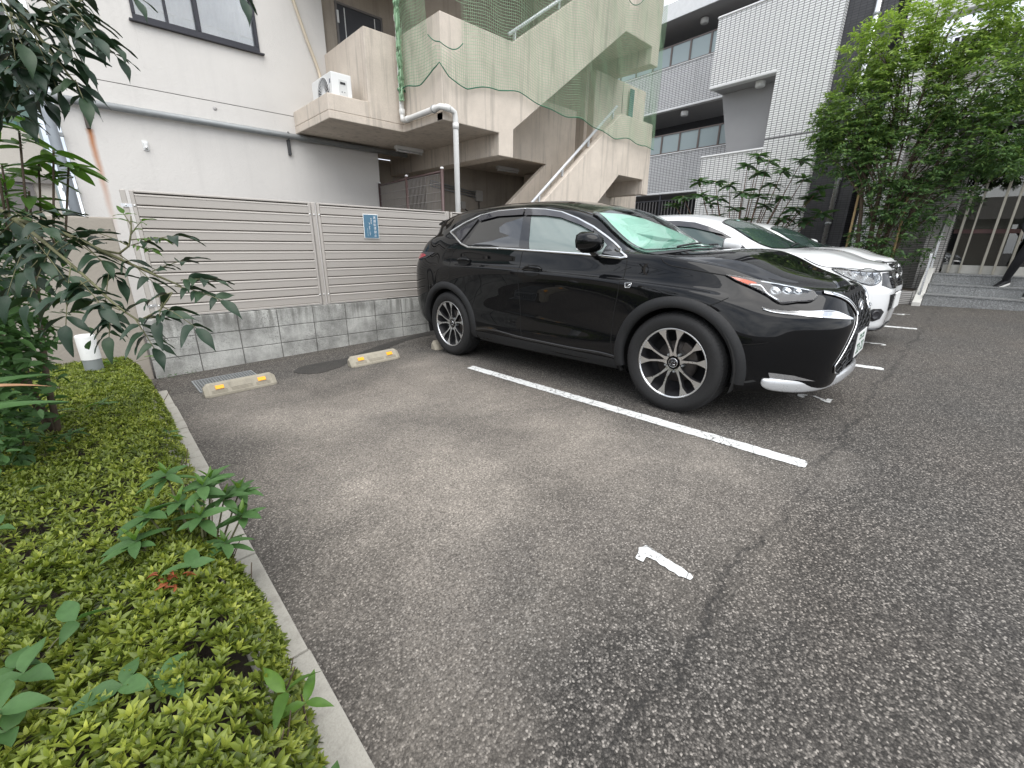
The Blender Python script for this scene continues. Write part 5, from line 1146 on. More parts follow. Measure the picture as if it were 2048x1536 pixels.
def build_white(S, bvh, sx, sz, wb, fine=True, visors=True):
    sk = Skin(bvh); key = 'w%.2f' % sx
    for x in (0, wb):
        for y in (-.76, .76): make_wheel(S, x, y, .335, 'white', emblem=False)
    for x in (0, wb):
        for sg in (-1, 1):
            pr = arc(x, .335, .40, -18, 198, 16); n = len(pr)
            MB().add([(a, sg * .87, b) for a, b in pr] + [(a, sg * .53, b) for a, b in pr], [(i, i + 1, n + i + 1, n + i) for i in range(n - 1)]).add([(a, sg * .53, b) for a, b in pr], [tuple(range(n))]).build('wheel_well', gap_m, S)
    MB().box(-.7, 3.0, -.62, .62, .19, .25).build('underbody', gap_m, S)
    X = lambda p: [(a * sx, b * sz) for a, b in p]
    dlo = X([(-.02, 1.36), (.2, 1.44), (.5, 1.50), (.8, 1.512), (1.1, 1.50), (1.35, 1.465), (1.55, 1.405), (1.75, 1.325), (1.93, 1.235), (2.10, 1.135), (2.05, 1.11), (1.6, 1.135), (1.1, 1.16), (.6, 1.19), (.25, 1.24)])
    both(patch(sk.side, dlo, .003, .05), 'window_surround', trim_black, S)
    both(patch(sk.side, X([(.30, 1.26), (.42, 1.44), (.75, 1.47), (1.0, 1.46), (1.06, 1.18), (.6, 1.205)]), .006, .05), 'rear_door_window', privacy, S)
    both(patch(sk.side, X([(1.08, 1.45), (1.35, 1.415), (1.6, 1.335), (1.8, 1.245), (1.93, 1.17), (1.92, 1.135), (1.6, 1.15), (1.13, 1.172)]), .006, .05), 'front_door_window', ws_glass, S)
    if visors: both(patch(sk.side, X([(.5, 1.495), (.8, 1.505), (1.1, 1.493), (1.35, 1.458), (1.55, 1.397), (1.75, 1.315), (1.80, 1.285), (1.55, 1.345), (1.35, 1.395), (1.1, 1.43), (.8, 1.445), (.5, 1.435)]), .022, .04), 'window_visor', visor_m, S)
    ws = [(1.57 * sx, 0), (1.59 * sx, .25), (1.64 * sx, .49), (1.69 * sx, .535), (1.98 * sx, .58), (2.22 * sx, .63), (2.36 * sx, .65), (2.46 * sx, .5), (2.52 * sx, .25), (2.53 * sx, 0)]
    ws = ws + [(a, -b) for a, b in ws[-2:0:-1]]
    patch(sk.top, ws, .003, .06).build('windscreen_surround', trim_black, S, True)
    c = np.mean(ws, 0); wi = [((a - c[0]) * .955 + c[0], (b - c[1]) * .965) for a, b in ws]
    patch(sk.top, wi, .006, .06).build('windscreen', ws_glass, S, True)
    strip(sk.top, [(2.46 * sx, -.3), (2.41 * sx, 0), (2.37 * sx, .3)], .008, .02, False, .05).build('wiper', black_plastic, S, True)
    if fine: patch(sk.top, [(1.66 * sx, -.10), (1.66 * sx, -.04), (1.70 * sx, -.04), (1.70 * sx, -.10)], .008, .05).build('inspection_sticker', simple('sticker', (.35, .6, .55), .5), S)
    hood = [(2.48, -.70, 1.0), (2.782, -.748, .895), (2.997, -.585, .868), (3.205, -.352, .838), (3.27, -.15, .835), (3.28, 0, .835)]
    kx = sx / .94; kz = sz / .965; Kp = lambda p: [(a * kx, b, c * kz) for a, b, c in p]
    both(strip(lambda *a: sk.at(a), Kp(hood), .005, -.001, False, .03), 'hood_gap', gap_m, S)
    both(strip(lambda *a: sk.at(a), Kp([(2.85, -.742, .885), (2.997, -.63, .858), (3.205, -.40, .828), (3.27, -.2, .822), (3.285, 0, .82)]), .010, .004, False, .03), 'nose_bar', trim_black, S)
    hl = dg(Kp([(2.842, -.742, .867), (2.987, -.643, .842), (3.208, -.427, .813), (3.234, -.463, .758), (3.21, -.554, .706), (3.106, -.655, .724), (2.974, -.72, .789), (2.898, -.74, .831)]))
    for sg in (1, -1):
        put = lambda mb, nm, m, par: (mb if sg > 0 else mirror(mb)).build(nm, m, par, True)
        h = put(patch(sk.diag, hl, .004, .03), 'headlamp', lamp_dark if 0 else lamp_in, S)
        if fine:
            for k in range(7):
                t = k / 6; p0 = Vector(Kp([(2.93 + .27 * t, -.715 + .27 * t, .835 - .02 * t)])[0]); p1 = Vector(Kp([(2.96 + .25 * t, -.71 + .22 * t, .80 - .07 * t)])[0])
                put(strip(lambda *a: sk.at(a), [tuple(p0), tuple(p1)], .007, .007, False, .02), 'lamp_fin', lamp_dark if k % 2 else chrome, h)
        put(patch(sk.diag, hl, .016, .03), 'lamp_lens', lamp_glass, h)
        put(strip(sk.diag, hl, .004, .008, True, .03), 'lamp_bezel', trim_black, h)
        fg = dg(Kp([(3.195, -.605, .416), (3.234, -.564, .46), (3.292, -.48, .458), (3.315, -.424, .42), (3.297, -.448, .346), (3.252, -.519, .323), (3.205, -.582, .339)]))
        f = put(patch(sk.diag, fg, .004, .03), 'fog_lamp_recess', black_plastic, S)
        cc, nn = sk.diag(*np.mean(fg, 0)); m_ = MB().lathe([(.0, .014), (.035, .012), (.045, .02), (.05, .006)], 20); q = nn.to_track_quat('Z', 'Y'); m_.v = [tuple(cc + q @ Vector(v)) for v in m_.v]; put(m_, 'fog_lamp', lamp_dark, f)
    gp = [(-.50, .70), (-.40, .815), (0, .825), (.40, .815), (.50, .70), (.40, .66), (0, .655), (-.40, .66)]
    g = patch(sk.front, [(a, b * kz) for a, b in gp], .006, .04).build('grille', trim_black, S, True)
    for z in (.70, .735, .77): strip(sk.front, [(-.36, z * kz), (.36, z * kz)], .006, .010, False, .04).build('grille_bar', chrome if z == .77 else gap_m, g, True)
    c, n = sk.front(0, .745 * kz); e = MB().tube([(c.x + .012, -.035, c.z + .035), (c.x + .012, -.028, c.z - .03)], .006, 6).tube([(c.x + .012, .035, c.z + .035), (c.x + .012, .028, c.z - .03)], .006, 6).tube([(c.x + .012, -.03, c.z), (c.x + .012, .03, c.z)], .006, 6)
    e.tube([(c.x + .012, a, c.z + b) for a, b in ((-.05, .05), (.05, .05), (.042, -.045), (-.042, -.045))], .004, 6, True).build('badge', chrome, g, True)
    lg = [(-.40, .60), (.40, .60), (.34, .42), (-.34, .42)]
    l = patch(sk.front, [(a, b * kz) for a, b in lg], .004, .04).build('lower_grille', gap_m, S, True)
    for z in (.46, .50, .54, .58): strip(sk.front, [(-.33, z * kz), (.33, z * kz)], .006, .006, False, .05).build('grille_slat', black_plastic, l, True)
    c, n = sk.front(0, .51 * kz); MB().box(c.x + .01, c.x + .03, -.165, .165, .43 * kz, .43 * kz + .165).build('number_plate', white_plastic, S, False, .004)
    both(strip(lambda *a: sk.at(a), Kp([(2.93, -.77, .235), (3.10, -.66, .225), (3.22, -.53, .22), (3.30, -.3, .215), (3.325, 0, .215)]), .022, .004, False, .04, .8, 8), 'front_lip', trim_black, S)
    handle(S, sk, 1.24 * sx, 1.0 * sz, .19, white_paint); handle(S, sk, .30 * sx, 1.06 * sz, .19, white_paint)
    both(strip(sk.side, X([(2.17, 1.05), (2.17, .85), (2.12, .5), (2.14, .34)]), .003, -.001), 'door_gap', gap_m, S)
    both(strip(sk.side, X([(1.12, 1.13), (1.10, .8), (1.10, .5), (1.12, .34)]), .003, -.001), 'door_gap', gap_m, S)
    door_mirror(S, white_paint, (1.93 * sx, -.82, 1.16 * sz), 1.0, band=False)
build_white(white_suv, bvh3, .94, .965, 2.50); build_white(pale_car, bvh4, .93, .935, 2.47, False, False)
# ================================================================== planting
def leaf_mat(name, c0, c1, c2, trans=.25, rough=.38, vein=True):
    t = NT(name); a = t.n('ShaderNodeAttribute', attribute_name='tint'); oi = t.n('ShaderNodeObjectInfo'); p = t.pos()
    f = t.math('ADD', a.outputs['Fac'], t.math('MULTIPLY', t.math('SUBTRACT', oi.outputs['Random'], .5), .5))
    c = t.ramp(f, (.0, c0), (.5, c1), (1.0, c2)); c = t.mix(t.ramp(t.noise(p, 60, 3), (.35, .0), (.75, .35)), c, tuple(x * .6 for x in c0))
    t.set(base=c, rough=rough, spec=.35)
    tr = t.n('ShaderNodeBsdfTranslucent'); t.link(t.mix(1.0, c, (1.0, 1.15, .5), 'MULTIPLY'), tr.inputs['Color'])
    mx = t.n('ShaderNodeMixShader'); mx.inputs[0].default_value = trans; t.link(t.b.outputs[0], mx.inputs[1]); t.link(tr.outputs[0], mx.inputs[2]); t.link(mx.outputs[0], t.out.inputs[0]); return t.m
azalea_m = leaf_mat('azalea_leaf', (.062, .092, .014), (.205, .255, .038), (.44, .475, .085))
ash_m = leaf_mat('dark_glossy_leaf', (.009, .024, .013), (.021, .046, .024), (.050, .090, .034), .08, .42)
young_m = leaf_mat('young_leaf', (.05, .11, .02), (.10, .20, .035), (.20, .30, .06), .35)
vine_m = leaf_mat('matt_vine_leaf', (.045, .10, .03), (.075, .16, .05), (.11, .21, .07), .3, .55)
tree_m = leaf_mat('tree_leaf', (.042, .092, .050), (.12, .215, .070), (.42, .55, .13), .33, .45)
daph_m = leaf_mat('leathery_leaf', (.045, .095, .048), (.085, .165, .072), (.15, .235, .095), .28, .42)
dead_m = leaf_mat('dead_leaf', (.12, .03, .012), (.25, .06, .02), (.32, .11, .03), .2, .6)
bark_m = simple('brown_bark', (.085, .062, .042), .9, 0, .35, 25, .6, 70); twig_m = simple('green_twig', (.10, .10, .045), .7, 0, .3, 30)
bark_red = simple('reddish_bark', (.16, .095, .065), .8, 0, .3, 20, .3, 60)
def leaf_shape(L, W, n=5, tip=1.4, cup=.12, droop=.10, wav=0, fold=1.0, acum=0):
    """quad strip leaf along +x, two halves folded at the midrib; returns verts (m,3), faces (k,4)"""
    V = []; F = []
    for i in range(n + 1):
        t = i / n; w = (1 - acum * t ** 3) * W * .5 * (math.sin(math.pi * min(1, t ** .8)) ** (.75) if t < .995 else .0) * (1 - .25 * t ** tip); w = max(w, .0004)
        z = -droop * L * t * t; wv = wav * W * math.sin(t * 9)
        V += [(L * t, -w, z + cup * w * 2 * fold + wv), (L * t, 0, z), (L * t, w, z + cup * w * 2 * fold - wv)]
    for i in range(n): a = 3 * i; F += [(a, a + 1, a + 4, a + 3), (a + 1, a + 2, a + 5, a + 4)]
    return np.array(V), np.array(F)
def frame_of(d, roll=0):
    d = d / np.linalg.norm(d); up = np.array([0, 0, 1.0]); 
    if abs(d[2]) > .97: up = np.array([1.0, 0, 0])
    y = np.cross(up, d); y /= np.linalg.norm(y); z = np.cross(d, y); c, s = math.cos(roll), math.sin(roll); return np.stack([d, c * y + s * z, -s * y + c * z])
class Leaves:
    def __init__(s): s.V = []; s.F = []; s.T = []; s.n = 0
    def add(s, shape, pos, d, roll=0, scale=1.0, tint=.5):
        V, F = shape; M = frame_of(np.asarray(d, float), roll); s.V.append((V * scale) @ M + pos); s.F.append(F + s.n); s.T.append(np.full(len(V), tint)); s.n += len(V)
    def obj(s, name, mat, parent=None): return np_obj(name, np.concatenate(s.V), np.concatenate(s.F), mat, parent, True, np.concatenate(s.T))
def mat4(pos, d, roll=0, sc=1.0):
    M = frame_of(np.asarray(d, float), roll) * sc; return Matrix(((M[0][0], M[1][0], M[2][0], pos[0]), (M[0][1], M[1][1], M[2][1], pos[1]), (M[0][2], M[1][2], M[2][2], pos[2]), (0, 0, 0, 1)))
# ---- azalea hedge: leaf rosettes over a clipped, dimpled surface
def smooth_noise(seed, n=9, lo=1.5, hi=9):
    g = np.random.default_rng(seed); K = g.normal(0, 1, (n, 2)); K /= np.linalg.norm(K, axis=1)[:, None]; K *= g.uniform(lo, hi, (n, 1)); ph = g.uniform(0, 6.28, n); am = 1 / np.linalg.norm(K, axis=1) ** .7
    return lambda x, y: sum(am[i] * np.sin(K[i, 0] * x + K[i, 1] * y + ph[i]) for i in range(n)) / am.sum()
hn = smooth_noise(3); hn2 = smooth_noise(5, 12, 8, 26); gapn = smooth_noise(11, 10, 3, 10)
def hedge_right(y): return np.interp(y, [-7, -5.0, -4.75, -4.5, -4.2, -3.9, -3.5, -3.1, -2.6, -2.0, -1.2, -.5], [-.155, -.145, -.09, -.05, -.04, -.065, -.10, -.08, -.06, -.05, -.06, -.09])
def hedge_top(x, y):
    e = np.clip((hedge_right(y) - x) / .16, 0, 1); e2 = np.clip((-.18 - y) / .12, 0, 1); return gz(x, y) + .05 + (.30 + .05 * hn(x, y) + .018 * hn2(x, y)) * (1 - (1 - e) ** 2.2) ** .5 * e2 ** .5
hedge = thing('azalea_hedge', 'low clipped azalea hedge filling the planting bed at lower left', 'hedge')
rosettes = []; ros_far = []
for k in range(3):
    for (bank, nn, seg) in ((rosettes, 10, 3), (ros_far, 6, 2)):
        L = Leaves(); g = np.random.default_rng(20 + k)
        for i in range(nn):
            ring = i / nn; el = R(12 + 60 * ring) + g.normal(0, .12); az = i * 2.4 + g.normal(0, .2); d = (math.cos(az) * math.cos(el), math.sin(az) * math.cos(el), math.sin(el))
            L.add(leaf_shape(.035 - .012 * ring, .0150 - .003 * ring, seg, .5, .22, .10), np.array(d) * .003, d, g.normal(0, .3), g.uniform(.85, 1.15), .30 + .50 * ring + g.normal(0, .1))
        bank.append((np.concatenate(L.V), np.concatenate(L.F), np.concatenate(L.T)))
g = np.random.default_rng(77); cand = []
N = 40000; xs = -g.uniform(.0, 1, N) ** 1.25 * 2.6; ys = g.uniform(-6.8, -.2, N)
camxy = np.array([-.205, -5.465]); dist = np.hypot(xs - camxy[0], ys - camxy[1])
keep = (xs < hedge_right(ys) + .01) & (gapn(xs, ys) > -.85) & ((xs > -1.6) | (g.uniform(0, 1, N) < .25))
xs, ys, dist = xs[keep], ys[keep], dist[keep]
order = np.argsort(dist); xs, ys = xs[order], ys[order]
zs = hedge_top(xs, ys) - np.abs(g.normal(0, .014, len(xs)))
ex = (hedge_top(xs + .03, ys) - hedge_top(xs - .03, ys)) / .06; ey = (hedge_top(xs, ys + .03) - hedge_top(xs, ys - .03)) / .06
ros_obj = [np_obj('leaf_rosette', v, f, azalea_m, hedge, True, t) for v, f, t in rosettes]
VV, FF, TTn, off = [], [], [], 0; made = 0
for i in range(len(xs)):
    nrm = np.array([-np.clip(ex[i], -1.2, 1.2) + g.normal(0, .28), -np.clip(ey[i], -1.2, 1.2) + g.normal(0, .28), 1.0]); sc = g.uniform(.60, 1.02); ro = g.uniform(0, 6.28)
    nrm /= np.linalg.norm(nrm); a = np.array([math.cos(ro), math.sin(ro), 0]); a -= nrm * a.dot(nrm); a /= np.linalg.norm(a); b = np.cross(nrm, a); k = i % 3
    if made < 285 and i % 4 == 0 and ys[i] > -4.92 and xs[i] > -.62:
        M = Matrix(((a[0] * sc, b[0] * sc, nrm[0] * sc, xs[i]), (a[1] * sc, b[1] * sc, nrm[1] * sc, ys[i]), (a[2] * sc, b[2] * sc, nrm[2] * sc, zs[i]), (0, 0, 0, 1)))
        if made < 3: ros_obj[k].matrix_local = M
        else: inst(ros_obj[k], hedge, M)
        made += 1; continue
    v, f, t = (rosettes if dist[order][i] < 1.75 else ros_far)[k]; VV.append(v * sc @ np.stack([a, b, nrm]) + (xs[i], ys[i], zs[i])); FF.append(f + off); TTn.append(t + g.normal(0, .16) + .22 * hn(xs[i] * 2, ys[i] * 2)); off += len(v)
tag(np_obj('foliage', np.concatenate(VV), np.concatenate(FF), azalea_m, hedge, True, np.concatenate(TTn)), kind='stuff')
# twigs and shaded inner leaves below the surface
tw = MB(); 
for i in range(900):
    x, y = -g.uniform(.05, 1.9), g.uniform(-6.6, -.3)
    if x > hedge_right(y) - .02: continue
    z = hedge_top(np.array(x), np.array(y)); d = Vector((g.normal(0, .35), g.normal(0, .35), 1)).normalized(); p = Vector((x, y, gz(x, y) + .02)); q = p + d * (float(z) - p.z) * .95; tw.tube([p, p.lerp(q, .5) + Vector((g.normal(0, .015), g.normal(0, .015), 0)), q], [.004, .003, .0016], 4)
tag(tw.build('twigs', bark_m, hedge), kind='stuff')
IL = Leaves(); sh = leaf_shape(.03, .010, 3)
for i in range(5000):
    x, y = -g.uniform(.03, 1.9), g.uniform(-5.4, -.25)
    if x > hedge_right(y): continue
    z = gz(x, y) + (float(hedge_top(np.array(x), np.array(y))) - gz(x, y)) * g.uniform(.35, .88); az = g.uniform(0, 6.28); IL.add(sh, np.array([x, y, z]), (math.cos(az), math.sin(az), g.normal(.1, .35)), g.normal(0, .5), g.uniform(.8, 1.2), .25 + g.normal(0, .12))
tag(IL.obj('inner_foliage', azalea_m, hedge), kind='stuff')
def scatter_leaf(name, shape, mat, pos, d, parent, roll=0, sc=1.0, tint=.5, cache={}):
    key = (name, id(shape[0]), mat.name)
    if key not in cache:
        V, F = shape; o = np_obj(name, V, F, mat, parent, True, np.full(len(V), tint)); cache[key] = o
    else: o = inst(cache[key], parent)
    o.matrix_local = mat4(pos, d, roll, sc); return o
# dead cluster and a fallen yellow leaf
dl = leaf_shape(.028, .009, 4, 1.2, .5, .5); fallen = thing('dead_twig', 'cluster of rust red dead leaves in the azalea hedge', 'dead leaves')
for i in range(16): az = g.uniform(0, 6.28); x, y = -.245 + g.normal(0, .02), -4.17 + g.normal(0, .03); scatter_leaf('dead_leaf', dl, dead_m, (x, y, float(hedge_top(np.array(x), np.array(y))) + .008 + g.uniform(0, .015)), (math.cos(az), math.sin(az), g.uniform(-.2, .7)), fallen, g.normal(0, .6), g.uniform(.8, 1.2))
yl = leaf_shape(.04, .022, 5, 1.2, .3, .2); V, F = yl; x, y = -.333, -3.90; o = np_obj('fallen_leaf', V, F, simple('yellow_leaf', (.62, .46, .05), .5), None, True); o.matrix_world = mat4((x, y, float(hedge_top(np.array(x), np.array(y))) + .02), (.8, .3, .1), .2); tag(o, 'single fallen yellow leaf lying on the azalea hedge', 'leaf')
# ---- broad-leaved weeds growing out of the hedge
ov = leaf_shape(.075, .042, 6, 1.0, .22, .18, .05); ov2 = leaf_shape(.085, .030, 6, .9, .22, .22, .04)
def weed(x, y, n, lab, sh, sc=1.0, spread=.05, h=.06, mat=None, lean=(0, 0)):
    z = float(hedge_top(np.array(x), np.array(y))); t = thing('weed_sprout', lab, 'weed', (x, y, z - .02), group='broad-leaved weeds in the hedge'); k = max(1, n // 3)
    for j in range(k):
        px, py = g.normal(0, spread), g.normal(0, spread); hh = h * g.uniform(.5, 1.2); MB().tube([(0, 0, 0), (px * .5, py * .5, hh * .6), (px, py, hh)], [.0022, .0018, .0012], 5).build('stem', twig_m, t)
        a0 = g.uniform(0, 6.28)
        for q in range(3): az = a0 + q * 2.1 + g.normal(0, .15); scatter_leaf('leaf', sh, mat or vine_m, (px, py, hh), (math.cos(az) + lean[0], math.sin(az) + lean[1], g.uniform(-.05, .45)), t, g.normal(0, .25), sc * g.uniform(.75, 1.15), .5)
    return t
weed(-.49, -4.24, 9, 'large ovate weed leaves at the left edge of the hedge, lower part', ov, 1.0, .05, .06)
weed(-.39, -4.47, 9, 'ovate weed leaves beside the dark gap at the bottom of the hedge', ov, 1.0, .05, .06)
weed(-.50, -4.40, 6, 'ovate weed leaves in the bottom left corner', ov, 1.0, .05, .06)
weed(-.12, -4.70, 6, 'bright long-leaved sprout by the kerb at the bottom of the hedge', ov2, .95, .03, .07, young_m)
weed(-.11, -4.82, 6, 'ovate weed leaves overhanging the kerb at the bottom edge', ov, .85, .04, .05)
weed(-.57, -3.67, 6, 'broad weed leaves at the far left of the hedge below the dark branches', ov, 1.2, .05, .07)
weed(-.14, -4.185, 3, 'broad weed leaf near the kerb beside the dead cluster', ov, .9, .03, .04)
weed(-.46, -2.75, 9, 'pale weed leaves in the middle of the hedge', ov2, 1.0, .08, .05)
weed(-.42, -2.1, 9, 'low weeds in the hedge in front of the bollard light', ov2, 1.0, .09, .05, young_m)
weed(-.30, -.80, 12, 'bright leafy weeds at the foot of the bollard light', ov2, 1.1, .10, .04, young_m)
weed(-.12, -2.75, 6, 'narrow weed leaves by the kerb beyond the glossy sapling', ov2, .9, .05, .03)
# ---- glossy sapling leaning over the kerb
sap = thing('glossy_sapling', 'glossy broad-leaved sapling leaning over the kerb from the hedge', 'sapling', (-.15, -3.90, .15)); obv = leaf_shape(.092, .046, 6, .2, .20, .14); obs = leaf_shape(.05, .018, 5, .5, .25, .05)
for (tx, ty, tz) in ((-.10, .02, .40), (.08, .10, .42), (.02, -.06, .38), (.13, -.05, .33), (-.03, .12, .47), (.05, .02, .44), (.15, .05, .37), (-.14, -.04, .36), (.06, -.13, .30), (-.02, .02, .41), (.10, .02, .38)):
    MB().tube([(0, 0, 0), (tx * .4, ty * .4, tz * .55), (tx, ty, tz)], [.006, .004, .0025], 6).build('stem', twig_m, sap, True); a0 = g.uniform(0, 6.28)
    for q in range(8): az = a0 + q * .785 + g.normal(0, .12); scatter_leaf('leaf', obv, vine_m, (tx, ty, tz - .012 * (q % 2)), (math.cos(az), math.sin(az), g.uniform(-.25, .35)), sap, g.normal(0, .2), g.uniform(.7, 1.1))
    for q in range(3): az = a0 + q * 2.1; scatter_leaf('young_leaf', obs, young_m, (tx, ty, tz + .006), (math.cos(az) * .6, math.sin(az) * .6, 1), sap, 0, g.uniform(.8, 1.1))
# ---- dark pinnate tree at the left: limbs with hanging compound leaves
ash = thing('dark_pinnate_tree', 'dark glossy pinnate-leaved tree overhanging the left edge', 'tree', (0, 0, 0))
ash_leaf = [leaf_shape(.090, .041, 9, .8, .20, .26, .07, 1, .55), leaf_shape(.078, .031, 9, .8, .16, .34, .09, 1, .5), leaf_shape(.096, .034, 9, .8, .22, .22, .08, 1, .55)]
def limb(pts, r0, r1, nm='branch'): P = dens(pts, .05, False, True); n = len(P); MB().tube([tuple(p) for p in P], [r0 + (r1 - r0) * i / (n - 1) for i in range(n)], 7).build(nm, bark_m if r0 > .012 else twig_m, ash, True); return P
BULK = Leaves()
def compound(base, d, length, pairs, sag=.25, sc=1.0, par=None, mat=None, shapes=None, term=True, bulk=False):
    """one pinnate leaf: rachis + opposite leaflets"""
    d = np.asarray(d, float); d /= np.linalg.norm(d); P = []; 
    for i in range(9): t = i / 8; P.append(np.array(base) + d * length * t + np.array([0, 0, -sag * length * t * t]))
    put = (lambda nm, sh, m, p, dd, pr, ro, k, tn=.45: BULK.add(sh, np.asarray(p), dd, ro, k, tn)) if bulk else (lambda nm, sh, m, p, dd, pr, ro, k, tn=.45: scatter_leaf(nm, sh, m, p, dd, pr, ro, k, tn))
    MB().tube([tuple(p) for p in P], [.0022 - .0010 * i / 8 for i in range(9)], 5).build('rachis', twig_m, par or ash, True)
    side = np.cross(d, [0, 0, 1]); side /= np.linalg.norm(side)
    for k in range(pairs):
        t = .30 + .62 * k / max(1, pairs - 1) if pairs > 1 else .6; p = P[int(t * 8)]
        for sg in (-1, 1): dd = d * .55 + side * sg * 1.0 + np.array([0, 0, -.12 + g.normal(0, .2)]); put('leaf', (shapes or ash_leaf)[(k + (sg > 0)) % 3 if not shapes else 0], mat or ash_m, p, dd, par or ash, g.normal(0, .35), sc * g.uniform(.75, 1.1), .45)
    if term: put('leaf', (shapes or ash_leaf)[0], mat or ash_m, P[-1], d + np.array([0, 0, -.35 + g.normal(0, .2)]), par or ash, g.normal(0, .3), sc * g.uniform(.95, 1.15), .45)
ASH_BRANCH = [(0.01, 0.003, [(-0.597, -2.738, 1.605), (-0.381, -3.1, 1.419), (-0.299, -3.282, 1.319), (-0.232, -3.417, 1.225), (-0.178, -3.535, 1.142), (-0.14, -3.588, 1.103)]), (0.01, 0.003, [(-0.381, -3.1, 1.419), (-0.277, -3.144, 1.38), (-0.184, -3.215, 1.32), (-0.065, -3.335, 1.242), (0.01, -3.426, 1.196)]), (0.005, 0.002, [(-0.184, -3.215, 1.32), (-0.117, -3.253, 1.312), (-0.088, -3.253, 1.375), (-0.073, -3.236, 1.442)]), (0.004, 0.002, [(-0.14, -3.588, 1.103), (-0.084, -3.613, 1.134), (-0.051, -3.597, 1.173), (-0.035, -3.59, 1.19)]), (0.009, 0.003, [(-0.341, -2.947, 2.31), (-0.265, -3.101, 2.132), (-0.202, -3.171, 2.013), (-0.164, -3.22, 1.922), (-0.132, -3.253, 1.852)]), (0.008, 0.002, [(-0.265, -3.101, 2.132), (-0.147, -3.07, 2.127), (-0.07, -3.088, 2.088), (-0.038, -3.145, 2.03)]), (0.008, 0.002, [(-0.348, -3.008, 2.004), (-0.279, -3.041, 1.916), (-0.261, -3.015, 1.852), (-0.249, -3.041, 1.819)]), (0.006, 0.002, [(0.27, -3.285, 2.36), (0.321, -3.386, 2.245), (0.347, -3.437, 2.187)]), (0.02, 0.016, [(-0.597, -2.738, 1.605), (-0.516, -2.639, 2.146), (-0.341, -2.947, 2.31)]), (0.03, 0.02, [(-1.038, -2.525, 0.525), (-0.829, -2.594, 1.124), (-0.597, -2.738, 1.605)])]
ASH_LEAF = [((-0.266, -3.358, 1.282), (-0.312, -3.48, 1.111), 3), ((-0.31, -3.269, 1.322), (-0.39, -3.324, 1.165), 2), ((-0.354, -3.149, 1.37), (-0.437, -3.224, 1.192), 2), ((-0.168, -3.297, 1.27), (-0.206, -3.386, 1.157), 2), ((-0.256, -3.408, 1.226), (-0.219, -3.522, 1.148), 3), ((-0.231, -3.43, 1.229), (-0.328, -3.41, 1.169), 3), ((-0.077, -3.597, 1.152), (-0.009, -3.721, 1.086), 2), ((-0.069, -3.601, 1.16), (-0.093, -3.659, 1.111), 1), ((-0.035, -3.59, 1.19), (-0.098, -3.57, 1.167), 2), ((-0.007, -3.411, 1.196), (0.101, -3.563, 1.151), 4), ((0.014, -3.421, 1.217), (0.093, -3.495, 1.219), 3), ((-0.065, -3.335, 1.242), (0.044, -3.388, 1.288), 3), ((-0.091, -3.266, 1.339), (0.049, -3.352, 1.377), 3), ((-0.101, -3.259, 1.334), (-0.188, -3.152, 1.387), 2), ((-0.133, -3.242, 1.303), (-0.072, -3.368, 1.218), 3), ((-0.184, -3.215, 1.32), (-0.241, -3.109, 1.372), 3), ((-0.221, -3.173, 1.337), (-0.165, -3.319, 1.227), 3), ((-0.277, -3.144, 1.38), (-0.192, -3.338, 1.29), 3), ((-0.28, -3.225, 1.354), (-0.373, -3.254, 1.257), 3), ((-0.15, -3.574, 1.113), (-0.126, -3.664, 1.03), 4), ((-0.197, -3.486, 1.146), (-0.221, -3.531, 1.061), 4), ((-0.14, -3.588, 1.103), (-0.073, -3.642, 1.124), 2), ((-0.319, -3.189, 1.354), (-0.428, -3.101, 1.318), 3), ((-0.381, -3.1, 1.419), (-0.287, -3.099, 1.457), 3), ((-0.381, -3.1, 1.419), (-0.5, -3.05, 1.284), 3), ((-0.35, -3.144, 1.386), (-0.252, -3.066, 1.442), 3), ((-0.406, -2.988, 1.454), (-0.306, -3.254, 1.394), 3), ((-0.179, -3.536, 1.137), (-0.245, -3.46, 1.167), 2), ((-0.3, -3.283, 1.314), (-0.213, -3.281, 1.372), 3), ((-0.354, -3.149, 1.37), (-0.292, -3.387, 1.229), 3), ((-0.13, -3.251, 1.86), (-0.125, -3.313, 1.799), 2), ((-0.164, -3.22, 1.922), (-0.132, -3.253, 1.852), 2), ((-0.038, -3.145, 2.03), (-0.004, -3.205, 1.97), 2), ((-0.07, -3.088, 2.088), (-0.009, -3.212, 2.006), 2), ((-0.202, -3.171, 2.013), (-0.182, -3.241, 1.837), 3), ((-0.202, -3.171, 2.013), (-0.307, -3.11, 1.866), 3), ((-0.235, -3.146, 2.063), (-0.256, -3.212, 1.908), 3), ((-0.147, -3.07, 2.127), (-0.113, -3.231, 1.939), 3), ((-0.138, -3.085, 2.111), (-0.047, -3.102, 2.105), 2), ((-0.104, -3.124, 2.095), (-0.013, -3.103, 2.172), 2), ((-0.248, -3.113, 2.108), (-0.195, -3.13, 2.053), 3), ((-0.164, -3.22, 1.922), (-0.216, -3.217, 1.821), 2), ((-0.279, -3.041, 1.916), (-0.353, -3.023, 1.802), 3), ((-0.258, -3.01, 1.869), (-0.217, -3.103, 1.814), 2), ((-0.279, -3.041, 1.916), (-0.212, -3.168, 1.874), 3), ((-0.27, -2.998, 1.869), (-0.327, -2.983, 1.785), 2), ((-0.265, -3.101, 2.132), (-0.234, -3.295, 1.932), 3), ((-0.219, -3.142, 2.043), (-0.121, -3.221, 2.008), 3), ((-0.188, -3.205, 1.967), (-0.118, -3.266, 1.916), 2), ((-0.276, -3.109, 1.996), (-0.231, -3.255, 1.864), 3), ((0.344, -3.4, 2.262), (0.356, -3.448, 2.182), 1), ((0.01, -3.173, 2.226), (0.067, -3.263, 2.147), 2)]
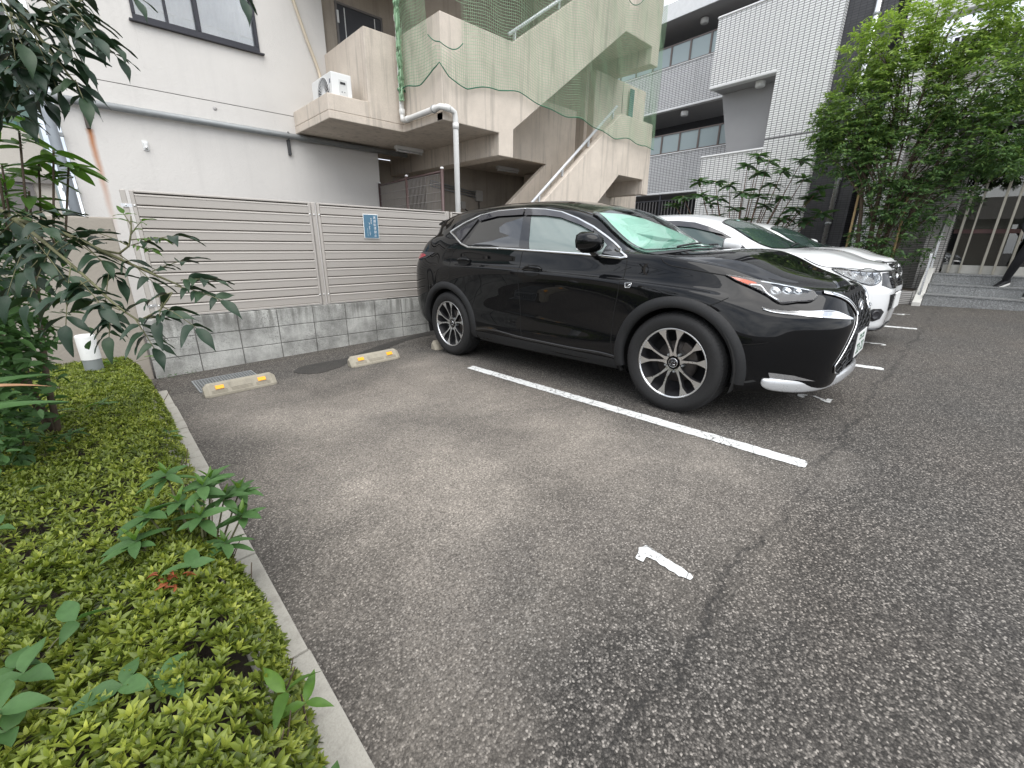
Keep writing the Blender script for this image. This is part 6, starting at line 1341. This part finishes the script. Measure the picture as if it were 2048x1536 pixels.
ASH_YOUNG = [((-0.088, -3.253, 1.375), (-0.045, -3.269, 1.429), 2), ((-0.08, -3.244, 1.41), (-0.093, -3.211, 1.454), 2), ((-0.091, -3.257, 1.357), (0.002, -3.343, 1.362), 4), ((-0.095, -3.262, 1.339), (-0.047, -3.315, 1.322), 3)]
ASH_EXTRA = [((-0.051, -2.886, 2.273), (-0.048, -2.987, 2.123), 3), ((-0.282, -2.569, 2.013), (-0.279, -2.68, 1.837), 2), ((-0.074, -2.883, 2.23), (-0.042, -3.016, 2.069), 2), ((-0.328, -2.786, 2.064), (-0.313, -2.901, 1.907), 3), ((-0.243, -2.793, 2.189), (-0.216, -2.92, 2.031), 3), ((-0.331, -2.869, 1.879), (-0.291, -2.987, 1.765), 3), ((-0.332, -2.64, 2.024), (-0.336, -2.72, 1.902), 2), ((-0.302, -2.438, 2.281), (-0.235, -2.586, 2.16), 2), ((-0.108, -2.614, 2.36), (-0.088, -2.736, 2.197), 3), ((-0.252, -2.507, 2.223), (-0.234, -2.613, 2.09), 2), ((-0.24, -2.62, 2.21), (-0.253, -2.691, 2.091), 3), ((-0.099, -3.229, 2.094), (-0.06, -3.349, 1.978), 3), ((-0.29, -3.103, 1.986), (-0.253, -3.216, 1.878), 3), ((-0.35, -2.875, 1.98), (-0.324, -2.974, 1.88), 3), ((-0.196, -2.842, 2.057), (-0.209, -2.903, 1.959), 3), ((-0.252, -3.107, 2.003), (-0.218, -3.217, 1.897), 2), ((-0.239, -2.598, 2.097), (-0.197, -2.709, 2.006), 3), ((-0.153, -2.74, 2.194), (-0.127, -2.846, 2.078), 2), ((-0.135, -3.047, 2.157), (-0.132, -3.128, 2.05), 3), ((-0.148, -3.002, 2.228), (-0.135, -3.11, 2.081), 3), ((-0.275, -2.611, 2.104), (-0.271, -2.713, 1.953), 3), ((-0.232, -2.908, 2.008), (-0.252, -2.987, 1.856), 3), ((-0.285, -2.671, 2.052), (-0.309, -2.747, 1.899), 2), ((-0.065, -2.664, 2.276), (-0.071, -2.751, 2.139), 2), ((-0.278, -2.953, 1.94), (-0.223, -3.096, 1.804), 2), ((-0.096, -2.623, 2.351), (-0.05, -2.749, 2.234), 2), ((-0.423, -2.847, 1.286), (-0.343, -2.977, 1.232), 2), ((-0.452, -2.835, 1.397), (-0.393, -2.963, 1.302), 2), ((-0.44, -2.685, 1.281), (-0.368, -2.794, 1.255), 3), ((-0.577, -2.533, 1.303), (-0.537, -2.65, 1.193), 3), ((-0.538, -2.954, 1.253), (-0.464, -3.071, 1.214), 2), ((-0.504, -2.64, 1.454), (-0.428, -2.755, 1.424), 2), ((-0.412, -2.686, 1.406), (-0.4, -2.762, 1.33), 2), ((-0.449, -2.733, 1.309), (-0.39, -2.862, 1.213), 3), ((-0.514, -2.828, 1.259), (-0.437, -2.966, 1.18), 2), ((-0.329, -2.759, 1.443), (-0.309, -2.853, 1.344), 3), ((-0.474, -2.98, 1.357), (-0.404, -3.094, 1.317), 3), ((-0.379, -2.735, 1.38), (-0.34, -2.85, 1.27), 2), ((-0.735, -2.391, 1.469), (-0.8, -2.436, 1.331), 2), ((-0.575, -2.873, 1.552), (-0.597, -2.953, 1.427), 3), ((-0.727, -2.592, 1.95), (-0.735, -2.617, 1.974), 2), ((-0.458, -1.885, 2.772), (-0.546, -1.921, 2.609), 2), ((-0.777, -1.631, 2.861), (-0.739, -1.783, 2.702), 2), ((-0.43, -2.316, 2.385), (-0.54, -2.274, 2.344), 2), ((-0.698, -2.92, 1.569), (-0.773, -2.935, 1.476), 3), ((-0.573, -2.968, 1.781), (-0.508, -3.112, 1.694), 2), ((-0.741, -1.843, 2.557), (-0.727, -1.887, 2.585), 3), ((-0.604, -2.629, 2.214), (-0.518, -2.757, 2.206), 3), ((-0.67, -2.406, 1.533), (-0.572, -2.536, 1.548), 2), ((-0.474, -2.098, 2.571), (-0.453, -2.149, 2.598), 3), ((-0.741, -2.302, 1.715), (-0.761, -2.394, 1.568), 2), ((-0.672, -1.666, 2.847), (-0.792, -1.621, 2.791), 2), ((-0.742, -2.269, 1.585), (-0.648, -2.391, 1.607), 2), ((-0.682, -2.637, 1.517), (-0.697, -2.65, 1.552), 3), ((-0.354, -2.825, 2.425), (-0.453, -2.807, 2.354), 3), ((-0.595, -1.667, 2.864), (-0.729, -1.627, 2.768), 3), ((-0.523, -2.198, 2.82), (-0.418, -2.367, 2.763), 3), ((-0.596, -3.061, 1.53), (-0.613, -3.076, 1.557), 2), ((-0.863, -1.781, 2.291), (-0.956, -1.802, 2.147), 3), ((-0.808, -2.011, 2.114), (-0.917, -1.969, 2.075), 3), ((-0.723, -2.715, 1.786), (-0.782, -2.757, 1.67), 3), ((-0.53, -1.951, 2.911), (-0.425, -2.106, 2.887), 3), ((-0.797, -2.866, 1.538), (-0.701, -3.009, 1.52), 3), ((-0.624, -2.159, 2.686), (-0.73, -2.15, 2.58), 3), ((-0.587, -2.755, 2.069), (-0.603, -2.843, 1.94), 2), ((-0.413, -2.114, 2.817), (-0.333, -2.289, 2.698), 2), ((-0.563, -2.336, 2.309), (-0.549, -2.381, 2.336), 2), ((-0.744, -2.304, 1.6), (-0.829, -2.266, 1.602), 2), ((-0.62, -3.0, 1.576), (-0.527, -3.148, 1.539), 3), ((-0.332, -2.518, 2.771), (-0.426, -2.492, 2.729), 2), ((-0.729, -2.685, 1.532), (-0.738, -2.778, 1.405), 3), ((-0.853, -2.62, 1.561), (-0.751, -2.781, 1.518), 3), ((-0.547, -1.798, 2.799), (-0.468, -1.978, 2.665), 3), ((-0.545, -2.807, 2.088), (-0.636, -2.786, 2.042), 3), ((-0.705, -1.514, 3.107), (-0.738, -1.609, 2.927), 2), ((-1.054, -1.874, 1.687), (-1.034, -1.917, 1.731), 2), ((-0.462, -2.244, 2.58), (-0.458, -2.28, 2.603), 3), ((-0.654, -2.485, 1.763), (-0.709, -2.47, 1.779), 2), ((-0.761, -2.284, 2.33), (-0.837, -2.313, 2.204), 2), ((-0.327, -2.214, 2.922), (-0.317, -2.339, 2.763), 3), ((-0.677, -2.897, 1.477), (-0.758, -2.906, 1.383), 2), ((-0.594, -2.961, 1.678), (-0.585, -3.066, 1.563), 2)]
for r0, r1, pts in ASH_BRANCH: limb(pts, r0, r1, 'branch' if r0 < .015 else 'trunk')
def comp2(a, b, n, **k): a, b = np.array(a), np.array(b); L = float(np.linalg.norm(b - a)); compound(a, (b - a) + np.array([0, 0, .12 * L]), L, n, .12, **k)
for a, b, n in ASH_LEAF: comp2(a, b, n)
for a, b, n in ASH_EXTRA: comp2(a, b, n, bulk=True)
tag(BULK.obj('foliage', ash_m, ash), kind='stuff')
for a, b, n in ASH_YOUNG: comp2(a, b, n, sc=.5, mat=young_m)
# ---- light green obovate shrub and undergrowth at the far left
ls = thing('light_green_shrub', 'light green shrub with rounded leaves at the left edge', 'shrub', (-.55, -2.45, .05)); ob2 = leaf_shape(.15, .062, 6, .1, .2, .16)
base = Vector((-.55, -2.45, .05))
for (x, y, z) in ((-.33, -2.45, 1.80), (-.24, -2.42, 1.74), (-.40, -2.50, 1.86), (-.30, -2.36, 1.70), (-.20, -2.38, 1.70), (-.42, -2.38, 1.66), (-.36, -2.40, 1.56)):
    p = Vector((x, y, z)) - base; MB().tube([tuple(p * .72 + Vector((-.02, 0, 0))), tuple(p)], [.005, .004], 6).build('stem', bark_m, ls, True); a0 = g.uniform(0, 6.28)
    for q in range(8): az = a0 + q * .8; scatter_leaf('leaf', ob2, young_m, tuple(p + Vector((0, 0, -.01 * q))), (math.cos(az), math.sin(az), g.uniform(-.4, .3)), ls, g.normal(0, .3), g.uniform(.7, 1.1), .30)
ug = thing('undergrowth', 'mixed leafy undergrowth at the left edge below the dark branches', 'undergrowth', (0, 0, 0)); UL = Leaves(); us = leaf_shape(.06, .030, 5, .6, .2, .2); us2 = leaf_shape(.042, .018, 4, .6, .2, .2)
for i in range(3200):
    c_ = ((-.58, -2.10, 1.42, .08, .14, .13), (-.60, -2.40, 1.18, .10, .14, .13), (-.54, -2.85, .98, .07, .10, .12), (-.66, -2.45, .82, .07, .16, .15), (-.66, -2.75, .62, .07, .18, .14))[i % 5]
    p = np.array([g.normal(c_[0], c_[3]), g.normal(c_[1], c_[4]), g.normal(c_[2], c_[5])]); az = g.uniform(0, 6.28); UL.add(us if i % 3 else us2, p, (math.cos(az), math.sin(az), g.normal(-.1, .4)), g.normal(0, .5), g.uniform(.7, 1.2), .35 + g.normal(0, .25))
MB().tube([(-.55, -2.45, .05), (-.50, -2.44, .7), (-.40, -2.42, 1.35)], [.016, .013, .009], 8).build('trunk', bark_m, None, True).parent = ls; ls.children[-1].location = (.55, 2.45, -.05)
tag(UL.obj('foliage', vine_m, ug), kind='stuff')
for (x, y, h) in ((-.60, -2.15, 1.45), (-.64, -2.6, 1.0)): MB().tube([(x - .03, y, gz(x, y)), (x + .02, y, h * .5), (x - .01, y + .02, h)], [.006, .005, .003], 6).build('stem', bark_m, ug, True)
tk = thing('dead_stump', 'leaning brown stem among the leaves at the left edge', 'stem'); MB().tube([(-.53, -2.30, .1), (-.56, -2.40, .55), (-.60, -2.46, .95)], [.022, .020, .016], 10).build('stem', bark_m, tk, True)
sl = thing('strap_leaf_plant', 'browning strap-leaved plant at the left edge above the hedge', 'plant', (-.66, -3.50, .33)); sv = leaf_shape(.32, .056, 9, 1.0, .25, .35); sv2 = leaf_shape(.34, .05, 9, 1.0, .3, .35)
for az, m, q in ((.35, vine_m, .56), (-.2, vine_m, .50), (.9, vine_m, .46)): MB().tube([(0, 0, -.3), (0, 0, q)], .006, 6).build('stem', twig_m, sl); scatter_leaf('leaf', sv, m, (0, 0, q), (math.cos(az), math.sin(az), .45), sl, .2, .9)
scatter_leaf('brown_leaf', sv2, simple('browned_leaf', (.30, .17, .09), .7, 0, .4, 20), (0, 0, .58), (math.cos(.1), math.sin(.1), .3), sl, .1, .75)
# weeds along the foot of the block wall
for i, (x, lab) in enumerate(((.06, 'tiny weeds at the corner of block wall and hedge'), (.16, 'tiny weeds growing from the asphalt joint below the block wall'), (.27, 'tiny weeds at the block wall foot behind the drain grate'))):
    t = thing('wall_weed', lab, 'weed', (x, -.03, gz(x, -.03)), group='weeds at the foot of the block wall')
    for q in range(9): az = g.uniform(0, 6.28); scatter_leaf('leaf', us2, vine_m, (g.normal(0, .03), -abs(g.normal(0, .015)), .005 + g.uniform(0, .03)), (math.cos(az), -abs(math.sin(az)), g.uniform(0, .6)), t, 0, g.uniform(.5, .9))
# bollard light
bl = thing('bollard_light', 'white topped cylindrical bollard light standing in the hedge', 'bollard light', (-.385, -.85, 0))
MB().lathe([(.0, .645), (.052, .645), (.058, .640), (.060, .632), (.060, .455)], 28).build('diffuser', simple('opal_white', (.80, .80, .79), .35, 0, .02), bl, True); MB().lathe([(.057, .454), (.057, -.02)], 28).build('post', simple('grey_bollard', (.23, .25, .25), .5), bl, True)

# ================================================================== small-leaved tree by the entrance
et = thing('leafy_tree', 'bushy small-leaved tree beside the entrance steps', 'tree', (10.75, -3.95, .6))
def blob_tree(parent, mat, shape, blobs, per, seed, size=(.8, 1.2), tint=None):
    gg = np.random.default_rng(seed); L = Leaves(); spr = []
    for (cx, cy, cz, rx, ry, rz, n) in blobs:
        for i in range(n):
            d = gg.normal(0, 1, 3); d /= np.linalg.norm(d); rr_ = gg.uniform(.45, 1.0) ** .6; p = np.array([cx, cy, cz]) + d * rr_ * (rx, ry, rz)
            out_ = d * (1, 1, .6) + gg.normal(0, .35, 3) + np.array([0, 0, .15]); out_ /= np.linalg.norm(out_); spr.append((p, out_))
            side = np.cross(out_, [0, 0, 1]); side /= max(.1, np.linalg.norm(side)); ln = gg.uniform(.10, .20)
            for k in range(per):
                t = k / per; q = p + out_ * ln * t + np.array([0, 0, -.03 * t * t]); sg = 1 if k % 2 else -1
                dd = out_ * .6 + side * sg * .9 + gg.normal(0, .25, 3) + np.array([0, 0, -.25]); tn = tint(q, rr_) if tint else .5
                L.add(shape, q, dd, gg.normal(0, .5), gg.uniform(*size), tn + gg.normal(0, .12))
    return L, spr
tl = leaf_shape(.080, .032, 2, .9, .15, .15)
TB = [(0, -.2, 1.55, .45, .50, .45, 75), (-.1, .75, 2.55, .50, .55, .45, 140), (.0, -.1, 2.3, .6, .8, .7, 200), (.0, -1.0, 2.5, .55, .7, .6, 170), (-.1, .75, 3.1, .5, .6, .65, 170), (.0, .1, 3.3, .6, .7, .75, 210), (.0, -.8, 3.3, .6, .7, .65, 190), (0, .45, 4.1, .45, .5, .6, 130), (0, -.35, 4.15, .5, .6, .6, 150), (0, -1.25, 3.3, .45, .45, .45, 80), (-.1, -1.5, 2.2, .5, .5, .3, 80), (-.15, 1.15, 2.95, .30, .30, .40, 60), (0, -.6, 1.55, .5, .6, .4, 60), (-.05, .05, .95, .35, .40, .4, 40), (-.05, -.35, .8, .35, .5, .35, 34), (-.1, .9, 4.0, .3, .3, .5, 50), (0, -1.0, 4.2, .35, .4, .4, 60)]
TB = [(a, b, c, d, e, f, int(n * 2.4)) for a, b, c, d, e, f, n in TB]
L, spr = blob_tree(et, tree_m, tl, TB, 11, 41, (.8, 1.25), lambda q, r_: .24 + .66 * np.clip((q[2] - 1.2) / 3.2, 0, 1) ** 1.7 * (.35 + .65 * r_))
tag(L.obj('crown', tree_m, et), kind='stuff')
for i, (x, y, h) in enumerate(((0, .15, 3.9), (.08, -.15, 4.0), (-.06, .35, 3.2), (.05, -.4, 3.3), (0, 0, 2.6))):
    MB().tube([(x * .5, y * .5, 0), (x, y, h * .45), (x * 1.6, y * 1.9, h)], [.045, .032, .010], 8).build('trunk', bark_m, et, True)
gg = np.random.default_rng(9)
for (p, d) in spr[::60]:
    q = Vector(p); b0 = Vector((q.x * .2, q.y * .3, max(.6, q.z - .9))); MB().tube([b0, b0.lerp(q, .55) + Vector((0, 0, .08)), q], [.014, .009, .004], 5).build('branch', bark_m, et)
for (x, y) in ((-.1, .42), (-.05, -.3)): MB().tube([(x, y, 0), (x, y + .02, 1.75)], .02, 8).build('stake', simple('bamboo_stake', (.30, .21, .10), .7) if y > 0 else bpy.data.materials['bamboo_stake'], et, True)
# ================================================================== leathery shrub behind the white cars
ds = thing('leathery_shrub', 'open shrub with drooping whorls of long leathery leaves behind the white cars', 'shrub', (11.45, -1.15, .6))
dls = leaf_shape(.31, .125, 6, .15, .12, .16)
tips = [(0, 1.55, 1.95), (-.05, 1.15, 2.30), (.0, .75, 2.25), (.05, .80, 1.75), (-.1, .35, 2.15), (0, .05, 2.55), (.05, -.15, 2.75), (-.1, -.25, 2.35), (0, -.55, 2.1), (-.1, -.75, 2.35), (.05, -1.05, 2.55), (-.1, -1.2, 2.15), (0, -1.35, 1.75), (-.15, -.55, 1.65), (-.1, .15, 1.6), (0, .55, 1.45), (-.15, -.15, 1.35), (-.15, -.95, 1.35), (-.15, -1.35, 1.3), (0, .95, 1.35), (-.2, -.6, 1.1), (-.2, .3, 1.05), (-.1, -1.65, 1.45), (.0, 1.35, 1.5), (0, -.4, 2.6), (-.2, .95, 1.95), (-.2, .55, 1.85), (-.2, 0, 1.95), (-.2, -.4, 1.85), (-.2, -.85, 1.8), (-.2, -1.2, 1.55), (-.25, .7, 1.1), (-.25, 0, .85), (-.25, -1.1, .9), (-.1, 1.7, 1.75), (-.1, -1.55, 1.95), (-.25, -.35, 1.2)]
gg = np.random.default_rng(15)
for i, (x, y, z) in enumerate(tips):
    MB().tube([(0, y * .15, 0), (x * .4, y * .55, z * .45), (x, y, z)], [.022, .014, .007], 7).build('branch', bark_red, ds, True); a0 = gg.uniform(0, 6.28); n = 16
    for q in range(n): az = a0 + q * 2 * math.pi / n + gg.normal(0, .1); scatter_leaf('leaf', dls, daph_m, (x, y, z + gg.uniform(-.04, .02)), (math.cos(az), math.sin(az), gg.uniform(-.35, .40)), ds, gg.normal(0, .25), gg.uniform(.75, 1.15))
    MB().lathe([(.0, .035), (.012, .02), (.010, 0)], 6, (x, y, z)).build('bud', simple('pale_bud', (.45, .42, .22), .6) if i == 0 else bpy.data.materials['pale_bud'], ds)
# ================================================================== person at the right edge, walking down the steps
skin = simple('skin', (.42, .20, .13), .5, 0, .06, 8); cloth = simple('black_jersey', (.010, .010, .013), .85, 0, .25, 40, .2, 150); navy = simple('navy_trousers', (.009, .010, .017), .85, 0, .25, 40, .2, 150)
shoe_m = simple('black_shoe', (.012, .012, .014), .5); sole_m = simple('white_sole', (.68, .67, .64), .6); hair_m = simple('black_hair', (.012, .010, .010), .6, 0, .2, 60)
per = thing('person', 'person in black clothes and cap stepping down the granite steps at the right edge', 'person', (0, 0, 0))
def skinmesh(name, verts, edges, radii, mat, parent, sub=2, root=0):
    me = bpy.data.meshes.new(name); me.from_pydata(verts, edges, []); o = bpy.data.objects.new(name, me); COL.objects.link(o); o.parent = parent
    o.modifiers.new('skin', 'SKIN'); sv = me.skin_vertices[0].data
    for i, r_ in enumerate(radii): sv[i].radius = r_ if isinstance(r_, tuple) else (r_, r_); sv[i].use_root = (i == root)
    s = o.modifiers.new('sub', 'SUBSURF'); s.levels = sub; s.render_levels = sub
    dg_ = bpy.context.evaluated_depsgraph_get(); dg_.update(); m2 = bpy.data.meshes.new_from_object(o.evaluated_get(dg_)); o.modifiers.clear(); o.data = m2; m2.materials.clear(); m2.materials.append(mat); m2.shade_smooth(); return o
FX, FY = 10.48, -6.02     # leading foot on the lower tread; walking towards -x and a little towards the lot
hip = Vector((10.62, -5.99, 1.47)); ank_b = Vector((10.84, -5.76, .86)); ank_f = Vector((10.47, -6.06, .69)); knee_b = Vector((10.66, -5.82, 1.18)); knee_f = Vector((10.44, -6.06, 1.10))
ch = Vector((10.58, -6.0, 1.92)); neck = Vector((10.555, -5.995, 2.06)); head = Vector((10.53, -5.99, 2.20))
sh_l = ch + Vector((.02, -.19, .05)); sh_r = ch + Vector((.02, .19, .05)); el_l = Vector((10.70, -6.26, 1.70)); el_r = Vector((10.50, -5.76, 1.70)); wr_l = Vector((10.62, -6.28, 1.50)); wr_r = Vector((10.34, -5.80, 1.62))
V = [hip, ch.lerp(hip, .5), ch, neck, sh_l, el_l, wr_l, sh_r, el_r, wr_r, hip + Vector((0, .09, -.05)), knee_b, ank_b, hip + Vector((0, -.09, -.05)), knee_f, ank_f]
E_ = [(0, 1), (1, 2), (2, 3), (2, 4), (4, 5), (5, 6), (2, 7), (7, 8), (8, 9), (0, 10), (10, 11), (11, 12), (0, 13), (13, 14), (14, 15)]
RR = [.135, .13, .14, .06, .075, .052, .04, .075, .052, .04, .10, .068, .05, .10, .068, .05]
body = skinmesh('body', V, E_, RR, cloth, per)
def foot(a, d):
    d = Vector(d).normalized(); s_ = d.cross(Vector((0, 0, 1))); vs = []; prof = [(-.09, .035, .0, .10), (-.06, .042, .0, .11), (.02, .042, .0, .10), (.10, .047, .0, .065), (.16, .043, .0, .05), (.19, .025, .005, .035)]
    m = MB(); so = MB()
    for (t, w_, z0, z1) in prof: vs += [a + d * t + s_ * w_ + Vector((0, 0, .025 - .075)), a + d * t + s_ * w_ * .75 + Vector((0, 0, z1 - .075)), a + d * t - s_ * w_ * .75 + Vector((0, 0, z1 - .075)), a + d * t - s_ * w_ + Vector((0, 0, .025 - .075))]
    n = 4; fs = [(i * n + k, i * n + (k + 1) % n, (i + 1) * n + (k + 1) % n, (i + 1) * n + k) for i in range(5) for k in range(4)] + [(3, 2, 1, 0), (20, 21, 22, 23)]
    sh_ = m.add(vs, fs).build('shoe', shoe_m, per, True, .008, 2)
    v2 = []
    for (t, w_, z0, z1) in prof: v2 += [a + d * t + s_ * w_ * 1.08 + Vector((0, 0, -.083)), a + d * t + s_ * w_ * 1.08 + Vector((0, 0, -.049)), a + d * t - s_ * w_ * 1.08 + Vector((0, 0, -.049)), a + d * t - s_ * w_ * 1.08 + Vector((0, 0, -.083))]
    so.add(v2, fs).build('sole', sole_m, sh_, False, .004)
foot(ank_f, (-.9, -.35, 0)); foot(ank_b, (-.75, .45, -.25))
hd = skinmesh('head', [neck - Vector((0, 0, .02)), neck + Vector((-.01, 0, .05)), head, head + Vector((-.01, 0, .08))], [(0, 1), (1, 2), (2, 3)], [.05, .052, (.092, .078), (.07, .06)], skin, per)
fd = Vector((-.95, -.25, -.12)).normalized()
MB().tube([head + fd * .085 + Vector((0, 0, .015)), head + fd * .112 + Vector((0, 0, -.012))], [.010, .014], 8).build('nose', skin, hd, True)
for s_ in (-1, 1):
    q = head + fd * .080 + fd.cross(Vector((0, 0, 1))) * s_ * .032 + Vector((0, 0, .022)); MB().lathe([(0, .011), (.008, .008), (.011, 0), (.008, -.008), (0, -.011)], 10, tuple(q)).build('eye', hair_m, hd, True)
    q = head + fd.cross(Vector((0, 0, 1))) * s_ * .082; MB().tube([q + Vector((0, 0, -.025)), q + Vector((.01, 0, .0)), q + Vector((0, 0, .03))], [.008, .013, .009], 8).build('ear', skin, hd, True)
MB().tube([head + fd * .082 + fd.cross(Vector((0, 0, 1))) * s_ * .025 + Vector((0, 0, -.045)) for s_ in (-1, 0, 1)], .006, 6).build('mouth', simple('lips', (.35, .12, .10), .5), hd, True)
MB().lathe([(.0, .125), (.05, .118), (.085, .085), (.098, .04), (.100, .015)], 20, tuple(head + Vector((.008, 0, .005)))).build('cap', cloth, hd, True)
bx = fd.cross(Vector((0, 0, 1))); MB().add([head + fd * .07 + bx * .08 + Vector((0, 0, .035)), head + fd * .165 + bx * .055 + Vector((0, 0, .02)), head + fd * .165 - bx * .055 + Vector((0, 0, .02)), head + fd * .07 - bx * .08 + Vector((0, 0, .035)), head + fd * .07 + bx * .08 + Vector((0, 0, .022)), head + fd * .165 + bx * .055 + Vector((0, 0, .01)), head + fd * .165 - bx * .055 + Vector((0, 0, .01)), head + fd * .07 - bx * .08 + Vector((0, 0, .022))], [(0, 1, 2, 3), (7, 6, 5, 4), (0, 4, 5, 1), (1, 5, 6, 2), (2, 6, 7, 3), (3, 7, 4, 0)]).build('cap_brim', simple('cap_blue', (.05, .10, .13), .7), hd, False, .004)
def hand(w_, d, up):
    d = Vector(d).normalized(); up = Vector(up); s_ = d.cross(up).normalized(); up = s_.cross(d)
    V = [w_ - d * .02, w_ + d * .035, w_ + d * .075]; E = [(0, 1), (1, 2)]; RRr = [.024, (.034, .018), (.036, .016)]
    for k, (o_, L) in enumerate(((-.028, .062), (-.010, .072), (.010, .068), (.027, .052))):
        b = len(V); V += [w_ + d * .085 + s_ * o_, w_ + d * (.085 + L * .5) + s_ * o_ - up * .008, w_ + d * (.085 + L) + s_ * o_ * .9 - up * .028]; E += [(2, b), (b, b + 1), (b + 1, b + 2)]; RRr += [.009, .008, .007]
    b = len(V); V += [w_ + d * .03 - s_ * .036, w_ + d * .065 - s_ * .052 - up * .01]; E += [(1, b), (b, b + 1)]; RRr += [.011, .009]
    return skinmesh('hand', V, E, RRr, skin, per, 2)
hand(wr_l, (-.1, -.05, -1), (-1, 0, .1)); hand(wr_r, (-.6, -.1, -.5), (0, 1, 0))
# utility pole and wires across the lane (mirrored in the car glass)
up_ = thing('utility_pole', 'concrete utility pole with crossarms standing across the side lane', 'utility pole', (-7.6, 1.2, 0))
MB().tube([(0, 0, -.4), (0, 0, 9.5)], [.17, .12], 14).build('pole', concrete, up_, True)
for z in (8.2, 8.9): MB().box(-.9, .9, -.04, .04, z, z + .08).build('crossarm', galv, up_)
MB().lathe([(0, .35), (.22, .33), (.24, .0), (.22, -.35), (0, -.37)], 18, (.35, 0, 7.3)).build('transformer', galv, up_, True)
for k, (x, z) in enumerate(((-.8, 8.3), (-.3, 8.3), (.3, 8.3), (.8, 8.3), (-.6, 9.0), (.6, 9.0), (.0, 6.4), (.1, 6.0))):
    pts = [(x, -14 + 28 * i / 20, z - .55 * (1 - ((i - 10) / 10) ** 2) + .55 * (1 if 0 else 0)) for i in range(21)]; pts = [(a, b, z - .9 * (1 - abs(b) / 14) * abs(b) / 14 * 1.6) for a, b, _ in pts]; MB().tube(pts, .014, 5).build('wire', black_plastic, up_, True)
